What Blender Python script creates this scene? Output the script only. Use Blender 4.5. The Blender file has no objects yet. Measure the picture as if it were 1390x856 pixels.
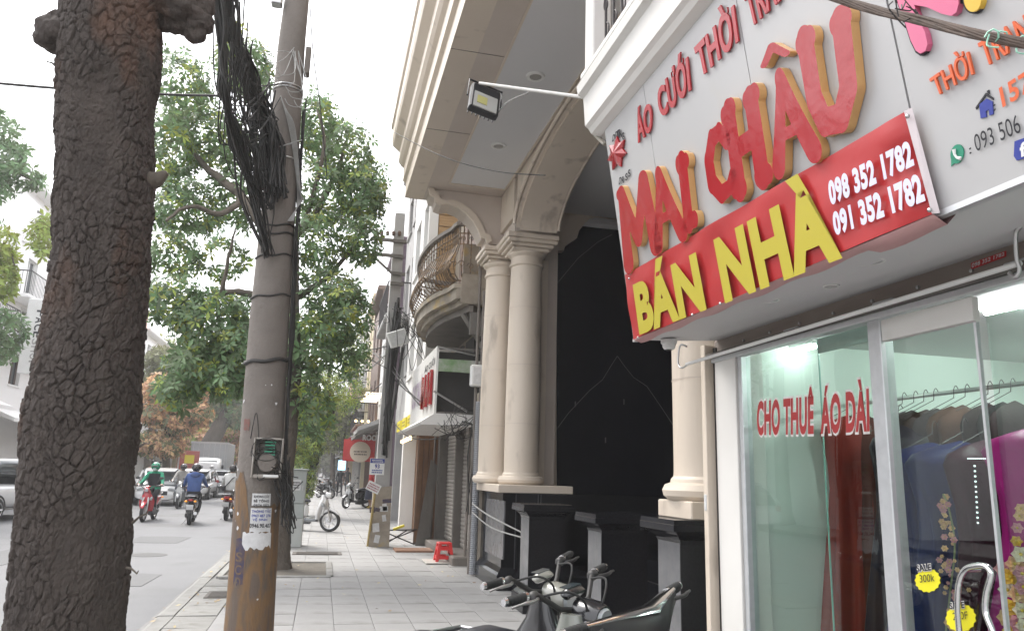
import bpy, bmesh, math, random
import numpy as np
from mathutils import Vector, Matrix
R = math.radians; PI = math.pi
random.seed(7); rng = np.random.default_rng(7)
S = bpy.context.scene; C = S.collection

# ------------------------------------------------------------------ camera
F, CX, CY, H = 1018.0, 695.0, 428.0, 1.55          # focal length and centre in photo pixels, eye height
def _n(v): return v/np.linalg.norm(v)
_fy = _n(np.array([436-CX, 637-CY, F])); _up = np.array([860-CX, -4600-CY, F])
_up = _n(_up-_up.dot(_fy)*_fy); _rt = np.cross(_fy, _up)
RM = np.stack([_rt, _fy, _up], 1)                   # world axes written in camera axes (x right, y down, z forward)
cam = bpy.data.cameras.new('camera'); cam.lens = F/1390*36; cam.sensor_width = 36
cam.clip_start = .05; cam.clip_end = 3000
co = bpy.data.objects.new('camera', cam); C.objects.link(co)
m3 = Matrix(((RM[0][0], -RM[1][0], -RM[2][0]), (RM[0][1], -RM[1][1], -RM[2][1]), (RM[0][2], -RM[1][2], -RM[2][2])))
co.matrix_world = Matrix.Translation((0, 0, H)) @ m3.to_4x4()
S.camera = co
def ray(x, y): return RM.T @ np.array([(x-CX)/F, (y-CY)/F, 1.0])
def pX(x, y, X): d = ray(x, y); return Vector(d*(X/d[0])+[0, 0, H])
def pY(x, y, Y): d = ray(x, y); return Vector(d*(Y/d[1])+[0, 0, H])
def pZ(x, y, z=0.0): d = ray(x, y); return Vector(d*((z-H)/d[2])+[0, 0, H])

# ------------------------------------------------------------------ world, sun, exposure
SUN_EL, SUN_AZ = R(56), R(-36)                       # high, ahead and to the right behind the cloud
W = bpy.data.worlds.new('World'); S.world = W; W.use_nodes = True
wn, wl = W.node_tree.nodes, W.node_tree.links; wn.clear()
sky = wn.new('ShaderNodeTexSky'); sky.sky_type = 'NISHITA'; sky.sun_disc = False
sky.sun_elevation = SUN_EL; sky.sun_rotation = SUN_AZ; sky.air_density = 1.0; sky.dust_density = 4
hs = wn.new('ShaderNodeHueSaturation'); hs.inputs['Saturation'].default_value = .25
b1 = wn.new('ShaderNodeBackground'); b1.inputs[1].default_value = .1
b2 = wn.new('ShaderNodeBackground'); b2.inputs[0].default_value = (.96, .965, 1, 1); b2.inputs[1].default_value = .78   # the cloud cover
ad = wn.new('ShaderNodeAddShader'); wo = wn.new('ShaderNodeOutputWorld')
wl.new(sky.outputs[0], hs.inputs['Color']); wl.new(hs.outputs[0], b1.inputs[0])
wl.new(b1.outputs[0], ad.inputs[0]); wl.new(b2.outputs[0], ad.inputs[1]); wl.new(ad.outputs[0], wo.inputs[0])
sl = bpy.data.lights.new('sun', 'SUN'); sl.energy = 1.5; sl.angle = R(22); sl.color = (1, .96, .9)
so = bpy.data.objects.new('sun', sl); C.objects.link(so)
sd = Vector((math.sin(SUN_AZ)*math.cos(SUN_EL), math.cos(SUN_AZ)*math.cos(SUN_EL), math.sin(SUN_EL)))
so.rotation_euler = sd.to_track_quat('Z', 'Y').to_euler()
vs = S.view_settings; vs.view_transform = 'Standard'; vs.look = 'None'; vs.gamma = 1; vs.exposure = 1.06
S.cycles.max_bounces = 8; S.cycles.transparent_max_bounces = 12; S.cycles.caustics_reflective = False; S.cycles.caustics_refractive = False

# ------------------------------------------------------------------ materials
MATS = {}
def mat(name, col, rough=.7, metal=0, col2=None, scale=6, amt=.5, bump=0, bscale=None, spec=.5, emit=0, stretch=(1, 1, 1),
        island=0, trans=0, spots=None, coat=0, sub=None, detail=6, layer=None):
    if name in MATS: return MATS[name]
    m = bpy.data.materials.new(name); m.use_nodes = True; n, l = m.node_tree.nodes, m.node_tree.links
    b = n['Principled BSDF']; c4 = (*col, 1)
    b.inputs['Base Color'].default_value = c4; b.inputs['Roughness'].default_value = rough
    b.inputs['Metallic'].default_value = metal; b.inputs['Specular IOR Level'].default_value = spec
    if coat: b.inputs['Coat Weight'].default_value = coat; b.inputs['Coat Roughness'].default_value = .06
    if trans: b.inputs['Transmission Weight'].default_value = trans
    tc = n.new('ShaderNodeTexCoord'); mp = n.new('ShaderNodeMapping'); mp.inputs['Scale'].default_value = stretch
    l.new(tc.outputs['Object'], mp.inputs[0]); out = None
    if col2 is not None:
        t = n.new('ShaderNodeTexNoise'); t.inputs['Scale'].default_value = scale; t.inputs['Detail'].default_value = detail
        t.inputs['Roughness'].default_value = .62
        l.new(mp.outputs[0], t.inputs['Vector'])
        r = n.new('ShaderNodeValToRGB'); r.color_ramp.elements[0].position = .5-amt*.5; r.color_ramp.elements[1].position = .5+amt*.5
        r.color_ramp.elements[0].color = (*col2, 1); r.color_ramp.elements[1].color = c4
        l.new(t.outputs['Fac'], r.inputs[0]); out = r.outputs[0]
    if layer is not None:                            # a second, larger stain layer
        lc, ls, lt = layer
        t = n.new('ShaderNodeTexNoise'); t.inputs['Scale'].default_value = ls; t.inputs['Detail'].default_value = 5; l.new(mp.outputs[0], t.inputs['Vector'])
        r = n.new('ShaderNodeValToRGB'); r.color_ramp.elements[0].position = lt; r.color_ramp.elements[1].position = lt+.12
        l.new(t.outputs['Fac'], r.inputs[0]); mx = n.new('ShaderNodeMix'); mx.data_type = 'RGBA'
        l.new(r.outputs[0], mx.inputs[0]); mx.inputs[7].default_value = (*lc, 1)
        if out: l.new(out, mx.inputs[6])
        else: mx.inputs[6].default_value = c4
        out = mx.outputs[2]
    if island:
        g = n.new('ShaderNodeNewGeometry'); hv = n.new('ShaderNodeHueSaturation')
        mr = n.new('ShaderNodeMapRange'); mr.inputs[3].default_value = 1-island; mr.inputs[4].default_value = 1+island
        oi = n.new('ShaderNodeObjectInfo'); ma = n.new('ShaderNodeMath'); ma.operation = 'ADD'; mf = n.new('ShaderNodeMath'); mf.operation = 'FRACT'
        l.new(g.outputs['Random Per Island'], ma.inputs[0]); l.new(oi.outputs['Random'], ma.inputs[1]); l.new(ma.outputs[0], mf.inputs[0])
        l.new(mf.outputs[0], mr.inputs[0]); l.new(mr.outputs[0], hv.inputs['Value'])
        m2 = n.new('ShaderNodeMapRange'); m2.inputs[3].default_value = .5-.035*island*2; m2.inputs[4].default_value = .5+.02*island*2
        l.new(mf.outputs[0], m2.inputs[0]); l.new(m2.outputs[0], hv.inputs['Hue'])
        if out: l.new(out, hv.inputs['Color'])
        else: hv.inputs['Color'].default_value = c4
        out = hv.outputs[0]
    if out: l.new(out, b.inputs['Base Color'])
    if bump:
        t = n.new('ShaderNodeTexNoise'); t.inputs['Scale'].default_value = bscale or scale*3; t.inputs['Detail'].default_value = 8
        l.new(mp.outputs[0], t.inputs['Vector']); bp = n.new('ShaderNodeBump'); bp.inputs['Strength'].default_value = bump
        bp.inputs['Distance'].default_value = .02; l.new(t.outputs['Fac'], bp.inputs['Height']); l.new(bp.outputs[0], b.inputs['Normal'])
    if emit: b.inputs['Emission Color'].default_value = c4; b.inputs['Emission Strength'].default_value = emit
    if sub is not None:                              # light through a leaf
        tr = n.new('ShaderNodeBsdfTranslucent'); tr.inputs[0].default_value = (*sub, 1); mx = n.new('ShaderNodeMixShader'); mx.inputs[0].default_value = .35
        o = n['Material Output']; l.new(b.outputs[0], mx.inputs[1]); l.new(tr.outputs[0], mx.inputs[2]); l.new(mx.outputs[0], o.inputs[0])
        if out: l.new(out, tr.inputs[0])
    MATS[name] = m; return m
def glassmat(name, tint=(.9, .96, .94), ior=1.5, boost=1.0):
    m = bpy.data.materials.new(name); m.use_nodes = True; n, l = m.node_tree.nodes, m.node_tree.links
    n.remove(n['Principled BSDF']); o = n['Material Output']
    t = n.new('ShaderNodeBsdfTransparent'); t.inputs[0].default_value = (*tint, 1)
    g = n.new('ShaderNodeBsdfGlossy'); g.inputs['Roughness'].default_value = .01; g.inputs[0].default_value = (.95, 1, .98, 1)
    f = n.new('ShaderNodeFresnel'); f.inputs[0].default_value = ior; k = n.new('ShaderNodeMath'); k.operation = 'MULTIPLY'; k.inputs[1].default_value = boost; k.use_clamp = True
    x = n.new('ShaderNodeMixShader'); ge = n.new('ShaderNodeNewGeometry'); bk = n.new('ShaderNodeMath'); bk.operation = 'SUBTRACT'; bk.inputs[0].default_value = 1; k2 = n.new('ShaderNodeMath'); k2.operation = 'MULTIPLY'; l.new(ge.outputs['Backfacing'], bk.inputs[1]); l.new(f.outputs[0], k.inputs[0]); l.new(k.outputs[0], k2.inputs[0]); l.new(bk.outputs[0], k2.inputs[1]); l.new(k2.outputs[0], x.inputs[0]); l.new(t.outputs[0], x.inputs[1]); l.new(g.outputs[0], x.inputs[2]); l.new(x.outputs[0], o.inputs[0])
    return m

# ------------------------------------------------------------------ mesh builder
class MB:
    def __init__(s): s.v = []; s.f = []; s.m = []; s.mi = 0
    def add(s, vs, fs):
        k = len(s.v); s.v += [tuple(p) for p in vs]; s.f += [tuple(i+k for i in f) for f in fs]; s.m += [s.mi]*len(fs); return s
    def slot(s, i): s.mi = i; return s
    def box(s, c, d, rz=0, M=None, bev=0):
        hx, hy, hz = d[0]/2, d[1]/2, d[2]/2
        if bev:
            b = min(bev, hx*.9, hy*.9, hz*.9); P = []
            for sz, ex in ((-hz, b), (-hz+b, 0), (hz-b, 0), (hz, b)):
                for (x, y) in ((-hx+b, -hy), (hx-b, -hy), (hx, -hy+b), (hx, hy-b), (hx-b, hy), (-hx+b, hy), (-hx, hy-b), (-hx, -hy+b)):
                    P.append((x*(1-ex/hx) if ex else x, y*(1-ex/hy) if ex else y, sz))
            Fc = [tuple(range(7, -1, -1)), tuple(range(24, 32))]
            for k in range(3):
                for i in range(8): j = (i+1) % 8; Fc.append((k*8+i, k*8+j, k*8+8+j, k*8+8+i))
        else:
            P = [(x, y, z) for z in (-hz, hz) for (x, y) in ((-hx, -hy), (hx, -hy), (hx, hy), (-hx, hy))]
            Fc = [(3, 2, 1, 0), (4, 5, 6, 7)]+[(i, (i+1) % 4, (i+1) % 4+4, i+4) for i in range(4)]
        T = Matrix.Translation(c) @ (M.to_4x4() if M else Matrix.Rotation(rz, 4, 'Z'))
        return s.add([T @ Vector(p) for p in P], Fc)
    def bb(s, a, b, bev=0): return s.box(tuple((a[i]+b[i])/2 for i in range(3)), tuple(abs(b[i]-a[i]) for i in range(3)), bev=bev)
    def tube(s, pts, r, n=8, cap=True):
        pts = [Vector(p) for p in pts]; rs = r if isinstance(r, (list, tuple)) else [r]*len(pts)
        V = []; ref = None
        for i, p in enumerate(pts):
            t = (pts[min(i+1, len(pts)-1)]-pts[max(i-1, 0)]).normalized()
            if ref is None: ref = Vector((0, 0, 1)) if abs(t.z) < .9 else Vector((1, 0, 0))
            a = t.cross(ref); a = a.normalized() if a.length > 1e-6 else t.orthogonal().normalized(); b = a.cross(t).normalized(); ref = b
            for k in range(n): w = 2*PI*k/n; V.append(p+(a*math.cos(w)+b*math.sin(w))*rs[i])
        Fc = [(i*n+k, i*n+(k+1) % n, (i+1)*n+(k+1) % n, (i+1)*n+k) for i in range(len(pts)-1) for k in range(n)]
        if cap: Fc += [tuple(range(n-1, -1, -1)), tuple(range((len(pts)-1)*n, len(pts)*n))]
        return s.add(V, Fc)
    def lathe(s, c, prof, n=24, axis='Z', a0=0, a1=2*PI, M=None):
        V = []; full = abs(a1-a0-2*PI) < 1e-6; m = n if full else n+1
        for (r, h) in prof:
            for k in range(m):
                w = a0+(a1-a0)*k/n; x, y, z = r*math.cos(w), r*math.sin(w), h
                p = {'Z': (x, y, z), 'X': (z, x, y), 'Y': (x, z, y)}[axis]
                if M: p = M @ Vector(p)
                V.append((c[0]+p[0], c[1]+p[1], c[2]+p[2]))
        Fc = [(i*m+k, i*m+(k+1) % m, (i+1)*m+(k+1) % m, (i+1)*m+k) for i in range(len(prof)-1) for k in range(n)]
        return s.add(V, Fc)
    def sph(s, c, r, n=12, k=8, q=(1, 1, 1)):
        V = []; 
        for i in range(k+1):
            a = PI*i/k
            for j in range(n): w = 2*PI*j/n; V.append((c[0]+r*q[0]*math.sin(a)*math.cos(w), c[1]+r*q[1]*math.sin(a)*math.sin(w), c[2]+r*q[2]*math.cos(a)))
        return s.add(V, [(i*n+j, i*n+n+j, i*n+n+(j+1) % n, i*n+(j+1) % n) for i in range(k) for j in range(n)])
    def prism(s, poly, a, b, axis='Y'):                # 2D outline pushed from a to b along an axis
        f = {'Y': lambda p, t: (p[0], t, p[1]), 'X': lambda p, t: (t, p[0], p[1]), 'Z': lambda p, t: (p[0], p[1], t)}[axis]
        n = len(poly); V = [f(p, a) for p in poly]+[f(p, b) for p in poly]
        s.add(V, [(i, (i+1) % n, (i+1) % n+n, i+n) for i in range(n)])
        from mathutils.geometry import tessellate_polygon
        tr = tessellate_polygon([[Vector((p[0], p[1], 0)) for p in poly]])
        k = len(s.v)-2*n
        for t in tr: s.f.append(tuple(k+i for i in t)); s.f.append(tuple(k+n+i for i in reversed(t))); s.m += [s.mi]*2
        return s
    def sweep(s, prof, path, closed=False, up=(0, 0, 1)):   # moulding: profile (out, up) carried along a path
        up = Vector(up); P = [Vector(p) for p in path]; N = len(P); V = []
        for i, p in enumerate(P):
            d1 = (P[(i+1) % N]-p) if (closed or i < N-1) else (p-P[i-1]); d0 = (p-P[i-1]) if (closed or i > 0) else d1
            d0, d1 = d0.normalized(), d1.normalized(); n0, n1 = d0.cross(up).normalized(), d1.cross(up).normalized(); nn = n0+n1
            nn = nn/max(.3, nn.dot(n0)) if nn.length > 1e-6 else n0
            V += [p+nn*a+up*b for (a, b) in prof]
        m = len(prof); L = N if closed else N-1
        s.add(V, [(i*m+k, i*m+k+1, ((i+1) % N)*m+k+1, ((i+1) % N)*m+k) for i in range(L) for k in range(m-1)])
        return s
    def loft(s, secs, n=16, axis='Y', e=2.5, cap=True):     # sections (pos, ca, cb, half a, half b)
        V = []
        for (p, ca, cb, ha, hb) in secs:
            for k in range(n):
                w = 2*PI*k/n; cx, sx = math.cos(w), math.sin(w)
                a = ca+ha*math.copysign(abs(cx)**(2/e), cx); b = cb+hb*math.copysign(abs(sx)**(2/e), sx)
                V.append({'Y': (a, p, b), 'Z': (a, b, p), 'X': (p, a, b)}[axis])
        Fc = [(i*n+k, i*n+(k+1) % n, (i+1)*n+(k+1) % n, (i+1)*n+k) for i in range(len(secs)-1) for k in range(n)]
        if cap: Fc += [tuple(range(n)), tuple(range((len(secs)-1)*n, len(secs)*n))]
        return s.add(V, Fc)
    def quad(s, a, b, c, d): return s.add([a, b, c, d], [(0, 1, 2, 3)])
    def mesh(s, name, mats, off=(0, 0, 0), smooth=False, fix=True):
        me = bpy.data.meshes.new(name)
        v = np.array(s.v, dtype=float).reshape(-1, 3)-np.array(off)
        me.from_pydata(v.tolist(), [], s.f)
        for mm in (mats if isinstance(mats, (list, tuple)) else [mats]): me.materials.append(mm)
        me.polygons.foreach_set('material_index', s.m)
        if fix and len(s.f) < 60000:
            bm = bmesh.new(); bm.from_mesh(me); bmesh.ops.recalc_face_normals(bm, faces=bm.faces); bm.to_mesh(me); bm.free()
        if smooth:
            me.polygons.foreach_set('use_smooth', [True]*len(me.polygons)); me.set_sharp_from_angle(angle=R(smooth if smooth > 1 else 38))
        me.update(); return me
    def build(s, name, mats, parent=None, smooth=False, off=None, fix=True):
        o = bpy.data.objects.new(name, s.mesh(name, mats, off if off is not None else (tuple(wloc(parent)) if parent else (0, 0, 0)), smooth, fix))
        C.objects.link(o); o.parent = parent; return o
def wloc(o):
    v = Vector((0, 0, 0))
    while o: v += o.location; o = o.parent
    return v
def tag(o, label=None, cat=None, group=None, kind=None):
    for k, v in (('label', label), ('category', cat), ('group', group), ('kind', kind)):
        if v: o[k] = v
    return o
def thing(name, label, cat, loc=(0, 0, 0), group=None):
    o = bpy.data.objects.new(name, None); C.objects.link(o); o.location = loc; o.empty_display_size = .2
    return tag(o, label, cat, group)
def st(o): o['kind'] = 'structure'; return o
def stuff(o): o['kind'] = 'stuff'; return o
def inst(src, name, parent, loc, rot=(0, 0, 0), scale=(1, 1, 1)):
    o = bpy.data.objects.new(name, src if isinstance(src, bpy.types.Mesh) else src.data); C.objects.link(o); o.parent = parent
    o.location = Vector(loc)-(wloc(parent) if parent else Vector((0, 0, 0))); o.rotation_euler = rot; o.scale = scale; return o
def copy_tree(o, parent=None):
    c = o.copy(); C.objects.link(c); c.parent = parent
    for ch in [x for x in o.children]: copy_tree(ch, c)
    return c

# ------------------------------------------------------------------ lettering
_cap = None
def textmesh(s, bold=.0, extrude=0.0):
    cu = bpy.data.curves.new('t', 'FONT'); cu.body = s; cu.size = 1; cu.offset = bold; cu.extrude = extrude; cu.resolution_u = 4; cu.space_character = 1+bold*1.6
    o = bpy.data.objects.new('t', cu); C.objects.link(o); dg = bpy.context.evaluated_depsgraph_get(); dg.update()
    me = bpy.data.meshes.new_from_object(o.evaluated_get(dg)); bpy.data.objects.remove(o); bpy.data.curves.remove(cu); return me
def lettering(name, s, quad, mats, parent, bold=.03, depth=.0, lift=.003, extr=.0):
    """text whose cap box fills the quad bl, br, tr, tl"""
    global _cap
    if _cap is None:
        h = textmesh('H'); zs = [v.co.y for v in h.vertices]; _cap = (min(zs), max(zs))
    me = textmesh(s, bold, .5 if extr else 0); xs = [v.co.x for v in me.vertices]
    if not xs: return None
    x0, x1 = min(xs), max(xs); bl, br, tr, tl = [Vector(q) for q in quad]
    nrm = (br-bl).cross(tl-bl).normalized(); off = wloc(parent) if parent else Vector((0, 0, 0))
    for v in me.vertices:
        u = (v.co.x-x0)/(x1-x0); w = (v.co.y-_cap[0])/(_cap[1]-_cap[0]); z = v.co.z
        p = (bl.lerp(br, u))*(1-w)+(tl.lerp(tr, u))*w
        v.co = p+nrm*(lift+(z+.5)*extr if extr else lift)-off
    me.materials.clear()
    for m in (mats if isinstance(mats, (list, tuple)) else [mats]): me.materials.append(m)
    me.update()
    for p in me.polygons:
        p.use_smooth = False; p.material_index = 0
        if len(me.materials) > 1 and abs(p.normal.dot(nrm)) < .7: p.material_index = 1
    o = bpy.data.objects.new(name, me); C.objects.link(o); o.parent = parent; return o
def marks(name, quad, m, parent, rows=3, seed=1, lift=.003):
    """print too small to read: rows of short uneven dashes in the quad bl, br, tr, tl"""
    g = random.Random(seed); f = bilin(quad); bl, br, tr, tl = [Vector(q) for q in quad]; n = (br-bl).cross(tl-bl).normalized()*lift; b = MB()
    for r in range(rows):
        u = g.uniform(0, .08); v0 = 1-(r+.85)/rows; v1 = 1-(r+.3)/rows
        while u < .94:
            w = g.uniform(.04, .11); b.quad(f(u, v0)+n, f(min(u+w, 1), v0)+n, f(min(u+w, 1), v1)+n, f(u, v1)+n); u += w+g.uniform(.02, .05)
    o = b.build(name, m, parent, fix=False); return stuff(o)
def contour(sdf, n=120, ext=(-.15, 1.15)):
    """marching squares round sdf < 0 over a square; closed loops"""
    a, b = ext; g = np.linspace(a, b, n); X, Y = np.meshgrid(g, g, indexing='ij'); Z = sdf(X, Y); nxt = {}
    def pt(i, j, k, l):
        t = Z[i, j]/(Z[i, j]-Z[k, l]); return (round(g[i]+(g[k]-g[i])*t, 6), round(g[j]+(g[l]-g[j])*t, 6))
    for i in range(n-1):
        for j in range(n-1):
            c = [(i, j), (i+1, j), (i+1, j+1), (i, j+1)]; ins = [Z[p] < 0 for p in c]
            if all(ins) or not any(ins): continue
            ent, ext_ = [], []
            for e in range(4):
                p, q = c[e], c[(e+1) % 4]
                if ins[e] != ins[(e+1) % 4]: (ext_ if ins[e] else ent).append(pt(*p, *q) if p < q else pt(*q, *p))
            for s_, t_ in zip(ext_, ent): nxt[s_] = t_
    loops = []
    while nxt:
        s0 = next(iter(nxt)); L = [s0]; c = nxt.pop(s0)
        while c != s0 and c in nxt: L.append(c); c = nxt.pop(c)
        if len(L) > 8: loops.append(L)
    return loops
def strokes_sdf(strokes):
    def f(X, Y):
        d = np.full(X.shape, 9.0)
        for (x0, y0, x1, y1, r0, r1) in strokes:
            dx, dy = x1-x0, y1-y0; L = dx*dx+dy*dy
            t = np.clip(((X-x0)*dx+(Y-y0)*dy)/L, 0, 1) if L > 0 else 0*X
            d = np.minimum(d, np.hypot(X-x0-dx*t, Y-y0-dy*t)-(r0+(r1-r0)*t))
        return d
    return f
def shape3d(name, loops, mapf, nrm, depth, mats, parent, bevel=0):
    cu = bpy.data.curves.new('s', 'CURVE'); cu.dimensions = '2D'; cu.fill_mode = 'BOTH'; cu.extrude = .5
    for L in loops:
        sp = cu.splines.new('POLY'); sp.points.add(len(L)-1)
        for k, (x, y) in enumerate(L): sp.points[k].co = (x, y, 0, 1)
        sp.use_cyclic_u = True
    o = bpy.data.objects.new('s', cu); C.objects.link(o); dg = bpy.context.evaluated_depsgraph_get(); dg.update()
    me = bpy.data.meshes.new_from_object(o.evaluated_get(dg)); bpy.data.objects.remove(o); bpy.data.curves.remove(cu)
    off = wloc(parent) if parent else Vector((0, 0, 0)); nrm = Vector(nrm)
    for v in me.vertices: z = v.co.z; v.co = Vector(mapf(v.co.x, v.co.y))+nrm*((z+.5)*depth)-off
    me.materials.clear()
    for m in mats: me.materials.append(m)
    me.update()
    for p in me.polygons: p.use_smooth = False; p.material_index = 0 if (abs(p.normal.dot(nrm)) > .7 or len(mats) == 1) else 1
    o = bpy.data.objects.new(name, me); C.objects.link(o); o.parent = parent; return o
def bilin(q):
    bl, br, tr, tl = [Vector(p) for p in q]
    return lambda u, v: (bl.lerp(br, u))*(1-v)+(tl.lerp(tr, u))*v
# ------------------------------------------------------------------ palette
asphalt = mat('asphalt', (.165, .165, .17), .6, col2=(.13, .13, .135), scale=1.2, amt=.7, bump=.5, bscale=90, layer=((.105, .105, .105), .35, .56))
earth = mat('earth', (.16, .145, .12), .95, col2=(.1, .09, .075), scale=5, bump=.5)
grout = mat('grout', (.26, .255, .25), .95, col2=(.2, .195, .19), scale=9, bump=.3)
tile_m = mat('paving_stone', (.335, .33, .325), .75, col2=(.27, .265, .26), scale=2.2, amt=.6, bump=.25, bscale=60, island=.05, layer=((.21, .205, .19), 1.1, .58))
kerb_m = mat('kerb_stone', (.33, .325, .31), .85, col2=(.21, .205, .19), scale=5, amt=.6, bump=.5, bscale=30, island=.12, layer=((.15, .14, .12), 2.2, .6))
concrete = mat('concrete', (.21, .185, .165), .85, col2=(.13, .115, .10), scale=3, amt=.6, bump=.4, bscale=40, layer=((.12, .105, .09), 1.6, .6))
conc_dark = mat('dirty_concrete', (.2, .185, .165), .9, col2=(.1, .09, .08), scale=2.5, amt=.6, bump=.5, bscale=24, stretch=(1, 1, .5))
cream = mat('cream_stone', (.66, .575, .48), .5, col2=(.58, .50, .41), scale=1.6, amt=.9, bump=.08, bscale=40, layer=((.42, .355, .29), 3.4, .6), stretch=(1, 1, .35))
creamp = mat('cream_render', (.60, .53, .47), .7, col2=(.47, .40, .345), scale=1.3, amt=.8, bump=.12, bscale=30, layer=((.33, .26, .21), .9, .68))
white_r = mat('white_render', (.72, .71, .68), .7, col2=(.62, .6, .57), scale=1.5, amt=.7, bump=.1, layer=((.42, .40, .36), 1.3, .66))
white_c = mat('white_ceiling', (.66, .655, .66), .75, col2=(.6, .595, .6), scale=1, amt=.9)
granite = mat('black_granite', (.009, .009, .011), .12, col2=(.015, .015, .018), scale=60, amt=.3, spec=.25, layer=((.03, .03, .032), 3.5, .7))
granite_p = mat('polished_wall_granite', (.006, .006, .010), .1, col2=(.009, .009, .014), scale=3, amt=.5, spec=.12)
granite_g = mat('grey_polished_granite', (.16, .16, .165), .22, col2=(.09, .09, .095), scale=7, amt=.7)
vein = mat('granite_joint', (.055, .055, .06), .4)
black_m = mat('black_plastic', (.014, .014, .016), .42, spec=.3, bump=.05, bscale=300)
rubber = mat('rubber', (.022, .022, .022), .8, bump=.2, bscale=200)
chrome = mat('chrome', (.75, .75, .76), .16, 1, bump=.02, bscale=40)
steel = mat('brushed_steel', (.5, .5, .5), .32, 1)
cable_m = mat('cable_sheath', (.022, .021, .02), .65, col2=(.035, .033, .03), scale=20)
cable_g = mat('pale_cable_sheath', (.36, .36, .35), .7, col2=(.24, .24, .22), scale=10)
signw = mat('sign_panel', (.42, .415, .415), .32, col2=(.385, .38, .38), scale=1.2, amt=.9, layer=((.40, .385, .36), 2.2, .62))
white_p = mat('white_paint', (.74, .74, .73), .35, col2=(.66, .66, .64), scale=3)
gold = mat('gold_paint', (.70, .45, .18), .3, .2, col2=(.55, .26, .10), scale=4, amt=.8)
redl = mat('wrapped_red_acrylic', (.36, .016, .022), .14, col2=(.31, .013, .018), scale=3, amt=.8, bump=.42, bscale=5, spec=.5)
bark_m = mat('dark_bark', (.085, .068, .058), .92, col2=(.035, .028, .025), scale=9, amt=.8, bump=1, bscale=55, stretch=(1, 1, .5), layer=((.125, .066, .042), 2.0, .56))
bark_l = mat('grey_bark', (.17, .145, .12), .9, col2=(.075, .062, .05), scale=7, amt=.7, bump=1, bscale=24, stretch=(1, 1, .4))
leaf_d = mat('glossy_green_leaf', (.19, .28, .13), .36, col2=(.10, .18, .08), scale=1.2, amt=.6, island=.42, sub=(.2, .4, .1), spec=.5)
leaf_y = mat('yellow_green_leaf', (.40, .44, .09), .5, col2=(.2, .3, .07), scale=.8, amt=.5, island=.4, sub=(.3, .3, .05))
leaf_o = mat('orange_leaf', (.78, .46, .26), .6, col2=(.6, .44, .26), scale=.5, amt=.5, island=.35, sub=(.5, .25, .1))
leaf_g = mat('olive_leaf', (.24, .24, .12), .6, col2=(.17, .19, .10), scale=.4, amt=.6, island=.35, sub=(.2, .2, .06))
paint_y = mat('old_yellow_paint', (.27, .135, .035), .75, col2=(.10, .078, .062), scale=5, amt=.3, bump=.4, bscale=30, stretch=(2, 2, .45), layer=((.12, .09, .07), 5, .5))
paper = mat('paper', (.66, .66, .66), .8, col2=(.5, .5, .5), scale=14, amt=.4, bump=.2)
ink = mat('ink', (.02, .02, .025), .8)
ink_b = mat('blue_ink', (.03, .06, .3), .8)
ink_r = mat('red_ink', (.5, .03, .03), .7)
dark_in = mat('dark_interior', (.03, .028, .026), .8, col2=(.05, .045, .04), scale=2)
win_m = mat('window_glass', (.04, .05, .055), .08, spec=.9)

# ------------------------------------------------------------------ the setting: ground, road, kerbs, pavements
st(MB().quad((-400, -60, -.13), (400, -60, -.13), (400, 900, -.13), (-400, 900, -.13)).build('ground', earth))
st(MB().quad((-10.2, -30, -.1), (-1.62, -30, -.1), (-1.62, 400, -.1), (-10.2, 400, -.1)).build('road', asphalt))
patch_m = mat('asphalt_repair', (.138, .138, .14), .7, col2=(.115, .115, .117), scale=8, bump=.5, bscale=70)
road = bpy.data.objects['road']
for x, y, w, l in ((-2.6, 12.5, .7, 1.3), (-3.4, 19, 1.1, 1.6), (-5.2, 15.5, .8, 2.6), (-2.3, 26, .6, 2.2), (-6.5, 27, 1.2, 2)):
    MB().prism([(x-w/2, y-l/2), (x+w*.45, y-l*.52), (x+w/2, y+l*.4), (x+w*.1, y+l/2), (x-w*.52, y+l*.46)], -.0995, -.094, 'Z').build('repair_patch', patch_m, road)
MB().lathe((-3.0, 15.8, -.1), [(0, .006), (.30, .006), (.33, .004), (.33, 0)], 28).build('manhole_cover', mat('manhole_iron', (.07, .07, .072), .6, .4, col2=(.11, .105, .1), scale=40, bump=.5), road)
pav = st(MB().bb((-1.6, -12, -.12), (14, 300, -.02)).build('pavement', grout))
pav2 = st(MB().bb((-14, -12, -.12), (-10.2, 300, -.0)).build('far_pavement', kerb_m))
# one kerb stone and one paving stone, repeated
kb = MB().prism([(0, -.12), (.0, -.085), (.10, -.012), (.13, .0), (.27, .0), (.27, -.12)], .006, .994, 'Y').mesh('kerb_stone', kerb_m)
for i in range(5, 45): inst(kb, 'kerb_stone', pav, (-1.66+random.uniform(-.006, .006), i, random.uniform(-.006, .004)), (0, 0, random.uniform(-.006, .006)))
b = MB()
for i in range(45, 200): b.prism([(-1.66, -.12), (-1.66, -.085), (-1.56, -.012), (-1.53, 0), (-1.39, 0), (-1.39, -.12)], i+.006, i+.994, 'Y')
for i in range(-6, 5): b.prism([(-1.66, -.12), (-1.66, -.085), (-1.56, -.012), (-1.53, 0), (-1.39, 0), (-1.39, -.12)], i+.006, i+.994, 'Y')
for i in range(-5, 250): b.prism([(-10.2, -.12), (-10.2, .03), (-10.45, .03), (-10.45, -.12)], i+.01, i+.99, 'Y')
stuff(b.build('kerb_stones', kerb_m, pav))
holes = [(-.9, 0.1, 11.95, 13.75)]
def in_hole(x, y): return any(a-.16 < x < b_+.16 and c < y < d for a, b_, c, d in holes)
tl = [MB().box((0, 0, -.02), (.395, .595, .04), bev=.002).mesh('paving_stone', tile_m) for _ in range(1)][0]
far = MB(); cnt = 0
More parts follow.
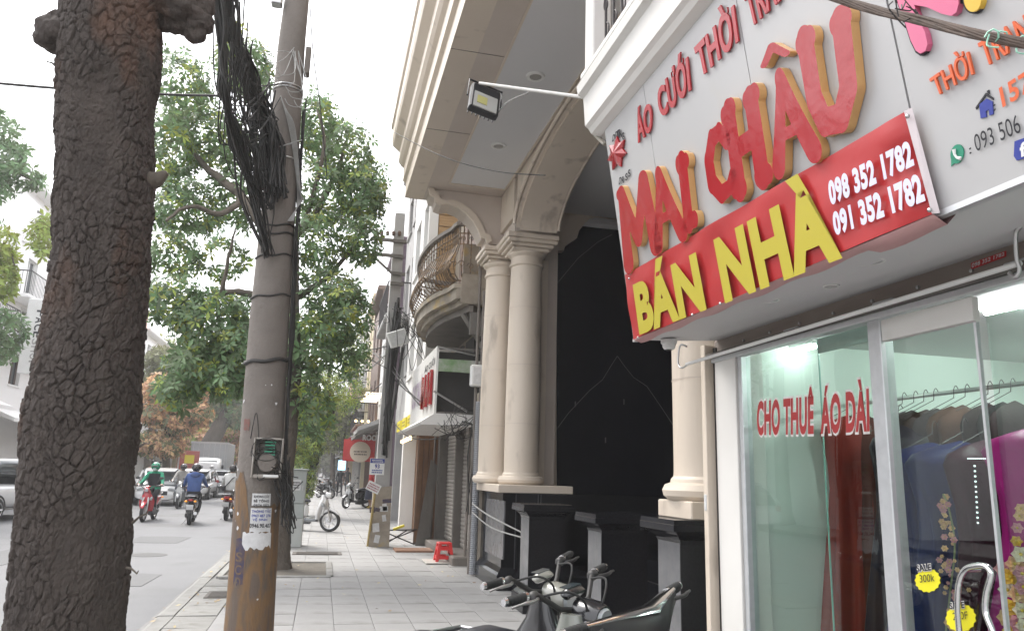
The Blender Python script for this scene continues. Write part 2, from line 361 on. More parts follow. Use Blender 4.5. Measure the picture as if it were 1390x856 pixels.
for j in range(-14, 150):
    for i in range(9):
        x, y = -.75+.4*i, .3+.6*j
        if in_hole(x, y): continue
        z = random.uniform(-.003, .003)
        if 5.6 < y < 21.5 and x < 2.62 and cnt < 250: inst(tl, 'paving_stone', pav, (x, y, z), (random.uniform(-.003, .003), random.uniform(-.004, .004), random.uniform(-.004, .004))); cnt += 1
        else: far.box((x, y, -.02+z), (.392, .592, .04))
stuff(far.build('paving_stones', tile_m, pav))
# rougher strip of broken slabs beside the kerb, drain covers, tree pit
y = 5.6; n = 0
slab = MB().box((0, 0, -.02), (.425, 1, .04), bev=.004).mesh('edge_slab', kerb_m)
while y < 30:
    L = random.choice((.4, .5, .62)); 
    if not 11.6 < y < 13.9: inst(slab, 'edge_slab', pav, (-1.168, y+L/2, random.uniform(-.008, .003)), (0, random.uniform(-.01, .01), random.uniform(-.008, .008)), (1, L-.015, 1))
    y += L
iron = mat('cast_iron', (.10, .095, .09), .7, .3, col2=(.16, .14, .12), scale=30, bump=.4)
def grate(x, y, w, l, lab):
    t = thing('drain_cover', lab, 'drain cover', (x, y, 0))
    MB().bb((x-w/2, y-l/2, .002), (x+w/2, y+l/2, .012)).build('frame', iron, t)
    b = MB()
    for k in range(9): b.bb((x-w*.42, y-l*.44+l*.88*k/9, .0122), (x+w*.42, y-l*.44+l*.88*(k+.55)/9, .019))
    stuff(b.build('bars', iron, t))
grate(-1.0, 10.35, .5, .5, 'grey drain cover set in the pavement near the kerb')
grate(.05, 15.2, .9, .45, 'long dark drain cover across the pavement behind the tree pit')
pit = thing('tree_pit', 'concrete edging round the soil of the tree pit by the second tree', 'tree pit', (-.5, 12.9, 0))
MB().bb((-1.3, 12.0, -.02), (.2, 13.75, -.004)).build('soil', earth, pit)
for a, b_ in (((-1.3, 11.9, -.02), (.26, 12.0, .022)), ((-1.3, 13.75, -.02), (.26, 13.85, .02)), ((.2, 12.002, -.02), (.3, 13.748, .024)), ((-1.35, 12.002, -.02), (-1.25, 13.748, .018))):
    MB().bb(a, b_, bev=.01).build('edging_stone', kerb_m, pit)
# litter: dry leaves and scraps lying on the pavement
b = MB()
for k in range(420):
    if random.random() < .6: x, y, z0 = random.uniform(-1.6, -.8), random.uniform(7, 40), .006
    else: x, y, z0 = random.uniform(-.8, 2.4), random.uniform(9, 40), .008
    a = random.uniform(0, PI); s = random.uniform(.012, .04); u = Vector((math.cos(a)*s, math.sin(a)*s, random.uniform(0, .01))); v = Vector((-math.sin(a)*s*.6, math.cos(a)*s*.6, .004))
    p = Vector((x, y, z0+.004)); b.add([p-u, p+v, p+u, p-v], [(0, 1, 2, 3)])
dryleaf = mat('dry_leaf', (.35, .28, .18), .8, island=.5)
tag(b.build('fallen_leaves', dryleaf), 'small dry leaves and scraps scattered along the pavement', 'fallen leaves', kind='stuff')

# ------------------------------------------------------------------ the near tree trunk, rough dark bark
rows = [(-60, 94, 232), (0, 88, 221), (75, 83, 219), (151, 78, 208), (251, 75, 208), (352, 73, 206), (430, 62, 196), (554, 37, 190), (629, 33, 184), (728, 22, 178), (856, 10, 167), (1000, -12, 158)]
TY = 3.5
ctr = [(pY(l, y, TY)+pY(r, y, TY))/2 for y, l, r in rows]; rad = [(pY(r, y, TY)-pY(l, y, TY)).length/2 for y, l, r in rows]
zs = np.array([c.z for c in ctr])[::-1]; xs_ = np.array([c.x for c in ctr])[::-1]; rs_ = np.array(rad)[::-1]
zs = np.concatenate([[-.05, .25], zs, [5.2, 6.5]]); xs_ = np.concatenate([[xs_[0]-.03, xs_[0]-.02], xs_, [xs_[-1]-.02, xs_[-1]]]); rs_ = np.concatenate([[rs_[0]*1.5, rs_[0]*1.15], rs_, [rs_[-1], rs_[-1]*.9]])
def vor(u, v, nu, seed, jit=.95):
    """periodic cellular noise: distance to the border between cells, and the cell's own value"""
    g = np.random.default_rng(seed); nv = int(v.max())+4; J = g.random((nu, nv, 2))*jit; Hh = g.random((nu, nv))
    iu, iv = np.floor(u).astype(int), np.floor(v).astype(int); d1 = np.full(u.shape, 9.); d2 = d1.copy(); hv = np.zeros(u.shape)
    for a in (-1, 0, 1):
        for c in (-1, 0, 1):
            cu, cv = iu+a, iv+c; cm, cw = cu % nu, np.clip(cv, 0, nv-1)
            d = np.hypot(cu+J[cm, cw, 0]-u, cv+J[cm, cw, 1]-v); k = d < d1
            d2 = np.where(k, d1, np.minimum(d2, d)); hv = np.where(k, Hh[cm, cw], hv); d1 = np.where(k, d, d1)
    return d2-d1, hv
def snoise(u, v, nu, seed):
    g = np.random.default_rng(seed); nv = int(v.max())+3; G = g.random((nu, nv)); iu, iv = np.floor(u).astype(int), np.floor(v).astype(int); fu, fv = u-iu, v-iv
    fu = fu*fu*(3-2*fu); fv = fv*fv*(3-2*fv); a = G[iu % nu, iv]; b_ = G[(iu+1) % nu, iv]; c = G[iu % nu, iv+1]; d = G[(iu+1) % nu, iv+1]
    return (a*(1-fu)+b_*fu)*(1-fv)+(c*(1-fu)+d*fu)*fv
def bark_trunk(name, parent, zs, xs, ys, rs, z0, z1, nu, nz, cell, depth, m, seed=3, lump=.03):
    Z = np.linspace(z0, z1, nz); A = np.arange(nu)/nu; UU, ZZ = np.meshgrid(A, Z, indexing='ij'); r = np.interp(ZZ, zs, rs); rm = float(np.mean(rs))
    nc = max(6, int(2*PI*rm/cell)); u = UU*nc; v = (ZZ-z0)/(cell*1.5)
    w1 = snoise(UU*8, (ZZ-z0)*3, 8, seed)-.5; w2 = snoise(UU*30, (ZZ-z0)*17, 30, seed+1)-.5; w3 = snoise(UU*70, (ZZ-z0)*45, 70, seed+4)-.5
    e, hv = vor(u+w1*2.0+w2*.6+w3*.16+2*nc, v+w1*2.0+w2*.7+w3*.2+4, nc, seed+2); e2, h2 = vor(u*2.3//1*0+UU*int(nc*2.2)+w2*1.6+w3, v*2.1+w2*1.6+w3+4, int(nc*2.2), seed+5)
    pl = np.clip(e/.15, 0, 1)**.7*np.clip(snoise(UU*9, (ZZ-z0)*3.2, 9, seed+13)*2.4-.25, .12, 1); p2 = np.clip(e2/.12, 0, 1)
    h = depth*(pl*(.6+.9*hv)+.3*p2*(.4+h2))+depth*.8*(snoise(UU*17, (ZZ-z0)*3, 17, seed+17)-.5)+lump*(snoise(UU*5, (ZZ-z0)*1.4, 5, seed+9)-.5)*2*rm+depth*.22*(snoise(UU*110, (ZZ-z0)*90, 110, seed+11)-.5)+depth*.22*(snoise(UU*55, (ZZ-z0)*38, 55, seed+12)-.5)
    h -= depth*.9; rr = r+h; X = np.interp(ZZ, zs, xs)+rr*np.cos(UU*2*PI); Yv = np.interp(ZZ, zs, ys)+rr*np.sin(UU*2*PI)
    V = np.stack([X, Yv, ZZ], -1).reshape(-1, 3)-np.array(wloc(parent)); I = np.arange(nu*nz).reshape(nu, nz); J = np.roll(I, -1, 0)
    Fq = np.stack([I[:, :-1], J[:, :-1], J[:, 1:], I[:, 1:]], -1).reshape(-1, 4)
    me = bpy.data.meshes.new(name); me.from_pydata(V.tolist(), [], Fq.tolist()); me.materials.append(m); me.polygons.foreach_set('use_smooth', [True]*len(Fq)); me.update()
    o = bpy.data.objects.new(name, me); C.objects.link(o); o.parent = parent; return o
nt = thing('tree', 'thick dark tree trunk with cracked bark close in front, cut off by the frame', 'tree', (float(xs_[0]), TY, 0))
bark_trunk('trunk', nt, zs, xs_, np.full(len(zs), TY), rs_, -.05, 5.6, 440, 1250, .036, .0145, bark_m)
def lump(name, parent, c, r, m, q=(1, 1, 1), seed=1, amp=.35, n=40, k=28):
    b = MB().sph((0, 0, 0), 1, n, k); g = np.random.default_rng(seed); K = g.normal(size=(14, 3))*2.2; ph = g.random(14)*6; v = np.array(b.v)
    d = sum(np.sin(v @ K[i]*(1+i*.35)+ph[i])/(1+i*.45) for i in range(14)); v = v*(1+amp*.25*d)[:, None]*np.array(q)*r+np.array(c); b.v = v.tolist(); return b.build(name, m, parent, smooth=180)
p = pY(66, 48, TY); lump('burl', nt, (p.x+.05, TY-.03, p.z), .085, bark_m, (1.1, 1, 1.2), 4)
p = pY(236, 22, TY); lump('burl', nt, (p.x, TY-.02, p.z+.02), .11, bark_m, (1.5, 1, .9), 8, .5)
p = pY(268, 40, TY); lump('burl', nt, (p.x-.01, TY-.02, p.z+.02), .065, bark_m, (1.1, 1, 1.2), 9, .5)
p0, p1 = pY(206, 248, TY), pY(229, 240, TY); MB().tube([(p0.x-.05, TY, p0.z), (p0.x, TY-.02, p0.z), (p0.x+.03, TY-.03, p0.z+.01), (p1.x, TY-.04, p1.z+.005)], [.06, .045, .034, .012], 12).build('branch_stub', bark_l, nt, smooth=50)
for x, y, dx, dy in ((76, 90, -12, -6), (180, 709, 18, -12), (172, 770, 14, 8), (78, 240, -6, 4), (190, 605, 12, -3), (40, 640, -8, 5)):
    a = pY(x, y, TY-.1); c = pY(x+dx, y+dy, TY-.15); MB().tube([a, (a+c)/2+Vector((0, 0, .006)), c, c+Vector((.004, 0, .012))], [.006, .004, .003, .002], 6).build('twig', bark_l, nt)

# ------------------------------------------------------------------ leaning concrete pole with cables, meter box and posters
PY = 6.9; PC = [(338, 856), (352, 640), (366, 430), (384, 215), (396, 60), (403, 0)]; PR = [.19, .182, .168, .142, .125, .115]
pc = [pY(x, y, PY) for x, y in PC]; top = pc[-1]+(pc[-1]-pc[0])*.5; base = pc[0]-(pc[-1]-pc[0])*((pc[0].z+.1)/(pc[-1].z-pc[0].z))
pth = [base, pc[0]]+pc[1:]+[top]; prr = [.2]+PR+[.1]
def pole_at(z):
    for i in range(len(pth)-1):
        if pth[i].z <= z <= pth[i+1].z: t = (z-pth[i].z)/(pth[i+1].z-pth[i].z); return pth[i].lerp(pth[i+1], t), prr[i]+(prr[i+1]-prr[i])*t
up_ = thing('utility_pole', 'leaning round concrete pole with yellow lower paint, posters and a mass of black cables', 'utility pole', tuple(base))
def poleseg(z0, z1, n, grow=0):
    P = [pole_at(z0+(z1-z0)*k/n) for k in range(n+1)]; return [q[0] for q in P], [q[1]+grow for q in P]
P, rr = poleseg(-.08, 6.9, 60); MB().tube(P, rr, 40).build('shaft', concrete, up_, smooth=60)
# old paint: a band of geometry with an uneven upper edge
b = MB(); V = []; nn = 72
for k in range(nn):
    w = 2*PI*k/nn; zt = 1.28+.24*math.sin(w*2+1)+.12*math.sin(w*5)+.05*random.random()
    for z in (0., .5, 1.0, zt): q, r = pole_at(z); V.append((q.x+(r+.004)*math.cos(w), q.y+(r+.004)*math.sin(w), z))
b.add(V, [(k*4+j, ((k+1) % nn)*4+j, ((k+1) % nn)*4+j+1, k*4+j+1) for k in range(nn) for j in range(3)]); b.build('yellow_paint', paint_y, up_, smooth=60, fix=False)
def wrap(z0, z1, a0, a1, m, name, lift=.006, n=8, jag=0):   # paper following the curve of the shaft
    b = MB(); V = []
    for k in range(n+1):
        a = a0+(a1-a0)*k/n
        for z, jz in ((z0, 1), (z1, .3)): zz = z+jag*jz*random.uniform(-1, 1); q, r = pole_at(zz); V.append((q.x+(r+lift)*math.cos(a), q.y+(r+lift)*math.sin(a), zz))
    b.add(V, [(2*k, 2*k+2, 2*k+3, 2*k+1) for k in range(n)]); return b.build(name, m, up_)
def wrap_text(s, z, h, a0, a1, m, name='print'):
    me = textmesh(s, .02); xs = [v.co.x for v in me.vertices]; x0, x1 = min(xs), max(xs)
    for v in me.vertices:
        a = a0+(a1-a0)*(v.co.x-x0)/(x1-x0); zz = z+v.co.y/.73*h; q, r = pole_at(zz); v.co = Vector((q.x+(r+.0085)*math.cos(a), q.y+(r+.0085)*math.sin(a), zz))-wloc(up_)
    me.materials.clear(); me.materials.append(m); o = bpy.data.objects.new(name, me); C.objects.link(o); o.parent = up_
def za(x, y):
    p = pY(x, y, PY-.17); q, r = pole_at(p.z); return p.z, -PI/2+math.asin(max(-.98, min(.98, (p.x-q.x)/r)))
zt, a0 = za(343, 669); zb, a1 = za(366, 686); wrap(zb, zt, a0, a1, paper, 'poster')
for k, s in enumerate(('KHOAN CẮT', 'BÊ TÔNG', '0974 552')): wrap_text(s, zt-.035-.035*k, .02, a0+.08, a1-.08, ink)
zt, a0 = za(341, 689); zb, a1 = za(366, 722); wrap(zb, zt, a0, a1, paper, 'poster', jag=.006)
wrap_text('THÔNG TẮC', zt-.035, .02, a0+.05, a1-.05, ink_b); wrap_text('0963 487 276', zt-.07, .022, a0+.05, a1-.05, ink_b); wrap_text('VỆ SINH', zt-.1, .018, a0+.1, a1-.2, ink_b)
wrap_text('0946.90.407', zt-.155, .034, a0-.0, a1, ink)
zt, a0 = za(330, 722); zb, a1 = za(366, 742); wrap(zb, zt, a0, a1, paper, 'torn_poster', jag=.03, n=14)
for k in range(16):
    a = random.uniform(-2.9, -.4); z = random.choice((random.uniform(1.2, 1.65), random.uniform(1.9, 2.3), random.uniform(.3, 1.2))); s = random.uniform(.004, .018); q, r = pole_at(z)
    b = MB(); V = [(q.x+(r+.0062)*math.cos(a+s*random.uniform(2, 6)*math.cos(t)), q.y+(r+.0062)*math.sin(a+s*3*math.cos(t)), z+s*random.uniform(.5, 1.4)*math.sin(t)) for t in [2*PI*j/7 for j in range(7)]]
    V = [(q.x+(r+.0062)*math.cos(a+s*4*math.cos(t)), q.y+(r+.0062)*math.sin(a+s*4*math.cos(t)), z+s*random.uniform(.4, 1.3)*math.sin(t)) for t in [2*PI*j/7 for j in range(7)]]
    b.add(V, [tuple(range(7))]); b.build('torn_scrap', paper, up_)
# blue stencil numbers on the yellow paint
z, a = za(323, 745); navy = mat('faded_blue_stencil', (.03, .035, .10), .8, col2=(.12, .08, .06), scale=18, amt=.4)
wrap(.62, .98, a-.12, a+.35, navy, 'stencil_mark', lift=.0055, jag=.02)
for j, s in enumerate('SCĐ'): wrap_text(s, .80-.1*j, .075, a-.06, a+.25, paint_y, 'stencil_letter')
wrap(1.86, 1.95, -2.45, -2.1, mat('faded_red', (.22, .06, .05), .8, col2=(.15, .12, .1), scale=20), 'red_smear', jag=.01)
# steel straps and cable turns
for z in (2.47, 3.05, 3.42, 3.62, 3.7):
    q, r = pole_at(z); MB().tube([(q.x+(r+.006)*math.cos(t), q.y+(r+.006)*math.sin(t), z+.03*math.sin(t+1)+.008*math.sin(5*t)) for t in [2*PI*k/36 for k in range(37)]], .009 if z > 2.5 else .018, 6).build('strap', cable_m, up_)
for z in (4.35, 5.05, 5.08):
    q, r = pole_at(z); MB().tube([(q.x+(r+.005)*math.cos(t), q.y+(r+.005)*math.sin(t), z) for t in [2*PI*k/36 for k in range(37)]], .007, 6).build('strap', steel, up_)
# a bracket box near the top and a plate on the right side
p = pY(376, 2, PY-.1); MB().box(p, (.1, .1, .1), bev=.01).build('bracket', steel, up_)
p = pY(419, 85, PY); MB().box((p.x-.01, PY, p.z), (.05, .1, .28), bev=.005).build('side_plate', concrete, up_)
# open telephone box: frame, green terminal strips, grey cap
BX, BZ = pY(363, 622, PY-.24).x, pY(363, 622, PY-.24).z; box = MB(); yb = PY-.25
for a, c in (((-.12, 0, -.16), (-.105, .07, .17)), ((.105, 0, -.16), (.12, .07, .17)), ((-.104, 0, .155), (.104, .07, .17)), ((-.104, 0, -.16), (.104, .07, -.13))): box.bb((BX+a[0], yb, BZ+a[2]), (BX+c[0], yb+.07, BZ+c[2]), bev=.006)
jb = box.build('junction_box', mat('grey_box_plastic', (.38, .36, .33), .6, col2=(.2, .17, .14), scale=9), up_); MB().bb((BX-.1, yb+.06, BZ-.12), (BX+.1, yb+.068, BZ+.15)).build('back_plate', conc_dark, jb)
green = mat('green_terminal', (.05, .26, .16), .5)
for k in range(6): MB().bb((BX-.03-.0*k, yb+.02, BZ+.13-.026*k), (BX+.055, yb+.05, BZ+.142-.026*k)).build('terminal_strip', green, jb)
MB().lathe((BX, yb+.04, BZ-.035), [(.0, -.035), (.07, -.03), (.085, 0), (.085, .02)], 20, 'Y').build('round_cap', concrete, jb, smooth=True)
MB().bb((BX-.02, yb-.01, BZ-.15), (BX+.1, yb-.004, BZ-.13)).build('latch', white_p, jb)
# cables: the thick bundles come down from the upper left; the loose strands hang and coil
cab = MB(); cgr = MB()
def jit(p, s): return Vector((p[0]+random.gauss(0, s), p[1]+random.gauss(0, s), p[2]+random.gauss(0, s)))
def spl(pts, n=6):
    pts = [Vector(p) for p in pts]; o = []
    for i in range(len(pts)-1):
        a, b_, c, d = pts[max(i-1, 0)], pts[i], pts[i+1], pts[min(i+2, len(pts)-1)]
        for k in range(n):
            t = k/n; o.append(.5*((2*b_)+(c-a)*t+(2*a-5*b_+4*c-d)*t*t+(3*b_-a-3*c+d)*t**3))
    return o+[pts[-1]]
def Q(x, y, Y=PY-.05): return pY(x, y, Y)
A1 = [Q(300, -60, 5.6), Q(310, 20, 5.9), Q(332, 90, 6.3), Q(352, 150, 6.6), Q(372, 195, 6.65), Q(376, 260, 6.65)]
for k in range(58): s = random.choice((.022, .04, .05)); cab.tube(spl([jit(p, s) for p in A1], 4), random.choice((.006, .008, .012)), 5)
A2 = [Q(290, -60, 5.2), Q(300, 30, 5.4), Q(303, 90, 5.5), Q(304, 130, 5.6), Q(322, 200, 6.0), Q(345, 270, 6.5), Q(362, 345, 6.66)]
for k in range(24):
    s = random.choice((.012, .025)); e = random.random()
    pp = [jit(p, s) for p in A2]; pp[4] = jit(A2[4], .05); pp[5] = jit(A2[5], .06); cab.tube(spl(pp, 5), random.choice((.005, .007, .009)), 5)
for k in range(30):       # slack loops between the two bundles
    a = jit(Q(random.uniform(300, 340), random.uniform(-20, 110), 5.7), .05); c = jit(Q(random.uniform(335, 380), random.uniform(120, 210), 6.5), .05); m_ = (a+c)/2+Vector((random.uniform(-.12, .02), 0, random.uniform(-.55, -.1)))
    cab.tube(spl([a, m_, c], 8), .006, 5)
for k in range(46):       # the hank under the bundle, along the left side of the shaft
    x0 = random.uniform(322, 372); y0 = random.uniform(110, 200); x1 = 362+random.gauss(0, 6); y1 = random.uniform(225, 290)
    pp = [jit(Q(x0, y0, 6.6), .03), jit(Q((x0+x1)/2-8, (y0+y1)/2, 6.62), .04), jit(Q(x1-5, y1, 6.65), .02), jit(Q(x1+6, y1-40, 6.66), .02)]; cab.tube(spl(pp, 5), random.choice((.006, .009)), 5)
for k in range(18):       # strands clipped down the right side of the shaft
    z0 = random.uniform(3.6, 5.0); z1 = random.uniform(.9, 2.6); pp = []
    for j in range(7): z = z0+(z1-z0)*j/6; q, r = pole_at(z); a = -.12+random.gauss(0, .14)-.12*math.sin(j); pp.append(Vector((q.x+(r+.018+abs(random.gauss(0, .012)))*math.cos(a), q.y+(r+.02)*math.sin(a), z)))
    cab.tube(spl(pp, 4), random.choice((.005, .008, .01)), 5)
for k in range(22):       # tangle hanging right of the box
    a = jit(Q(383, random.uniform(600, 650), PY-.2), .04); c = jit(Q(388, random.uniform(640, 700), PY-.2), .04); m_ = Q(392+random.gauss(0, 7), 705+random.gauss(0, 18), PY-.2); cab.tube(spl([a, m_, c, jit(a, .06)], 6), .0045, 5)
for k in range(7):        # coils beside the box
    cc = jit(Q(362, 618, PY-.22), .03); rr_ = random.uniform(.06, .14); cab.tube([cc+Vector((rr_*math.cos(t), .012*math.sin(3*t), rr_*math.sin(t)*.8)) for t in [2*PI*j/20 for j in range(21)]], .0035, 5)
cab.tube(spl([Q(340, 595, PY-.2), Q(348, 560, PY-.22), Q(352, 610, PY-.22), Q(350, 650, PY-.25), Q(368, 640, PY-.25)], 6), .0045, 5)
for k in range(6):
    x = 395+k*1.5; cgr.tube(spl([Q(x-14, 130+k*4, PY-.16), Q(x-2, 175, PY-.16), Q(x+6, 230+k*7, PY-.13), Q(x+9, 270, PY-.1), Q(x+3-k*3, 300, PY-.18)], 6), .004, 5)
cgr.tube(spl([Q(345, 180), Q(360, 190, 6.65), Q(372, 200, 6.65), Q(410, 190, 6.6)], 5), .006, 5)
for k in range(9): a = jit(Q(350+k*6, 70+k*9, 6.4), .04); cgr.tube(spl([a, a+Vector((.05, 0, -.06)), a+Vector((.15, .05, .02)), jit(Q(398, 70, PY-.13), .02)], 4), .0035, 5)
cw = cab.build('black_cables', cable_m, up_, smooth=80, fix=False); stuff(cw); stuff(cgr.build('loose_pale_wires', cable_g, up_, smooth=80, fix=False))
def cable(label, pts, r=.012, m=None, n=10, grp=None): return tag(MB().tube(spl(pts, n), r, 6).build('overhead_cable', m or cable_m, smooth=80), label, 'cable', grp)
cable('thin cable crossing the sky left of the near trunk and through the tree', [Q(-60, 108, 7), Q(80, 120, 7), Q(220, 128, 7), Q(302, 130, 6.9)], .012)
cable('thin wire dropping beside the right side of the concrete pole', [Q(418, -60, 7.5), Q(424, 60, 7.5), Q(434, 140, 7.5), Q(444, 240, 7.5)], .006)
# ------------------------------------------------------------------ the portico building: columns, soffit, arch, black granite
pb = thing('portico_building', 'cream building with paired columns, deep white soffit and black granite entrance hall', 'building', (4.5, 8.2, 0))
def part(b, name, m, smooth=False, parent=None): return b.build(name, m, parent or pb, smooth=smooth)
sof = [(1.0, 6.04), (1.0, 6.30), (.95, 6.33), (.95, 6.56), (.90, 6.60), (.86, 6.66), (.86, 6.84), (.80, 6.89), (.75, 6.93), (.73, 7.0), (.73, 7.22), (.70, 7.25), (.70, 7.32), (1.3, 7.4), (1.3, 6.04)]
part(MB().prism(sof, 4.42, 12.0, 'Y'), 'fascia_moulding', cream)
part(MB().bb((1.301, 4.42, 6.043), (8, 12.0, 7.3)), 'floor_slab', creamp)
part(MB().bb((2.6, 4.42, 7.3), (8, 12.0, 16)), 'upper_wall', creamp)
cl = part(MB().bb((1.62, 4.6, 6.035), (2.5, 11.1, 6.042)), 'soffit_panel', white_c)
b = MB(); c0 = .035
for a, c in (((1.60, 4.6, 6.02), (1.625, 11.1, 6.034)), ((2.5, 4.6, 6.02), (2.53, 11.1, 6.034)), ((1.626, 11.08, 6.02), (2.499, 11.105, 6.034))): b.bb(a, c)
part(b, 'soffit_bead', cream)
for (x, y) in ((727, 104), (677, 198)):
    p = pZ(x, y, 6.03); d = MB().lathe((p.x, p.y, 6.03), [(.11, .004), (.105, -.012), (.075, -.014), (.07, .0)], 20).build('downlight', white_p, pb, smooth=True)
    MB().lathe((p.x, p.y, 6.028), [(0, -.004), (.07, -.004)], 16).build('lens', mat('lamp_lens', (.3, .29, .27), .2), d)
for k in range(3): part(MB().bb((1.001, 5.3+2*k, 6.035), (1.599, 5.304+2*k, 6.0405)), 'joint_line', concrete)
part(MB().bb((3.2, 4.42, 6.03), (8, 12.0, 6.041)), 'hall_ceiling', white_c)
part(MB().sweep([(0, 0), (.0, -.06), (.05, -.09), (.09, -.15), (.16, -.17)], [(8, 11.86, 6.03), (3.3, 11.86, 6.03)]), 'ceiling_cove', white_c)
# arch beam over the openings
def ell(y0, z0, y1, z1, n=18): return [(y0+(y1-y0)*(1-math.cos(PI/2*k/n)), z0+(z1-z0)*math.sin(PI/2*k/n)) for k in range(n+1)]
def archpoly(drop=0, grow=0):
    L = ell(10.45, 5.17-drop, 7.95, 5.93-drop); Rr = [(15.9-y, z) for y, z in L[::-1]][1:]
    return [(10.45+grow, 6.038)]+[(10.45+grow, 5.17-drop)]+L[1:]+Rr[:-1]+[(5.45-grow, 5.17-drop), (5.45-grow, 6.038)]
part(MB().prism(archpoly(), 2.62, 3.2, 'X'), 'arch_beam', cream)
part(MB().prism(archpoly(-.03)[0:], 2.56, 2.62, 'X'), 'arch_band', cream)
for x0, x1, dz in ((2.50, 2.56, .10), (3.2, 3.26, .06)):
    L = ell(10.45, 5.17+dz, 7.95, 5.93+dz*.6); L = L+[(15.9-y, z) for y, z in L[::-1]][1:]
    part(MB().tube([(x0+.03, y, z-.02) for y, z in L], .028, 8), 'arch_bead', cream, True)
# cantilever bracket under the soffit at the far end
bp = [pY(x, y, 11.45) for x, y in ((584, 256), (586, 264), (592, 267), (593, 274), (600, 277), (612, 276), (624, 281), (635, 289), (644, 299), (651, 311), (655, 322), (661, 323), (664, 331))]
poly = [(p.x, p.z) for p in bp]; poly = [(poly[0][0], 6.038)]+poly+[(3.55, poly[-1][1]), (3.55, 6.038)]
part(MB().prism(poly, 11.45, 11.95, 'Y'), 'bracket', creamp)
part(MB().prism([(x-.035, z-.02) for x, z in poly[1:-2]]+[(x+.04, z+.05) for x, z in poly[-3:0:-1]], 11.40, 11.452, 'Y'), 'bracket_moulding', cream)
# far pier: wall strip, pilasters, two columns
part(MB().bb((2.95, 11.35, 1.42), (3.5, 11.95, 6.036)), 'pier_wall', creamp)
part(MB().bb((2.72, 11.22, 1.42), (3.3, 11.348, 4.95)), 'pilaster', cream)
part(MB().bb((3.501, 11.6, 1.3), (3.56, 11.9, 6.03)), 'pilaster', cream)
colp = [(.30, 0), (.335, .03), (.345, .07), (.325, .11), (.285, .125), (.28, .15), (.262, .17), (.258, .2)]
def column(cx, cy, z0, z1, par):
    t = MB().lathe((cx, cy, z0), colp+[(.258, .3), (.262, 1.2), (.252, (z1-z0)*.7), (.24, z1-z0-.22), (.262, z1-z0-.21), (.268, z1-z0-.19), (.262, z1-z0-.17), (.244, z1-z0-.165), (.244, z1-z0-.07), (.29, z1-z0-.03), (.30, z1-z0)], 40)
    s_ = t.build('column', cream, par, smooth=28)
    b = MB()
    for k in range(1, 4): z = z0+(z1-z0)*k/4; MB().lathe((cx, cy, z), [(.2655, -.003), (.2655, .003)], 40).build('drum_joint', creamp, s_)
    return s_
X1 = pY(711, 500, 10.95).x; X2 = pY(676, 500, 11.7).x
column(X1, 10.95, 1.42, 4.93, pb); column(X2, 11.72, 1.42, 4.93, pb)
def cap(cx, cy, par, w=.31):
    for k, (a, z0, z1) in enumerate(((w-.02, 4.93, 4.98), (w+.03, 4.98, 5.03), (w+.08, 5.03, 5.09), (w+.10, 5.09, 5.17))): MB().bb((cx-a, cy-a, z0), (cx+a, cy+a, z1-.0005), bev=.012).build('capital', cream, par)
cap(X1, 10.95, pb); cap(X2, 11.72, pb, .27)
part(MB().bb((X1-.28, 10.62, 5.17), (3.25, 11.45, 6.036)), 'impost_block', creamp)
part(MB().bb((X1-.33, 10.55, 5.40), (X1-.281, 11.44, 6.03)), 'impost_band', cream)
# plinth slab and black granite pier
part(MB().bb((2.42, 10.48, 1.31), (3.52, 12.02, 1.42), bev=.008), 'plinth_slab', cream)
def pier(x0, y0, x1, y1, zt, par):
    pr = [(.0, 0), (.0, .20), (-.03, .21), (-.07, .28), (-.10, .31), (-.10, zt)]; b = MB(); V = []
    MB().bb((x0+.1, y0+.1, .3), (x1, y1, zt)).build('granite_block', granite, par)
    MB().bb((x0+.03, y0+.03, 0), (x1, y1, .2), bev=.004).build('granite_base', granite, par)
    c = MB()
    for k, (o, z) in enumerate(((.03, .2), (.06, .235), (.1, .3))): c.v += [(x0+o, y0+o, z), (x1, y0+o, z), (x1, y1, z), (x0+o, y1, z)]
    for k in range(2):
        for i in range(4): j = (i+1) % 4; c.f.append((k*4+i, k*4+j, k*4+4+j, k*4+4+i)); c.m.append(0)
    c.build('granite_moulding', granite, par)
pier(2.42, 10.5, 3.52, 12.02, 1.308, pb); pier(2.62, 10.32, 3.4, 10.5, 1.308, pb)
part(MB().bb((2.5, 10.42, .42), (2.52, 11.6, 1.2)), 'granite_panel', granite_g)
for x in (2.66, 2.98, 3.02): part(MB().bb((x, 10.412, .3), (x+.012, 10.4195, 1.3)), 'joint', vein)
# black end wall of the hall with its cusped opening
wy = 11.9
part(MB().bb((3.5, wy+.06, .1), (8, wy+.099, 6.03)), 'granite_wall', granite_p)
part(MB().bb((6.4, 4.5, .1), (6.5, 12, 6.03)), 'rear_wall', granite_p)
part(MB().bb((3.56, 11.72, 0.12), (6.39, 11.955, 1.29), bev=.01), 'wainscot', granite)
cusp = [(754, 690), (754, 345), (757, 341), (764, 341), (766, 335), (774, 329), (782, 324), (785, 314), (792, 305), (800, 297), (806, 296), (808, 291), (818, 289), (838, 284)]
cp = [pY(x, y, 11.85) for x, y in cusp]; cxm = cp[-1].x
half = [(p.x, max(p.z, 1.3)) for p in cp]; full = half+[(2*cxm-x, z) for x, z in half[::-1]][1:]
poly = [(3.56, 6.028), (3.56, 1.3)]+full+[(6.39, 1.3), (6.39, 6.028)]
part(MB().prism(poly[:2]+full+poly[-2:], 11.8, 11.955, 'Y'), 'arch_surround', cream)
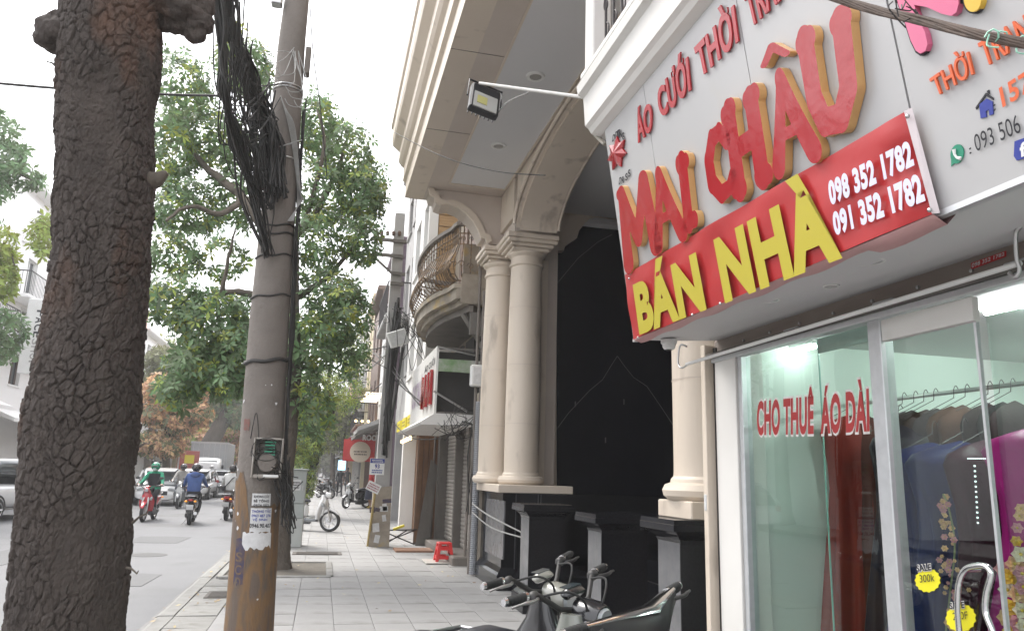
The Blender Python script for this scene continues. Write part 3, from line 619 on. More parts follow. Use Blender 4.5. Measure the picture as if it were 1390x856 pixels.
def line3(px, w, name, Y=11.955):
    b = MB(); P = [pY(x, y, Y) for x, y in px]
    for a, c in zip(P, P[1:]): d = (c-a).normalized(); n = Vector((-d.z, 0, d.x))*w/2; b.add([a-n+Vector((0, dy, 0)) for dy in (0, -.004)]+[a+n+Vector((0, dy, 0)) for dy in (-.004, 0)]+[c-n+Vector((0, dy, 0)) for dy in (0, -.004)]+[c+n+Vector((0, dy, 0)) for dy in (-.004, 0)], [(0, 1, 5, 4), (1, 2, 6, 5), (2, 3, 7, 6)])
    part(b, name, vein)
line3([(752, 587), (772, 560), (800, 530), (818, 515), (829, 497), (838, 483), (848, 497), (860, 512), (878, 524), (896, 550), (914, 577)], .012, 'inlay_line', 11.96)
line3([(755, 386), (785, 350), (812, 328), (831, 318)], .01, 'inlay_line', 11.96)
for (x, y) in ((781, 548), (847, 545), (822, 597)):
    p = pY(x, y, 11.95); part(MB().box(p, (.02, .006, .09)), 'inlay_mark', vein)
# floor, steps
part(MB().bb((2.66, 5.45, -.02), (6.4, 11.75, .04)), 'hall_floor', granite_g)
for k, x in enumerate((3.55, 3.9, 4.25)): part(MB().bb((x, 5.46+.0*k, .0), (6.39, 11.7, .2+.17*k-.002*k), bev=.012), 'step', granite)
part(MB().bb((2.95, 9.4, .0), (3.5, 10.3, .34), bev=.03), 'granite_block', granite)
part(MB().bb((2.95, 4.45, 0), (6.4, 4.8, 6.03)), 'side_wall', creamp)
# free-standing granite pedestals
def pedestal(y0, y1, zt, lab, group, col=False):
    x0, x1 = 2.35, 2.98; t = thing('pedestal', lab, 'pedestal', ((x0+x1)/2, (y0+y1)/2, 0), group)
    s_ = .10
    MB().bb((x0+s_, y0+s_, .28), (x1-s_, y1-s_, zt-.12)).build('shaft', granite, t)
    MB().bb((x0+s_-.004, y0+s_+.01, .3), (x0+s_, y1-s_-.01, zt-.16)).build('lit_shaft_face', granite_g, t)  # paler slab: light on the street side put into its colour
    def ring(zs, name):
        c = MB()
        for o, z in zs: c.v += [(x0+o, y0+o, z), (x1-o, y0+o, z), (x1-o, y1-o, z), (x0+o, y1-o, z)]
        for k in range(len(zs)-1):
            for i in range(4): j = (i+1) % 4; c.f.append((k*4+i, k*4+j, k*4+4+j, k*4+4+i)); c.m.append(0)
        c.f += [(3, 2, 1, 0), tuple(len(c.v)-4+i for i in range(4))]; c.m += [0, 0]; return c.build(name, granite, t)
    ring([(.02, 0), (.02, .18), (.035, .19), (.07, .23), (s_, .28)], 'base')
    ring([(s_, zt-.17), (s_-.01, zt-.14), (.05, zt-.10), (.03, zt-.085), (.005, zt-.08), (.0, zt-.075), (.0, zt-.035), (.006, zt-.03), (.006, zt)], 'cap')
    return t
g = 'black granite pedestals in front of the portico'
pedestal(8.8, 9.39, 1.22, 'black granite pedestal nearest the paired cream columns', g)
pedestal(6.38, 6.94, 1.24, 'middle black granite pedestal standing free behind the scooters', g)
pedestal(4.85, 5.42, 1.285, 'black granite pedestal that carries the single cream column by the shop', g)
nx = pY(962, 600, 5.14).x
nc_ = thing('column', 'single cream column on a granite pedestal beside the glass shop front', 'column', (nx, 5.14, 1.285))
MB().bb((nx-.29, 4.87, 1.2855), (nx+.29, 5.41, 1.41), bev=.008).build('plinth', cream, nc_)
column(nx, 5.14, 1.41, 4.93, nc_); cap(nx, 5.14, nc_)
MB().bb((2.5, 4.85, 5.17), (3.2, 5.448, 6.03)).build('impost_block', creamp, pb)

# ------------------------------------------------------------------ bridal shop: glass front, sign box, upper balcony
sh = thing('shop_building', 'bridal shop with a glass front under a large tilted white sign', 'shop', (4.2, 1.5, 0))
def sp_(b, name, m, smooth=False, parent=None): return b.build(name, m, parent or sh, smooth=smooth)
GX = 2.45
sp_(MB().bb((2.45, -4, 2.44), (6.8, 4.4, 8)), 'upper_wall', white_r)
wallg = mat('pale_green_wall', (.74, .79, .75), .6, col2=(.68, .73, .69), scale=.8)
sp_(MB().bb((2.62, 4.16, 0), (6.8, 4.3, 2.6)), 'side_wall', wallg); sp_(MB().bb((6.6, -4, 0), (6.8, 4.16, 2.6)), 'rear_wall', wallg)
sp_(MB().bb((2.5, -4, -.02), (6.6, 4.16, .12)), 'shop_floor', mat('shop_floor_tile', (.42, .4, .37), .25))
sp_(MB().bb((2.5, -4, 2.42), (6.6, 4.16, 2.438)), 'shop_ceiling', white_c)
sp_(MB().bb((2.42, -4, -.02), (2.5, 4.4, .16), bev=.01), 'threshold', granite_g)
# left jamb: beige trim, dark gap, white frame
sp_(MB().bb((2.36, 4.385, 0), (2.5, 4.44, 2.42), bev=.004), 'trim_post', cream)
sp_(MB().bb((2.42, 4.35, 0), (2.6, 4.384, 2.40)), 'gap', dark_in)
sp_(MB().bb((2.41, 4.10, .15), (2.6, 4.349, 2.33), bev=.004), 'jamb', white_r)
alu = mat('aluminium_frame', (.60, .61, .62), .35, .4, col2=(.5, .51, .52), scale=20)
sp_(MB().bb((2.425, 4.055, .15), (2.49, 4.099, 2.31), bev=.004), 'frame_post', alu)
b = MB(); b.bb((2.355, 4.4, 1.37), (2.385, 4.43, 1.47), bev=.004); sp_(b, 'switch_box', paper)
# shutter housing band with screws
band = mat('stained_band', (.33, .28, .24), .6, col2=(.2, .16, .14), scale=5, amt=.6, stretch=(1, .4, 2), bump=.2)
bn = sp_(MB().bb((2.43, -4, 2.335), (2.449, 4.38, 2.445)), 'shutter_band', band)
sp_(MB().bb((2.36, -4, 2.33), (2.43, 4.38, 2.352), bev=.004), 'shutter_track', conc_dark)
sp_(MB().bb((2.40, -4, 2.298), (2.46, 4.38, 2.329), bev=.004), 'shutter_track', alu)
for y in np.arange(1.5, 4.3, .28): sp_(MB().lathe((2.424, y, 2.392), [(0, -.004), (.008, -.002), (.009, .006)], 8, 'X'), 'screw', steel, True, bn)
for y in (2.05, 2.75, 3.45): sp_(MB().bb((2.405, y, 2.356), (2.429, y+.13, 2.375), bev=.003), 'hinge', alu, False, bn)
stk = [pX(1318, 357, GX-.024), pX(1366, 340, GX-.024), pX(1366, 348, GX-.024), pX(1318, 366, GX-.024)]
sp_(MB().quad(*stk), 'sticker', ink_r, False, bn); lettering('sticker_text', '098 352 1782', [stk[3]+Vector((0, -.006, .006)), stk[2]+Vector((0, .006, .006)), stk[1]+Vector((0, .006, -.004)), stk[0]+Vector((0, -.006, -.004))], paper, bn, .02, lift=.002)
# sign box volume
SB, ST = Vector((1.85, 0, 2.405)), Vector((1.65, 0, 3.805)); SN = Vector((-(ST.z-SB.z), 0, (ST.x-SB.x))).normalized(); SN = SN if SN.x < 0 else -SN
def pS(x, y, lift=0.0):          # a photo point on the tilted plane of the sign
    d = Vector(ray(x, y)); o = Vector((0, 0, H)); q = SB+SN*lift; t = (q-o).dot(SN)/d.dot(SN); return o+d*t
sg = thing('shop_sign', 'large white tilted sign with raised red letters MAI CHÂU above the glass front', 'sign', (1.9, 1.5, 2.4))
SY0, SY1 = pS(1246, 200).y, 4.35
sp_(MB().prism([(1.87, 2.41), (1.672, 3.80), (2.448, 3.80), (2.448, 2.4455), (2.1, 2.42)], -4, 4.345, 'Y'), 'sign_box', white_c)
def panel(y0, y1, name):
    b = MB(); lo, hi = SB-SN*.0, ST; 
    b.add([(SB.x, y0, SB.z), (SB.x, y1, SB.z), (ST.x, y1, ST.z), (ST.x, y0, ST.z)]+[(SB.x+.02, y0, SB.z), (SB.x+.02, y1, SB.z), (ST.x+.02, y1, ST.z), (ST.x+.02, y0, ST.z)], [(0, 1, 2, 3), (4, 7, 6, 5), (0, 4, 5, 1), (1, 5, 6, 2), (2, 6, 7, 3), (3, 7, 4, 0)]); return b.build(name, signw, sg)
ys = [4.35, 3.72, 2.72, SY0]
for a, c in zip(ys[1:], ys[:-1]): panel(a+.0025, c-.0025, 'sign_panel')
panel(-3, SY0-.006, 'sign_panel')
MB().prism([(1.845, 2.395), (1.845, 2.415), (1.875, 2.415), (1.875, 2.395)], -3, 4.352, 'Y').build('edge_trim', alu, sg)
# soffit fittings
for (x, y, r) in ((1042, 406, .05), (1178, 353, .055), (1128, 387, .03)):
    d = Vector(ray(x, y)); t = (2.425-H)/d.z; p = Vector((0, 0, H))+d*t
    o = MB().lathe((p.x, p.y, 2.424), [(r*1.25, .012), (r*1.2, -.006), (r, -.007), (r*.95, .012)], 24).build('soffit_light', white_p, sh, smooth=True); MB().lathe((p.x, p.y, 2.419), [(0, 0), (r*.95, 0)], 20).build('lens', mat('soffit_lens', (.5, .5, .49), .25), o)
# raised letters: strokes with swollen ends
def LT(*s): return strokes_sdf([(a, b, c, d, e*1.14, f*1.14) for a, b, c, d, e, f in s])
LET = {
 'M': LT((.12, 0, .12, .92, .13, .10), (.12, .9, .47, .25, .11, .10), (.47, .25, .80, .95, .10, .11), (.82, .95, .90, .06, .11, .13), (.10, .95, .02, .93, .07, .06)),
 'A': LT((.1, .04, .45, .93, .13, .10), (.45, .93, .88, .04, .13, .14), (.28, .34, .72, .34, .06, .06)),
 'I': LT((.45, .08, .5, .92, .17, .17), (.32, .06, .72, .06, .11, .11), (.36, .92, .68, .94, .13, .1)),
 'C': LT((.86, .78, .68, .93, .14, .12), (.68, .93, .36, .88, .1, .12), (.36, .88, .15, .6, .13, .14), (.15, .6, .18, .3, .15, .15), (.18, .3, .45, .07, .14, .12), (.45, .07, .75, .1, .11, .1), (.75, .1, .9, .24, .1, .1)),
 'H': LT((.18, .06, .2, .9, .15, .14), (.06, .88, .28, .94, .1, .1), (.78, .06, .8, .9, .15, .15), (.7, .92, .92, .96, .1, .1), (.2, .46, .8, .5, .1, .1), (.06, .06, .26, .04, .1, .1), (.7, .05, .92, .04, .1, .1)),
 'U': LT((.13, .94, .16, .35, .15, .14), (.16, .35, .3, .08, .14, .13), (.3, .08, .62, .04, .12, .13), (.62, .04, .82, .3, .13, .14), (.82, .3, .84, .95, .14, .15), (.04, .93, .24, .97, .1, .1), (.74, .95, .94, .98, .1, .09)),
 '^': LT((.05, .1, .5, .85, .14, .17), (.5, .85, .95, .15, .17, .14)),
}
def bigletter(k, q, dep=.036):
    Q4 = [pS(x, y, .003) for x, y in q]; LL = LET[k]; shape3d('raised_letter', contour(LET[k], 64), bilin(Q4), SN, dep, [redl, gold], sg)
bigletter('M', [(855, 359), (904, 335), (889, 234), (845, 258)])
bigletter('A', [(898, 336), (940, 314), (920, 223), (887, 240)])
bigletter('I', [(930, 313), (962, 298), (950, 207), (918, 222)])
bigletter('C', [(972, 279), (1012, 258), (996, 166), (962, 184)])
bigletter('H', [(1005, 265), (1058, 238), (1038, 119), (988, 146)])
bigletter('A', [(1062, 233), (1124, 203), (1096, 88), (1047, 112)])
bigletter('^', [(1046, 92), (1080, 76), (1072, 52), (1042, 68)])
bigletter('U', [(1112, 186), (1182, 152), (1164, 18), (1094, 54)])
small_r = mat('thin_red_acrylic', (.42, .02, .03), .25, col2=(.34, .02, .025), scale=8)
def sq(q, l=.003): return [pS(x, y, l) for x, y in q]
for s, q in (('ÁO', [(868, 193), (888, 174), (886, 138), (864, 162)]), ('CƯỚI', [(899, 160), (940, 120), (936, 79), (893, 126)]), ('THỜI', [(953, 104), (1005, 54), (999, 9), (945, 67)]), ('TRANG', [(1022, 36), (1088, -26), (1078, -80), (1012, -5)])):
    lettering('red_letters', s, sq(q), [small_r, small_r], sg, .032, extr=.009)
# star emblem and the arc of letters round it
cs = (839, 208); b = []
for k in range(14): a = PI/2+2*PI*k/14*1.0; r = 1 if k % 2 == 0 else .62; b.append((math.cos(a)*r, math.sin(a)*r))
pts = [pS(cs[0]+13*x, cs[1]-23*y-5*x, .003) for x, y in b]; c = pS(cs[0], cs[1], .003); m_ = MB(); n = len(pts)
m_.add([c+SN*.035]+[p+SN*.012 for p in pts]+pts, [(0, i+1, (i+1) % n+1) for i in range(n)]+[(i+1, i+1+n, (i+1) % n+1+n, (i+1) % n+1) for i in range(n)]); m_.build('star_emblem', [redl], sg)
for s, x, y, r in (('D', 833, 187, .35), ('D', 837, 183, .15), ('I', 840, 181, 0), ('N', 843, 182, -.2), ('G', 847, 185, -.4), ('D', 842, 245, .3), ('R', 846, 244, .2), ('S', 851, 240, -.1), ('S', 855, 235, -.2)):
    w, h = 1.7, 4.5; lettering('emblem_letter', s, sq([(x-w, y+h+1), (x+w, y+h-1), (x+w+r*3, y-h-1), (x-w+r*3, y-h+1)]), ink, sg, .03)
# right-hand panel
org = mat('orange_acrylic', (.62, .11, .03), .3)
lettering('orange_letters', 'THỜI', sq([(1274, 131), (1325, 100), (1318, 71), (1265, 108)]), [org, org], sg, .012, extr=.008)
lettering('orange_letters', 'TRANG', sq([(1341, 91), (1425, 40), (1415, 8), (1331, 60)]), [org, org], sg, .012, extr=.008)
lettering('sign_text', ':', sq([(1350, 151), (1353, 149), (1352, 137), (1349, 139)]), ink, sg, .02)
lettering('sign_text', '157', sq([(1362, 145), (1404, 121), (1398, 95), (1357, 121)]), org, sg, .03)
lettering('sign_text', ':', sq([(1317, 209), (1320, 208), (1319, 196), (1316, 198)]), ink, sg, .02)
lettering('sign_text', '093 506', sq([(1326, 206), (1388, 179), (1382, 155), (1322, 184)]), ink, sg, .0)
def flat(px, m, name, l=.004, d=.004):
    P = [pS(x, y, l) for x, y in px]; P2 = [p-SN*(l-.001) for p in P]; n = len(P); b = MB()
    from mathutils.geometry import tessellate_polygon
    b.add(P+P2, [(i, (i+1) % n, (i+1) % n+n, i+n) for i in range(n)])
    tr = tessellate_polygon([[Vector((x, y, 0)) for x, y in px]])
    for t in tr: b.f.append(tuple(t)); b.m.append(0)
    return b.build(name, m, sg)
blue = mat('sign_blue', (.02, .035, .25), .4); flat([(1329, 142), (1339, 134), (1347, 138), (1348, 155), (1343, 157), (1342, 149), (1338, 151), (1339, 159), (1331, 161)], blue, 'house_icon')
flat([(1325, 149), (1324, 146), (1338, 126), (1348, 133), (1348, 136), (1338, 130)], ink, 'roof_icon'); flat([(1339, 124), (1342, 122), (1343, 128), (1341, 127)], ink, 'chimney_icon')
wg = mat('sign_green', (.015, .22, .13), .4); w8 = [(1299+9*math.cos(t), 209-13*math.sin(t)+-2*math.cos(t)) for t in [2*PI*k/20 for k in range(20)]]
flat(w8, wg, 'phone_icon'); flat([(1291, 211), (1297, 220), (1291, 226)], wg, 'phone_icon_tail', .0035)
MB().tube([pS(x, y, .008) for x, y in ((1295, 203), (1296, 210), (1299, 214), (1304, 215))], [.006, .004, .004, .006], 6).build('handset_mark', white_p, sg)
flat([(1377, 192), (1399, 184), (1401, 212), (1380, 218), (1376, 212)], blue, 'social_icon'); lettering('social_letter', 'f', sq([(1386, 213), (1394, 210), (1393, 193), (1385, 196)], .006), white_p, sg, .04)
pink = mat('pink_acrylic', (.60, .13, .24), .3)
pk = [(1205, -10), (1216, -2), (1228, 30), (1236, 55), (1243, 69), (1249, 73), (1256, 69), (1259, 60), (1256, 45), (1250, 32), (1243, 16), (1241, 7), (1258, 10), (1278, 19), (1291, 22), (1298, 17), (1301, 6), (1300, -12)]
mx_ = sum(x for x, y in pk)/len(pk); my_ = sum(y for x, y in pk)/len(pk)
flat([(mx_+(x-mx_)*1.05+.5, my_+(y-my_)*1.07) for x, y in pk], ink, 'pink_letter_outline', .015); flat(pk, pink, 'pink_letter', .022)
ye = mat('yellow_acrylic', (.65, .42, .05), .3)
flat([(1320+14*math.cos(t), -2-21*math.sin(t)) for t in [2*PI*k/24 for k in range(24)]], ink, 'yellow_dot_outline', .015); flat([(1320+12*math.cos(t), -2-18.5*math.sin(t)) for t in [2*PI*k/24 for k in range(24)]], ye, 'yellow_dot', .022)
# the red banner tied over the lower edge
bnn = thing('banner', 'red banner with yellow words BÁN NHÀ tied along the sign edge', 'banner', (1.8, 3, 2.5))
redc = mat('red_vinyl', (.43, .025, .028), .35, col2=(.37, .02, .022), scale=2, amt=.8, bump=.15, bscale=5); BQ = bilin([pS(860, 461, .03), pS(1267, 290, .03), pS(1229, 151, .03), pS(848, 373, .03)])
b = MB(); nu, nv = 60, 12; V = []
for i in range(nu+1):
    for j in range(nv+1):
        u, v = i/nu, j/nv; p = BQ(u, v); w = .004*math.sin(u*9+v*3)+.003*math.sin(u*23-v*9)+.012*math.exp(-((u-.97)/.02)**2)*math.sin(v*9)+.006*math.exp(-((v-.95)/.06)**2)*math.sin(u*30); V.append(p+SN*w)
b.add(V, [(i*(nv+1)+j, (i+1)*(nv+1)+j, (i+1)*(nv+1)+j+1, i*(nv+1)+j+1) for i in range(nu) for j in range(nv)]); b.build('banner_sheet', redc, bnn, smooth=180, fix=False)
pinkb = mat('banner_back', (.6, .34, .34), .5)
hem = MB(); V = []
for i in range(41): p = BQ(i/40, 0); w = .012+.006*math.sin(i*.9)+(.02 if i > 34 else 0); V += [p-Vector((0, 0, .002)), p+Vector((.05, 0, -.004-w)), p+Vector((.09, 0, .012))]
hem.add(V, [(i*3+k, i*3+3+k, i*3+4+k, i*3+1+k) for i in range(40) for k in range(2)]); hem.build('folded_hem', pinkb, bnn, smooth=180)
b = MB(); b.add([BQ(1, 0)+SN*.006, BQ(1, 1)+SN*.006, pS(1238, 146, .025), pS(1276, 289, .02)], [(0, 1, 2, 3)]); b.build('curled_edge', mat('banner_white_edge', (.62, .55, .56), .5), bnn)
yl = mat('yellow_vinyl', (.44, .37, .03), .45); lv = mat('lavender_vinyl', (.62, .62, .78), .45)
def bq(q): return [pS(x, y, .044) for x, y in q]
lettering('yellow_letters', 'BÁN', bq([(868, 450), (959, 415), (946, 347), (860, 391)]), yl, bnn, .05)
lettering('yellow_letters', 'NHÀ', bq([(984, 406), (1143, 343), (1121, 250), (970, 331)]), yl, bnn, .05)
lettering('phone_digits', '098 352 1782', bq([(1128, 277), (1242, 222), (1236, 192), (1124, 249)]), lv, bnn, .05)
lettering('phone_digits', '091 352 1782', bq([(1134, 318), (1257, 270), (1249, 237), (1130, 291)]), lv, bnn, .05)
for (x, y) in ((866, 458), (978, 412), (1262, 285), (940, 427), (1232, 158), (854, 378)): MB().sph(pS(x, y, .046), .008, 8, 5).build('rivet', steel, bnn, smooth=180)
# cornice, balcony post, railing above the sign
cn = [(1.655, 3.806), (1.60, 3.83), (1.58, 3.86), (1.555, 3.88), (1.54, 4.08), (1.50, 4.10), (1.49, 4.16), (1.56, 4.19), (2.3, 4.2), (2.3, 3.806)]
sp_(MB().prism(cn, -4, 4.47, 'Y'), 'cornice', white_r)
sp_(MB().bb((1.53, 4.26, 4.2), (1.66, 4.42, 7.2), bev=.01), 'corner_post', white_r); sp_(MB().bb((1.505, -4, 4.19), (1.60, 4.44, 4.24), bev=.01), 'rail_kerb', white_r)
irn = mat('wrought_iron', (.035, .03, .03), .5, .3); rl = thing('railing', 'black wrought iron scroll railing of the balcony above the shop sign', 'railing', (1.6, 2, 4.2))
b = MB(); b.tube([(1.6, -2, 5.1), (1.6, 4.26, 5.1)], .02, 6); b.tube([(1.6, -2, 4.3), (1.6, 4.26, 4.3)], .012, 6); b.build('rail', irn, rl)
for k in range(22):
    y = 4.2-.14*k; s_ = MB(); s_.tube([(1.6, y, 4.24), (1.6, y, 5.1)], .009, 6)
    for z0, sg_ in ((4.42, 1), (4.64, -1), (4.9, 1)): s_.tube([(1.6, y-.01-sg_*(.055-.045*t)*math.sin(t*5.5)-.05*sg_*0, z0+(.075-.06*t)*math.cos(t*5.5)) for t in [j/14 for j in range(15)]], .006, 5)
    s_.build('baluster', irn, rl)
bb_ = thing('cloth_banner', 'pink and white printed cloth hanging behind the balcony railing', 'banner', (1.7, 3.4, 4.3)); b = MB(); V = []
for i in range(25):
    for j in range(9): V.append((1.68+.02*math.sin(i*.8+j), 4.1-.07*i, 4.25+.12*j))
b.add(V, [(i*9+j, (i+1)*9+j, (i+1)*9+j+1, i*9+j+1) for i in range(24) for j in range(8)]); b.build('sheet', mat('pink_cloth', (.7, .66, .66), .7, col2=(.6, .08, .16), scale=2.4, amt=.06), bb_, smooth=180)
# conduit hugging the corner, floodlight on its arm
cd = thing('conduit', 'bundle of pale cables in tape running round the corner under the balcony', 'conduit', (1.5, 4.5, 4))
for k in range(4):
    MB().tube(spl([pY(826+k, 82, 4.3)+Vector((.0, 0, .01*k)), pY(806+k*2, 98, 4.5), pY(799+k*2, 130, 4.52), pY(797+k*2, 160, 4.52), pY(805+k, 180, 4.5), pY(820+k, 196, 4.4)], 8), .011, 7).build('cable', mat('taped_cable', (.45, .42, .36), .7, col2=(.2, .18, .15), scale=24, amt=.5), cd, smooth=80)
A = pY(806, 134, 4.42); E_ = pY(651, 113, 5.2); fl = thing('floodlight', 'small black LED floodlight on a thin arm reaching out from the balcony corner', 'floodlight', tuple(A))
MB().tube([A, A.lerp(E_, .5), E_], [.014, .012, .012], 8).build('arm', white_r, fl, smooth=60)
MB().lathe(tuple(A), [(0, -.01), (.035, -.01), (.035, .012), (0, .012)], 12, 'Y').build('wall_flange', steel, fl)
fc = pY(657, 138, 5.2); FM = Matrix.Rotation(R(8), 3, 'Y') @ Matrix.Rotation(R(-22), 3, 'X') @ Matrix.Rotation(R(8), 3, 'Z')
def loc_(p): return fc+FM @ Vector(p)*1.45
MB().box(fc, (.235, .07, .28), M=FM, bev=.012).build('housing', black_m, fl)
f = MB().box(loc_((0, -.028, -.035)), (.19, .008, .165), M=FM).build('lens', mat('flood_lens', (.34, .34, .32), .08), fl)
MB().box(loc_((-.02, -.0325, -.035)), (.08, .004, .08), M=FM).build('led_chip', mat('led_chip', (.36, .34, .12), .4), fl)
b = MB()
for k in range(7): b.box(loc_((-.07+.0233*k, .032, 0)), (.007, .024, .25), M=FM)
b.build('cooling_fins', black_m, fl)
MB().tube([loc_((-.095, 0, .0)), loc_((-.095, 0, .13)), loc_((.095, 0, .13)), loc_((.095, 0, 0))], .008, 6).build('yoke', black_m, fl)
MB().tube(spl([loc_((.09, .02, -.02)), pY(690, 138, 5.1), pY(715, 127, 5.0), pY(728, 122, 4.95), pY(800, 134, 4.5)], 8), .005, 6).build('lead', cable_g, fl, smooth=80)
# dome camera, white rod, hook
cm = thing('dome_camera', 'small white dome camera under the left end of the shop sign', 'camera', (1.95, 4.25, 2.4)); p = pY(908, 466, 4.25)
MB().lathe((p.x, 4.25, 2.405), [(.0, 0), (.05, 0), (.05, -.02), (.042, -.028)], 20).build('base', white_p, cm, smooth=40); MB().sph((p.x, 4.25, 2.375), .034, 14, 10).build('dome', black_m, cm, smooth=180)
MB().lathe((p.x, 4.25, 2.38), [(.042, 0), (.04, -.02), (.03, -.034), (.024, -.036)], 18).build('shroud', white_p, cm, smooth=180)
rd = thing('awning_rod', 'long white rod with a hook hung in front of the shutter band', 'rod', (2.3, 3, 2.3))
MB().tube([pX(932, 494, 2.17), pX(1385, 357, 2.30)], .011, 8).build('rod', white_p, rd, smooth=60)
MB().tube(spl([pX(932, 470, 2.17), pX(924, 468, 2.17), pX(921, 480, 2.17), pX(921, 494, 2.17), pX(926, 499, 2.17), pX(934, 494, 2.17)], 6), .006, 6).build('hook', steel, rd, smooth=80)
MB().tube(spl([pX(1372, 304, 2.26), pX(1385, 306, 2.26), pX(1379, 318, 2.27), pX(1380, 350, 2.29), pX(1384, 366, 2.3), pX(1378, 376, 2.3), pX(1370, 370, 2.3)], 6), .008, 6).build('hook', steel, rd, smooth=80)
# glass panes, door, handle
gl = glassmat('shop_glass', (.86, .94, .90), 1.5, 1.3)
def pane(y0, y1, z0, z1, x, name): return sp_(MB().bb((x, y0, z0), (x+.008, y1, z1)), name, gl)
YP = pX(1195, 600, GX).y; YQ = pX(1213, 600, GX).y; YD = pX(1345, 600, GX).y
pane(YP+.002, 4.053, .16, 2.296, 2.458, 'glass_pane')
sp_(MB().bb((2.42, YQ, .15), (2.49, YP, 2.31), bev=.004), 'frame_post', alu)
pane(YD, YQ-.006, .17, 2.19, 2.44, 'glass_door'); pane(-3, YD-.012, .16, 2.29, 2.475, 'glass_pane')
sp_(MB().bb((2.436, YD, .17), (2.452, YD+.012, 2.19)), 'door_edge', alu)
sp_(MB().bb((2.425, YD, 2.195), (2.46, YQ-.003, 2.292), bev=.003), 'door_header', white_r)
ym = pX(1112, 500, 2.47).y; sp_(MB().bb((2.468, ym, 2.22), (2.48, YP+.003, 2.296)), 'glass_clamp_strip', alu); sp_(MB().bb((2.467, ym-.004, .17), (2.474, ym+.001, 2.296)), 'pane_edge', mat('glass_edge', (.2, .4, .34), .2))
hp = [pX(1302, 856, 2.40), pX(1300, 822, 2.39), pX(1302, 790, 2.385), pX(1311, 772, 2.385), pX(1328, 767, 2.385), pX(1340, 769, 2.385), pX(1345, 780, 2.385), pX(1339, 805, 2.385), pX(1338, 830, 2.385), pX(1347, 856, 2.385), pX(1350, 885, 2.39), pX(1335, 905, 2.39), pX(1312, 900, 2.39), pX(1302, 880, 2.39)]
dh = thing('door_handle', 'curved tubular steel pull handle on the glass shop door', 'door handle', tuple(hp[0]))
MB().tube(spl(hp+[hp[0]], 8), .0115, 12).build('tube', chrome, dh, smooth=80)
for i in (3, 12): MB().tube([hp[i], hp[i]+Vector((.06, 0, 0))], .011, 10).build('mount', chrome, dh, smooth=60)
redt = mat('window_red_vinyl', (.42, .03, .03), .4); edge = mat('window_white_vinyl', (.75, .72, .7), .5)
for s, q in (('CHO THUÊ', [(1028, 588), (1105, 586), (1105, 540), (1028, 547)]), ('ÁO DÀI', [(1114.5, 586), (1181, 582), (1180, 530), (1114.5, 540)])):
    Q4 = [pX(x, y, 2.4535) for x, y in q]; lettering('window_lettering', s, Q4, edge, sh, .085, lift=.001); lettering('window_lettering', s, Q4, redt, sh, .04, lift=.0028)
def burst(cx, cy, r, t1):
    P = [pX(cx+r*(1+.1*(k % 2))*math.cos(2*PI*k/30), cy+r*.95*(1+.1*(k % 2))*math.sin(2*PI*k/30), 2.434) for k in range(30)]; o = thing('price_tag', 'yellow starburst price sticker marked '+t1+' on the glass door', 'price tag', tuple(P[0]))
    MB().add(P+[p+Vector((.003, 0, 0)) for p in P], [tuple(range(30))]+[(i, (i+1) % 30, (i+1) % 30+30, i+30) for i in range(30)]).build('starburst', mat('sticker_yellow', (.8, .72, .02), .5), o)
    lettering('price', t1, [pX(cx-10, cy+3, 2.431), pX(cx+10, cy+1, 2.431), pX(cx+9, cy-9, 2.431), pX(cx-11, cy-7, 2.431)], ink, o, .0, lift=.001)
    for b_, m_, l in ((.11, edge, .0), (.03, ink, .0015)): lettering('sale_word', 'SALE', [pX(cx-14, cy-12, 2.431), pX(cx+6, cy-14, 2.431), pX(cx+5, cy-22, 2.431), pX(cx-15, cy-20, 2.431)], m_, o, b_, lift=.001+l)
burst(1259, 787, 16, '300k'); burst(1304, 838, 19, '200F')
# tubes of light inside
em = mat('tube_light', (.9, 1, .97), emit=85)
for (x0, y0, x1, y1, X) in ((1337, 410, 1470, 372, 3.1), (1072, 478, 1106, 470, 2.85)):
    a, c = pX(x0, y0, X), pX(x1, y1, X); z = min(2.40, a.z); t = thing('tube_lamp', 'lit fluorescent tube under the shop ceiling'+(' seen at the right edge' if x0 > 1300 else ' above the window lettering'), 'lamp', (a.x, a.y, z)); a.z = c.z = z
    MB().tube([a, c], .016, 8).build('tube', em if x0 > 1300 else mat('dimmer_tube_light', (.9, 1, .97), emit=16), t); MB().tube([a+Vector((0, 0, .025)), c+Vector((0, 0, .025))], .02, 6).build('holder', white_p, t)
a2 = Vector((4.6, 3.4, 2.40)); t = thing('tube_lamp', 'lit fluorescent tube deep inside the shop', 'lamp', tuple(a2)); MB().tube([a2, a2-Vector((0, 1.3, 0))], .016, 8).build('tube', em, t)
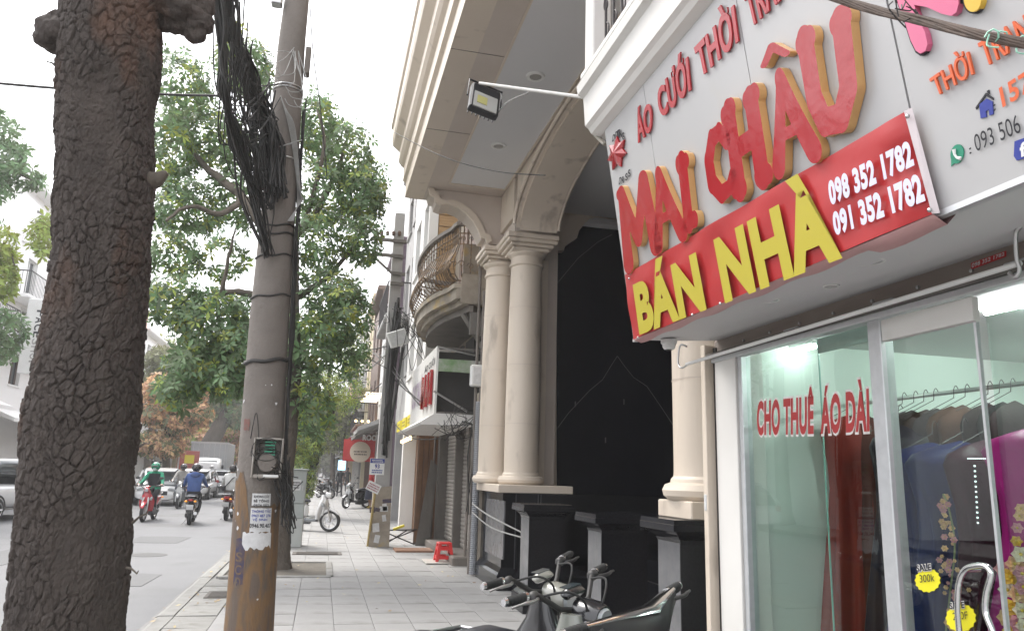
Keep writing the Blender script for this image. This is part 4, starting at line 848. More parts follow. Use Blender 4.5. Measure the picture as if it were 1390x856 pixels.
# gowns hanging from a rail
gr = thing('clothes_rail', 'steel rail with hangers running across the shop window', 'clothes rail', (3.2, 2.8, 1.9)); ra, rb_ = pX(1096, 556, 3.25), pX(1560, 560, 3.25); rb_.z = ra.z
MB().tube([ra, rb_], .012, 8).build('rail', steel, gr, smooth=60)
def gown(px, col, lab, L=1.35, wid=.25, dep=.10, X=3.25, drop=0, seed=0):
    p = pX(px, 640, X); z0 = ra.z-drop; g = np.random.default_rng(seed+px); t = thing('gown', lab, 'gown', (X, p.y, z0-.1), 'gowns hanging in the shop window'); secs = [(0, .03), (-.03, .5), (-.07, .86), (-.12, 1.0), (-.3, .82), (-.45, .80), (-.6, .88), (-.9, 1.02), (-L, 1.15)]
    n = 48; V = []; ph = g.random(4)*6
    for k, (dz, s) in enumerate(secs):
        for i in range(n):
            a = 2*PI*i/n; f = 1+max(0, -dz-.1)*.22*math.sin(a*9+ph[0])+max(0, -dz-.2)*.12*math.sin(a*15+ph[1]+dz*3); V.append((X+wid*s*math.cos(a)*f+.02*math.sin(dz*3+ph[2]), p.y+dep*(s if k > 1 else .5*s)*math.sin(a)*f, z0-.08+dz))
    b = MB(); b.add(V, [(k*n+i, k*n+(i+1) % n, (k+1)*n+(i+1) % n, (k+1)*n+i) for k in range(len(secs)-1) for i in range(n)]); b.build('cloth', col, t, smooth=180)
    MB().tube(spl([(X-.2, p.y, z0-.13), (X-.02, p.y, z0-.045), (X, p.y, z0-.03), (X+.005, p.y, z0+.01), (X+.02, p.y, z0+.03), (X+.035, p.y, z0+.01)], 4), .0022, 5).build('hanger', irn, t); return t, p.y, z0
def sat(n, c, r=.45): return mat(n, tuple(x*.75 for x in c), r, spec=.12, col2=tuple(x*.6 for x in c), scale=4, amt=.6, bump=.3, bscale=12)
gown(1112, sat('navy_satin', (.01, .018, .12)), 'navy long gown at the left end of the rail', wid=.12, dep=.07)
gown(1128, sat('crimson_satin', (.16, .01, .01)), 'crimson gown second from the left on the rail', wid=.16)
gown(1158, sat('scarlet_satin', (.34, .025, .015)), 'scarlet gown with sequins in the middle of the window', wid=.2, dep=.10, X=3.15)
gown(1180, sat('rust_satin', (.14, .025, .015)), 'rust red gown against the door post', wid=.2)
gown(1225, sat('dark_purple_velvet', (.012, .006, .02)), 'dark purple gown just right of the door post', X=3.0, drop=.1, wid=.2)
gown(1270, sat('navy_velvet', (.007, .014, .10)), 'deep navy velvet gown behind the sale sticker', wid=.3, dep=.16, X=3.0, drop=.2)
gown(1312, sat('navy_velvet', (.007, .014, .10)), 'broad navy gown behind the curved door handle', wid=.3, dep=.16, X=3.0, drop=.2)
gown(1342, sat('plum_velvet', (.05, .005, .02)), 'plum gown behind the glass door edge', wid=.24, X=3.0, drop=.2)
t, gy, gz = gown(1432, sat('magenta_satin', (.42, .01, .20)), 'bright magenta gown with cloth flowers at the right edge', wid=.3, dep=.2, X=2.95, drop=.15)
gown(1500, sat('magenta_satin', (.36, .012, .20)), 'second magenta gown at the frame edge', wid=.3, dep=.2, X=2.95, drop=.15)
b = MB(); b.bb((2.64, 3.9, .12), (3.5, 4.12, .0+1.0)); 
# dark jackets on the upper part of the rail
for k, (px, c) in enumerate(((1232, (.03, .025, .03)), (1248, (.035, .018, .015)), (1262, (.05, .022, .016)), (1276, (.03, .02, .02)), (1304, (.09, .035, .015)), (1320, (.1, .045, .03)), (1352, (.03, .02, .02)), (1368, (.03, .03, .03)), (1384, (.05, .04, .04)))):
    gown(px, sat('jacket_cloth_%d' % k, c, .8), ['black', 'brown', 'tan', 'short black', 'orange flowered', 'apricot', 'dark', 'charcoal', 'grey'][k]+' top hanging high on the rail '+('behind the door' if px < 1340 else 'right of the door edge'), L=.34, wid=.17, dep=.05, X=3.22)
# flowers
petal = mat('flower_petal', (.62, .28, .24), .6, col2=(.62, .42, .12), scale=9, amt=.3, island=.3); fl_c = mat('flower_centre', (.5, .33, .04), .7)
def flower(parent, c, r, m):
    b = MB(); nrm = Vector((-.75, -.6, .1)).normalized(); u = nrm.cross(Vector((0, 0, 1))).normalized(); v = u.cross(nrm)
    for ring, (rr, k0, lift) in enumerate(((1, 0, 0), (.62, .5, .3))):
        for k in range(6):
            a = 2*PI*(k+k0)/6; d = u*math.cos(a)+v*math.sin(a); s_ = u*math.cos(a+PI/2)+v*math.sin(a+PI/2)
            b.add([c+nrm*r*lift*.5, c+d*r*rr*.6+s_*r*rr*.42+nrm*r*(.2+lift), c+d*r*rr+nrm*r*(.05+lift), c+d*r*rr*.6-s_*r*rr*.42+nrm*r*(.2+lift)], [(0, 1, 2, 3)])
    b.build('flower', m, parent); MB().sph(c+nrm*r*.35, r*.2, 6, 4).build('flower_centre', fl_c, parent)
fs = thing('flower_spray', 'spray of pink and yellow cloth flowers down the magenta gown', 'flowers', (2.9, 2.3, .6)); pal = [mat('petal_%s' % n_, c, .6, island=.2) for n_, c in (('peach', (.62, .36, .2)), ('rose', (.5, .2, .24)), ('amber', (.62, .36, .04)), ('cream', (.62, .5, .4)))]
for k, (x, y) in enumerate(((1384, 700), (1381, 716), (1380, 734), (1386, 752), (1378, 765), (1388, 778), (1372, 782), (1368, 800), (1382, 806), (1390, 796), (1376, 824), (1388, 828), (1366, 838), (1382, 846), (1374, 856), (1392, 850), (1386, 690), (1362, 772))): flower(fs, pX(x, y, 2.60), .022+.012*(y > 740), pal[k % 4])
f2 = thing('flower_spray', 'slender upright spray of small pink blossoms behind the sale sticker', 'flowers', (2.8, 2.6, .6))
MB().tube(spl([pX(x, y, 2.62) for x, y in ((1284, 856), (1290, 800), (1296, 740), (1288, 690), (1280, 670))], 6), .004, 5).build('stem', leaf_g, f2)
for k in range(60): y = random.uniform(670, 855); x = 1290+8*math.sin(y/40)+random.gauss(0, 3+(y-670)*.05); flower(f2, pX(x, y, 2.62+random.uniform(-.05, .05)), random.uniform(.008, .016), pal[k % 2+0])
led = mat('small_white_bulb', (.9, .95, 1), emit=.9); t = thing('light_string', 'string of small white bulbs hanging inside the shop', 'string lights', (4, 3, 1.6)); b = MB()
for k in range(12): b.sph(pX(1323+k*.4, 632+7*k, 2.66), .0045, 6, 4)
for k in range(10): b.sph(pX(1314+k*2.6, 622, 2.66), .003, 6, 4)
stuff(b.build('bulbs', led, t)); MB().tube([pX(1323, 630, 2.66), pX(1328, 715, 2.66)], .002, 4).build('wire', cable_m, t)
cn_ = thing('display_counter', 'low display counter with shoes and folded cloth behind the glass', 'counter', (2.95, 3.0, .12)); MB().bb((2.62, 2.2, .12), (3.3, 3.85, .62), bev=.01).build('counter_body', mat('dark_red_cloth', (.09, .015, .012), .7), cn_)
cc = [(.4, .06, .03), (.5, .45, .42), (.05, .25, .22), (.35, .02, .03), (.02, .02, .02)]
for k in range(14): MB().box((random.uniform(2.66, 3.2), random.uniform(2.3, 3.75), .64+random.uniform(0, .02)), (random.uniform(.08, .2), random.uniform(.1, .22), .05), rz=random.random()*3, bev=.02).build('folded_cloth', sat('folded_%d' % (k % 5), cc[k % 5], .6), cn_)
# ------------------------------------------------------------------ leaves
def leaves(name, parent, blobs, n, size, m, seed=1, whorl=6, shell=.55, asp=.36, droop=.25):
    """whorls of folded leaves spread through ellipsoids (centre, radii, weight)"""
    g = np.random.default_rng(seed); w = np.array([b[2] for b in blobs], float); w /= w.sum(); idx = g.choice(len(blobs), n, p=w)
    cc = np.array([tuple(b[0]) for b in blobs])[idx]; rr = np.array([b[1] for b in blobs])[idx]
    d = g.normal(size=(n, 3)); d /= np.linalg.norm(d, axis=1)[:, None]; r = (shell+(1-shell)*g.random(n))**.6*(.75+.35*g.random(n)); P = cc+d*r[:, None]*rr
    ax = d*np.array([1, 1, .6])+g.normal(size=(n, 3))*.45+np.array([0, 0, .35]); ax /= np.linalg.norm(ax, axis=1)[:, None]
    t = np.cross(ax, g.normal(size=(n, 3))); t /= np.linalg.norm(t, axis=1)[:, None]; b_ = np.cross(ax, t); V = []
    sz = size*(.6+.7*g.random(n))
    for k in range(whorl):
        a = 2*PI*k/whorl+g.random(n)*.7; dr = t*np.cos(a)[:, None]+b_*np.sin(a)[:, None]; L = dr*.95+ax*(.35-droop*2*g.random(n))[:, None]; L[:, 2] -= droop*.5; sd_ = np.cross(ax, dr)
        s = sz*(.7+.5*g.random(n)); V.append(np.stack([P+L*(s*.08)[:, None], P+L*(s*.55)[:, None]+sd_*(s*asp*.5)[:, None]+ax*(s*.06)[:, None], P+L*s[:, None], P+L*(s*.55)[:, None]-sd_*(s*asp*.5)[:, None]+ax*(s*.06)[:, None]], 1))
    V = np.concatenate(V, 0); N = len(V); V = V.reshape(-1, 3)-np.array(wloc(parent))
    me = bpy.data.meshes.new(name); I = np.arange(N*4).reshape(N, 4); T = np.concatenate([I[:, [0, 1, 2]], I[:, [0, 2, 3]]], 0)
    me.vertices.add(N*4); me.vertices.foreach_set('co', V.ravel()); me.loops.add(len(T)*3); me.loops.foreach_set('vertex_index', T.ravel().astype(np.int32))
    me.polygons.add(len(T)); me.polygons.foreach_set('loop_start', np.arange(0, len(T)*3, 3, dtype=np.int32)); me.update(calc_edges=True); me.materials.append(m)
    o = bpy.data.objects.new(name, me); C.objects.link(o); o.parent = parent; return o
def limb(parent, pts, r0, r1, m=bark_l, name='limb', n=10):
    P = spl(pts, 5); return MB().tube([jit(p, r0*.12) for p in P], [r0+(r1-r0)*(i/(len(P)-1)) for i in range(len(P))], n).build(name, m, parent, smooth=80)
# second tree, behind the pole
p = pZ(379, 770); t2 = thing('tree', 'broad green magnolia-like tree rising behind the leaning concrete pole', 'tree', (p.x, p.y, 0))
TX, TY2 = p.x, p.y
zz = np.array([-.05, .12, .5, 1.5, 3, 4.4, 5.4]); bark_trunk('trunk', t2, zz, TX-.07+np.array([.0, 0, -.01, -.03, -.05, -.15, -.2]), TY2+0*zz, np.array([.31, .24, .205, .195, .19, .15, .12]), -.05, 5.4, 130, 380, .06, .014, bark_l, seed=21, lump=.05)
def PT(x, y, Y): return pY(x, y, Y)
for pts, a, b_ in (([PT(372, 330, 13), PT(330, 270, 13.1), PT(285, 230, 13.3), PT(250, 190, 13.4)], .12, .03), ([PT(366, 280, 13.1), PT(372, 200, 13.3), PT(350, 120, 13.4), PT(330, 80, 13.5)], .12, .03),
    ([PT(374, 340, 13.1), PT(420, 300, 13.6), PT(455, 240, 14), PT(470, 190, 14.2)], .1, .02), ([PT(376, 400, 13), PT(410, 400, 13.2), PT(460, 360, 13.5), PT(500, 300, 13.8)], .08, .02),
    ([PT(374, 420, 13), PT(340, 400, 12.6), PT(300, 400, 12.4), PT(262, 440, 12.2)], .08, .02), ([PT(330, 270, 13.1), PT(300, 290, 12.8), PT(260, 280, 12.5), PT(225, 300, 12.3)], .06, .02), ([PT(415, 300, 13.6), PT(440, 200, 13), PT(430, 150, 12.8)], .05, .015), ([PT(300, 400, 12.4), PT(310, 350, 12.2), PT(320, 310, 12)], .04, .012)): limb(t2, pts, a, b_)
bl = []
def BL(x, y, rx, ry, w, Y=13.3, ryy=1.0): c = pY(x, y, Y); s = Y/1018; bl.append((c, (rx*s, ryy, ry*s), w))
for a in ((250, 120, 42, 40, 1), (330, 90, 45, 32, 1.1, 13.6), (235, 200, 36, 45, 1), (290, 190, 50, 40, 1.2, 13.6), (250, 285, 48, 36, 1.1), (320, 270, 40, 45, .9, 14), (240, 350, 36, 22, .5), (300, 350, 40, 22, .4), (235, 410, 38, 30, .8, 12.6), (290, 440, 55, 50, 1.8, 12.6), (330, 480, 40, 50, 1.1, 12.6), (270, 500, 42, 34, .9, 12.5), (310, 520, 30, 25, .5, 12.5),
          (430, 170, 30, 40, .8, 13.8), (470, 210, 42, 45, 1.1, 13.8), (440, 260, 45, 45, 1, 13.8), (490, 270, 38, 40, 1, 13.6), (430, 330, 40, 40, .9), (490, 330, 32, 28, .6), (450, 400, 50, 36, .9), (430, 460, 45, 45, 1.2, 13), (470, 430, 36, 42, .7, 13), (410, 520, 26, 30, .4), (425, 560, 30, 40, .6, 13.6), (475, 480, 30, 34, .5, 14), (505, 260, 22, 30, .5, 13.6), (245, 530, 24, 24, .5, 12.5)): BL(*a)
stuff(leaves('leaf_clusters', t2, bl, 3900, .155, leaf_d, 5, 6)); stuff(leaves('pale_leaf_clusters', t2, bl, 1300, .14, leaf_y, 6, 5))
# single whorls hung round the edge of the crown, one object each
wm = leaves('leaf_whorl', None, [((0, 0, 0), (.01, .01, .01), 1)], 1, .2, leaf_d, 9, 7).data; bpy.data.objects.remove(bpy.data.objects['leaf_whorl'])
for k in range(150):
    c, r, w = random.choice(bl); d = Vector((random.gauss(0, 1), random.gauss(0, .6)-.7, random.gauss(0, 1))).normalized(); inst(wm, 'leaf_whorl', t2, c+Vector((d.x*r[0], d.y*r[1], d.z*r[2]))*1.06, (random.random()*6, random.random()*6, random.random()*6))
# thin dark tree with climbers beside it, further along
p = pZ(412, 700); t3 = thing('tree', 'thin dark crooked tree wrapped in climbers behind the grey cabinet', 'tree', (p.x, p.y, 0)); Y3 = p.y
dk = mat('wet_dark_bark', (.045, .04, .035), .9, col2=(.02, .018, .016), scale=9, bump=.8)
limb(t3, [(p.x, Y3, -.05), PT(414, 660, Y3), PT(428, 620, Y3), PT(432, 590, Y3), PT(450, 560, Y3), PT(447, 530, Y3), PT(425, 500, Y3), PT(410, 470, Y3)], .17, .07, dk, 'trunk'); limb(t3, [PT(448, 552, Y3), PT(446, 515, Y3), PT(452, 470, Y3), PT(445, 430, Y3)], .09, .03, dk); limb(t3, [PT(430, 600, Y3), PT(405, 560, Y3), PT(398, 500, Y3)], .07, .03, dk)
bl3 = bl; bl = []
for a in ((405, 585, 20, 44, 1.4), (414, 640, 18, 44, 1.3), (425, 600, 16, 30, .8), (430, 520, 40, 26, 1), (470, 530, 30, 30, .8), (405, 540, 20, 20, .6), (470, 470, 30, 30, .5)): BL(*a, Y=Y3, ryy=1.2)
stuff(leaves('leaf_clusters', t3, bl, 2300, .12, leaf_y, 15, 5)); stuff(leaves('dark_leaf_clusters', t3, bl, 900, .13, leaf_d, 16, 5)); bl = [(pY(398, 590, Y3), (.3, .3, .9), 1)]; stuff(leaves('orange_leaves', t3, bl, 300, .12, mat('gold_leaf', (.5, .28, .03), .6, island=.3, sub=(.6, .35, .05)), 17, 5))
# far street trees
def street_tree(lab, x, Y, base_y, crown, m, n, size, trunk, r=.3, m2=None, X=None):
    global bl
    q = pZ(x, base_y, 0); q = pY(x, base_y, Y); q.z = 0 if q.x > -10 and q.x < -9.9 else -.0
    t = thing('tree', lab, 'tree', (q.x, Y, 0)); limb(t, [(q.x, Y, -.1)]+[pY(a, b_, Y) for a, b_ in trunk], r, r*.4, bark_l, 'trunk')
    for k in range(3):
        a, b_ = trunk[-1]; c = random.choice(crown); limb(t, [pY(*trunk[-2 if len(trunk) > 1 else -1], Y), pY(a, b_, Y), pY((a+c[0])/2, (b_+c[1])/2, Y+.5), pY(c[0], c[1], Y+random.uniform(-1, 1))], r*.4, r*.1)
    bl = []
    for c in crown: BL(*c, Y=Y, ryy=1.6)
    stuff(leaves('leaf_clusters', t, bl, n, size, m, int(x)+int(Y), 5, asp=.5))
    if m2: stuff(leaves('mixed_leaf_clusters', t, bl, n//2, size, m2, int(x)+77, 5, asp=.5))
    return t
street_tree('orange-leaved tree on the far side, just right of the near trunk', 224, 40, 672, [(262, 520, 30, 20, .8), (265, 560, 24, 18, .8), (225, 530, 30, 22, 1), (250, 545, 22, 22, 1), (215, 560, 22, 18, 1), (245, 575, 20, 14, .7), (208, 600, 22, 14, 1), (228, 606, 18, 12, .8)], leaf_o, 2300, .26, [(226, 620), (228, 580), (236, 560)], .22, leaf_g)
street_tree('greyish green tree with thin crown above the orange-leaved one', 198, 48, 668, [(225, 490, 28, 20, 1), (215, 520, 30, 20, 1), (250, 500, 22, 20, .8), (262, 480, 20, 14, .5)], leaf_g, 1500, .26, [(205, 600), (212, 560), (222, 520)], .3)
street_tree('old leaning tree with a thick grey trunk bending right over the parked cars', 272, 62, 660, [(300, 540, 30, 20, 1), (330, 560, 26, 22, 1), (318, 520, 26, 18, 1), (280, 525, 20, 15, .6)], leaf_d, 1700, .34, [(280, 625), (295, 585), (310, 555), (332, 535)], .85, leaf_g)
street_tree('upright dark tree behind the leaning trunk', 292, 75, 655, [(275, 560, 26, 24, 1), (300, 580, 22, 18, 1)], leaf_d, 1000, .4, [(293, 620), (296, 590)], .3, leaf_g)
street_tree('yellow-leaved tree left of the concrete pole in the distance', 316, 70, 655, [(325, 565, 22, 20, 1), (312, 600, 24, 14, 1), (340, 590, 20, 24, 1), (300, 605, 18, 12, .8)], leaf_y, 2400, .36, [(318, 630), (322, 600)], .3, leaf_o)
street_tree('tan-leaved tree at the far end of the road', 345, 95, 650, [(340, 600, 30, 24, 1), (370, 610, 30, 22, 1), (325, 620, 20, 12, .6), (395, 600, 30, 30, 1)], leaf_g, 1600, .5, [(346, 625), (348, 610)], .3, leaf_o)
street_tree('olive tree over the pavement far behind the thin dark tree', 452, 52, 658, [(455, 590, 24, 24, 1), (470, 560, 18, 24, .8), (440, 560, 26, 26, 1), (480, 590, 12, 16, .5)], leaf_g, 1300, .3, [(452, 620), (455, 590)], .2, leaf_y)
street_tree('hazy tree closing the view along the pavement', 440, 110, 650, [(440, 610, 40, 30, 1), (410, 600, 40, 34, 1)], leaf_g, 1500, .6, [(440, 630), (440, 610)], .3)
street_tree('pale orange tree filling the gap between the leaning trunk and the pole', 300, 66, 656, [(285, 600, 24, 20, 1), (310, 610, 24, 18, 1), (262, 600, 18, 22, 1), (325, 585, 20, 20, .8)], leaf_o, 1900, .34, [(300, 630), (302, 610)], .2, leaf_y)
street_tree('light green tree rising behind the orange-leaved one', 246, 80, 654, [(240, 510, 34, 26, 1), (210, 480, 30, 26, 1), (280, 500, 30, 26, 1), (315, 520, 26, 24, 1), (250, 560, 40, 22, 1)], leaf_y, 2400, .42, [(246, 610), (244, 560)], .35, leaf_g)
for k, (x, Y) in enumerate(((-11.2, 92), (-11.4, 118), (-11, 145), (1, 130), (-.8, 155), (-6, 230), (-14, 200))):
    t = thing('tree', ['tall far tree on the left pavement beyond the truck', 'second far tree on the left pavement beyond the truck', 'third far tree on the left pavement beyond the truck', 'far tree on the right kerb beyond the parked bikes', 'farther tree on the right kerb line', 'dim tree mass at the very end of the road', 'dim wide tree at the end of the left side'][k], 'tree', (x, Y, 0)); limb(t, [(x, Y, 0), (x+.3, Y, 4), (x+.8, Y, 8)], .4, .2, name='trunk')
    stuff(leaves('leaf_clusters', t, [((x+random.uniform(-3, 3), Y+random.uniform(-2, 2), random.uniform(6, 13)), (3, 3, 2.4), 1) for _ in range(7)], 1300, .7, [leaf_g, leaf_d, leaf_y][k % 3], k+40, 4, asp=.6))
# foliage at the left edge
tL = thing('tree', 'green leafy branches reaching in at the left edge of the street', 'tree', (-12.3, 26, 0)); limb(tL, [(-12.3, 26, 0), (-12.2, 26, 4), (-12.4, 26, 8), (-12.3, 26, 12)], .3, .1, name='trunk')
for q in ([(-12.3, 26, 8), PT(-20, 200, 25), PT(20, 175, 24.5)], [(-12.3, 26, 9), PT(-10, 230, 25), PT(45, 245, 24.5)], [(-12.3, 26, 5), PT(-10, 440, 25), PT(25, 450, 24.5)], [(-12.3, 26, 7), PT(0, 340, 25), PT(20, 360, 25)]): limb(tL, q, .05, .02)
bl = []
for a in ((8, 215, 20, 22, 1), (15, 190, 18, 14, .8), (35, 240, 22, 10, .7), (2, 250, 18, 18, .8), (10, 445, 24, 24, 1.4), (0, 470, 16, 22, .8), (-30, 300, 30, 150, 2), (5, 165, 10, 12, .4)): BL(*a, Y=24.5, ryy=1)
stuff(leaves('leaf_clusters', tL, bl, 480, .27, leaf_d, 61, 6)); bl = []
for a in ((5, 340, 10, 30, 1), (62, 320, 14, 28, 1), (4, 380, 10, 24, 1)): BL(*a, Y=25, ryy=1)
stuff(leaves('yellowish_leaf_clusters', tL, bl, 420, .24, leaf_y, 62, 5))

# ------------------------------------------------------------------ buildings
shutter_m = mat('roller_shutter', (.34, .32, .29), .6, .2, col2=(.22, .2, .18), scale=3, amt=.6, layer=((.16, .12, .09), 2, .64))
old_r = mat('peeling_render', (.40, .35, .28), .9, col2=(.2, .17, .14), scale=3, amt=.5, bump=.5, layer=((.42, .30, .13), 2.5, .6))
brick_m = mat('red_brick', (.34, .13, .085), .85, col2=(.24, .1, .07), scale=6, island=.25)
mortar = mat('mortar', (.34, .31, .28), .9)
warm = mat('warm_lamp', (1, .72, .34), emit=3); coolw = mat('lit_sign_white', (.8, .85, 1), emit=1.4)
yel = mat('yellow_sign', (.72, .60, .03), .5); purple = mat('mauve_cladding', (.16, .11, .14), .6, col2=(.12, .085, .11), scale=2); wood = mat('old_wood_planks', (.46, .30, .14), .8, col2=(.26, .15, .07), scale=4, stretch=(1, 1, 8), amt=.6, bump=.3)
pale_y = mat('pale_yellow_render', (.62, .54, .36), .8, col2=(.5, .43, .3), scale=1); pink_r = mat('pink_render', (.56, .34, .28), .8, col2=(.46, .28, .23), scale=1); grey_r = mat('grey_render', (.42, .41, .4), .85, col2=(.3, .29, .28), scale=1.2, layer=((.2, .19, .18), .8, .64)); brown_r = mat('brown_cladding', (.16, .10, .07), .6, col2=(.10, .065, .05), scale=2)
tile_r = mat('red_roof_tile', (.55, .30, .23), .8, col2=(.46, .24, .18), scale=5)
def house(y0, y1, xf, h, m, lab, side=1, storeys=3, win=(1.1, 1.5), gf=dark_in, nw=2, balc=(), awn=None, z1=3.6, depth=9, back=None, top=None, group=None):
    """a narrow town house: xf is the street face, side=+1 on the right of the street, -1 on the left"""
    s = side; t = thing('town_house', lab, 'building', (xf+s*depth/2, (y0+y1)/2, 0), group); xb = xf+s*depth
    f = lambda a: xf+s*a
    MB().bb((f(.35), y0, z1), (xb, y1, h)).build('wall', m, t); MB().bb((f(.0), y0, 0), (f(.349), y0+.3, z1)).build('pier', m, t); MB().bb((f(.0), y1-.3, 0), (f(.349), y1, z1)).build('pier', m, t)
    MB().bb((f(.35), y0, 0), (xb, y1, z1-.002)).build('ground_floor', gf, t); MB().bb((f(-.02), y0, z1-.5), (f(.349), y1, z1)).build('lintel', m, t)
    W_ = (y1-y0-.4); hs_ = (h-z1-.6)/storeys; fr = MB(); fr.bb((f(.0), y0, z1+.001), (f(.348), y0+.2, h)); fr.bb((f(.0), y1-.2, z1+.001), (f(.348), y1, h))
    pitch = W_/nw; ww = min(win[0], pitch-.35)
    for k in range(storeys):
        zb_ = z1+.001+k*hs_; zw0 = zb_+.75*(k not in balc)+.12; zw1 = min(zw0+win[1]+(.6 if k in balc else 0), zb_+hs_-.25)
        fr.bb((f(0), y0+.201, zb_), (f(.347), y1-.201, zw0)); fr.bb((f(0), y0+.201, zw1), (f(.347), y1-.201, zb_+hs_-.0005))
        for i in range(nw):
            c = y0+.2+pitch*(i+.5); fr.bb((f(0), c-pitch/2+.0005, zw0+.0005), (f(.346), c-ww/2, zw1-.0005)); fr.bb((f(0), c+ww/2, zw0+.0005), (f(.346), c+pitch/2-.0005, zw1-.0005))
            w = MB(); a = .06
            for q in (((c-ww/2, zw0), (c+ww/2, zw0+a)), ((c-ww/2, zw1-a), (c+ww/2, zw1)), ((c-ww/2, zw0+a), (c-ww/2+a, zw1-a)), ((c+ww/2-a, zw0+a), (c+ww/2, zw1-a)), ((c-a/2, zw0+a), (c+a/2, zw1-a))): w.bb((f(.14), q[0][0], q[0][1]), (f(.2), q[1][0], q[1][1]))
            wo_ = w.build('window', white_p if (i+k) % 3 else brown_r, t); MB().bb((f(.19), c-ww/2+a, zw0+a), (f(.21), c+ww/2-a, zw1-a)).build('pane', win_m, wo_)
            MB().bb((f(-.06), c-ww/2-.08, zw0-.07), (f(.0), c+ww/2+.08, zw0)).build('sill', m, t)
        if k in balc:
            MB().bb((f(-.85), y0+.15, zb_-.12), (f(-.002), y1-.15, zb_+.04), bev=.03).build('balcony_slab', m, t); r_ = MB()
            r_.tube([(f(0), y0+.2, zb_+1), (f(-.8), y0+.2, zb_+1), (f(-.8), y1-.2, zb_+1), (f(0), y1-.2, zb_+1)], .025, 5)
            n = int((y1-y0)/.16)
            for i in range(n): r_.tube([(f(-.8), y0+.2+(y1-y0-.4)*i/n, zb_+.04), (f(-.8), y0+.2+(y1-y0-.4)*i/n, zb_+1)], .009, 4, cap=False)
            for i in range(5): r_.tube([(f(-.16*i), y0+.2, zb_+.04), (f(-.16*i), y0+.2, zb_+1)], .009, 4, cap=False)
            r_.build('balcony_railing', irn, t)
    fr.build('facade', m, t); MB().bb((f(-.25), y0, h), (xb, y1, h+.22), bev=.04).build('cornice', m, t)
    if awn: MB().prism([(f(-1.1), z1-.75), (f(-1.1), z1-.6), (f(-.02), z1-.15), (f(-.02), z1-.3)], y0+.1, y1-.1, 'Y').build('awning', awn, t)
    return t
# the balcony house next to the portico
hb = thing('old_house', 'old house with a bulging balcony, roller shutters and peeling walls next to the portico', 'building', (5, 14.8, 0)); WX = 2.75
def hbp(b, name, m, smooth=False, par=None): return b.build(name, m, par or hb, smooth=smooth)
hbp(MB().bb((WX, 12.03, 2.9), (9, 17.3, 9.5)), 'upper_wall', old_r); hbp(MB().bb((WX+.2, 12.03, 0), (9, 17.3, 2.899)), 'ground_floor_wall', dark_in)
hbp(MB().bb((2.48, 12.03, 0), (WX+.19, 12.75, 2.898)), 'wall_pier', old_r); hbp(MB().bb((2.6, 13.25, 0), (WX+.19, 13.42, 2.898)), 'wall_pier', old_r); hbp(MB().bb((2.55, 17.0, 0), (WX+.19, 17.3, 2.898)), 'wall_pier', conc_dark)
hbp(MB().bb((2.66, 12.751, 0), (WX+.19, 13.249, 2.6)), 'wall_patch', old_r)
hbp(MB().bb((2.58, 15.02, 0), (WX+.19, 15.12, 2.898)), 'shutter_post', conc_dark)
for y0, y1 in ((13.421, 15.019), (15.121, 16.99)):
    s_ = hbp(MB().bb((WX+.0, y0, .16), (WX+.05, y1, 2.7)), 'shutter', shutter_m)
    for k in range(32): MB().prism([(WX-.002, .18+.078*k), (WX-.022, .20+.078*k), (WX-.022, .235+.078*k), (WX-.002, .25+.078*k)], y0+.03, y1-.03, 'Y').build('shutter_slat', shutter_m, s_)
    MB().bb((WX-.05, y0, .15), (WX-.023, y0+.06, 2.75)).build('guide_rail', steel, s_)
hbp(MB().bb((2.3, 13.3, -.02), (WX+.1, 17, .15), bev=.02), 'doorstep', concrete)
b = MB()
for k in range(90): b.lathe((2.43, 12.1, .02+.03*k), [(.05, 0), (.062, .008), (.062, .018), (.05, .026)], 10)
hbp(b, 'ribbed_conduit', mat('grey_ribbed_hose', (.33, .34, .36), .5, .2), True)
for x, y, z0, z1 in ((2.4, 12.3, 0, 5), (2.46, 12.18, .2, 4.6), (2.55, 13.45, 0, 2.8), (2.45, 17.1, 0, 4)): hbp(MB().tube([(x, y, z0), (x, y, z1)], .025, 8), 'drainpipe', concrete, True)
# balcony: plan outline, moulded slab, belly of scrolled ironwork
plan = [(2.75, 12.45), (2.12, 12.5), (2.02, 12.62), (1.98, 12.9), (1.86, 13.3), (1.74, 13.9), (1.68, 14.7), (1.70, 15.5), (1.80, 16.2), (1.98, 16.7), (2.75, 16.9)]
pl3 = spl([(x, y, 0) for x, y in plan], 4)
def slab(z0, z1, ins, name, m): return hbp(MB().prism([(p.x+ins*(1 if p.x < 2.7 else 0), p.y+(ins if i < 4 else -ins if i > len(pl3)-5 else 0)) for i, p in enumerate(pl3)], z0, z1, 'Z'), name, m)
slab(4.30, 4.42, .22, 'balcony_soffit', concrete); slab(4.4205, 4.52, .1, 'balcony_moulding', old_r); slab(4.5205, 4.70, 0.0, 'balcony_slab', old_r); slab(4.7005, 4.78, -.05, 'balcony_edge', old_r)
hbp(MB().bb((2.1, 12.43, 4.42), (2.745, 12.47, 4.95)), 'balcony_side_wall', old_r); hbp(MB().bb((2.2, 12.9, 4.9), (2.7, 12.94, 5.62)), 'inner_panel', old_r)
hbp(MB().bb((2.3, 12.52, 3.9), (2.75, 12.62, 4.3)), 'strut', conc_dark); hbp(MB().tube([(2.2, 12.75, 4.3), (2.74, 12.75, 3.5)], .05, 6), 'strut', conc_dark)
gi = mat('rusty_gilt_iron', (.26, .17, .09), .6, .4, col2=(.06, .05, .045), scale=14, amt=.3); rr2 = thing('balcony_railing', 'bulging scrolled iron railing with gilt traces on the old balcony', 'railing', (2, 14.5, 4.78))
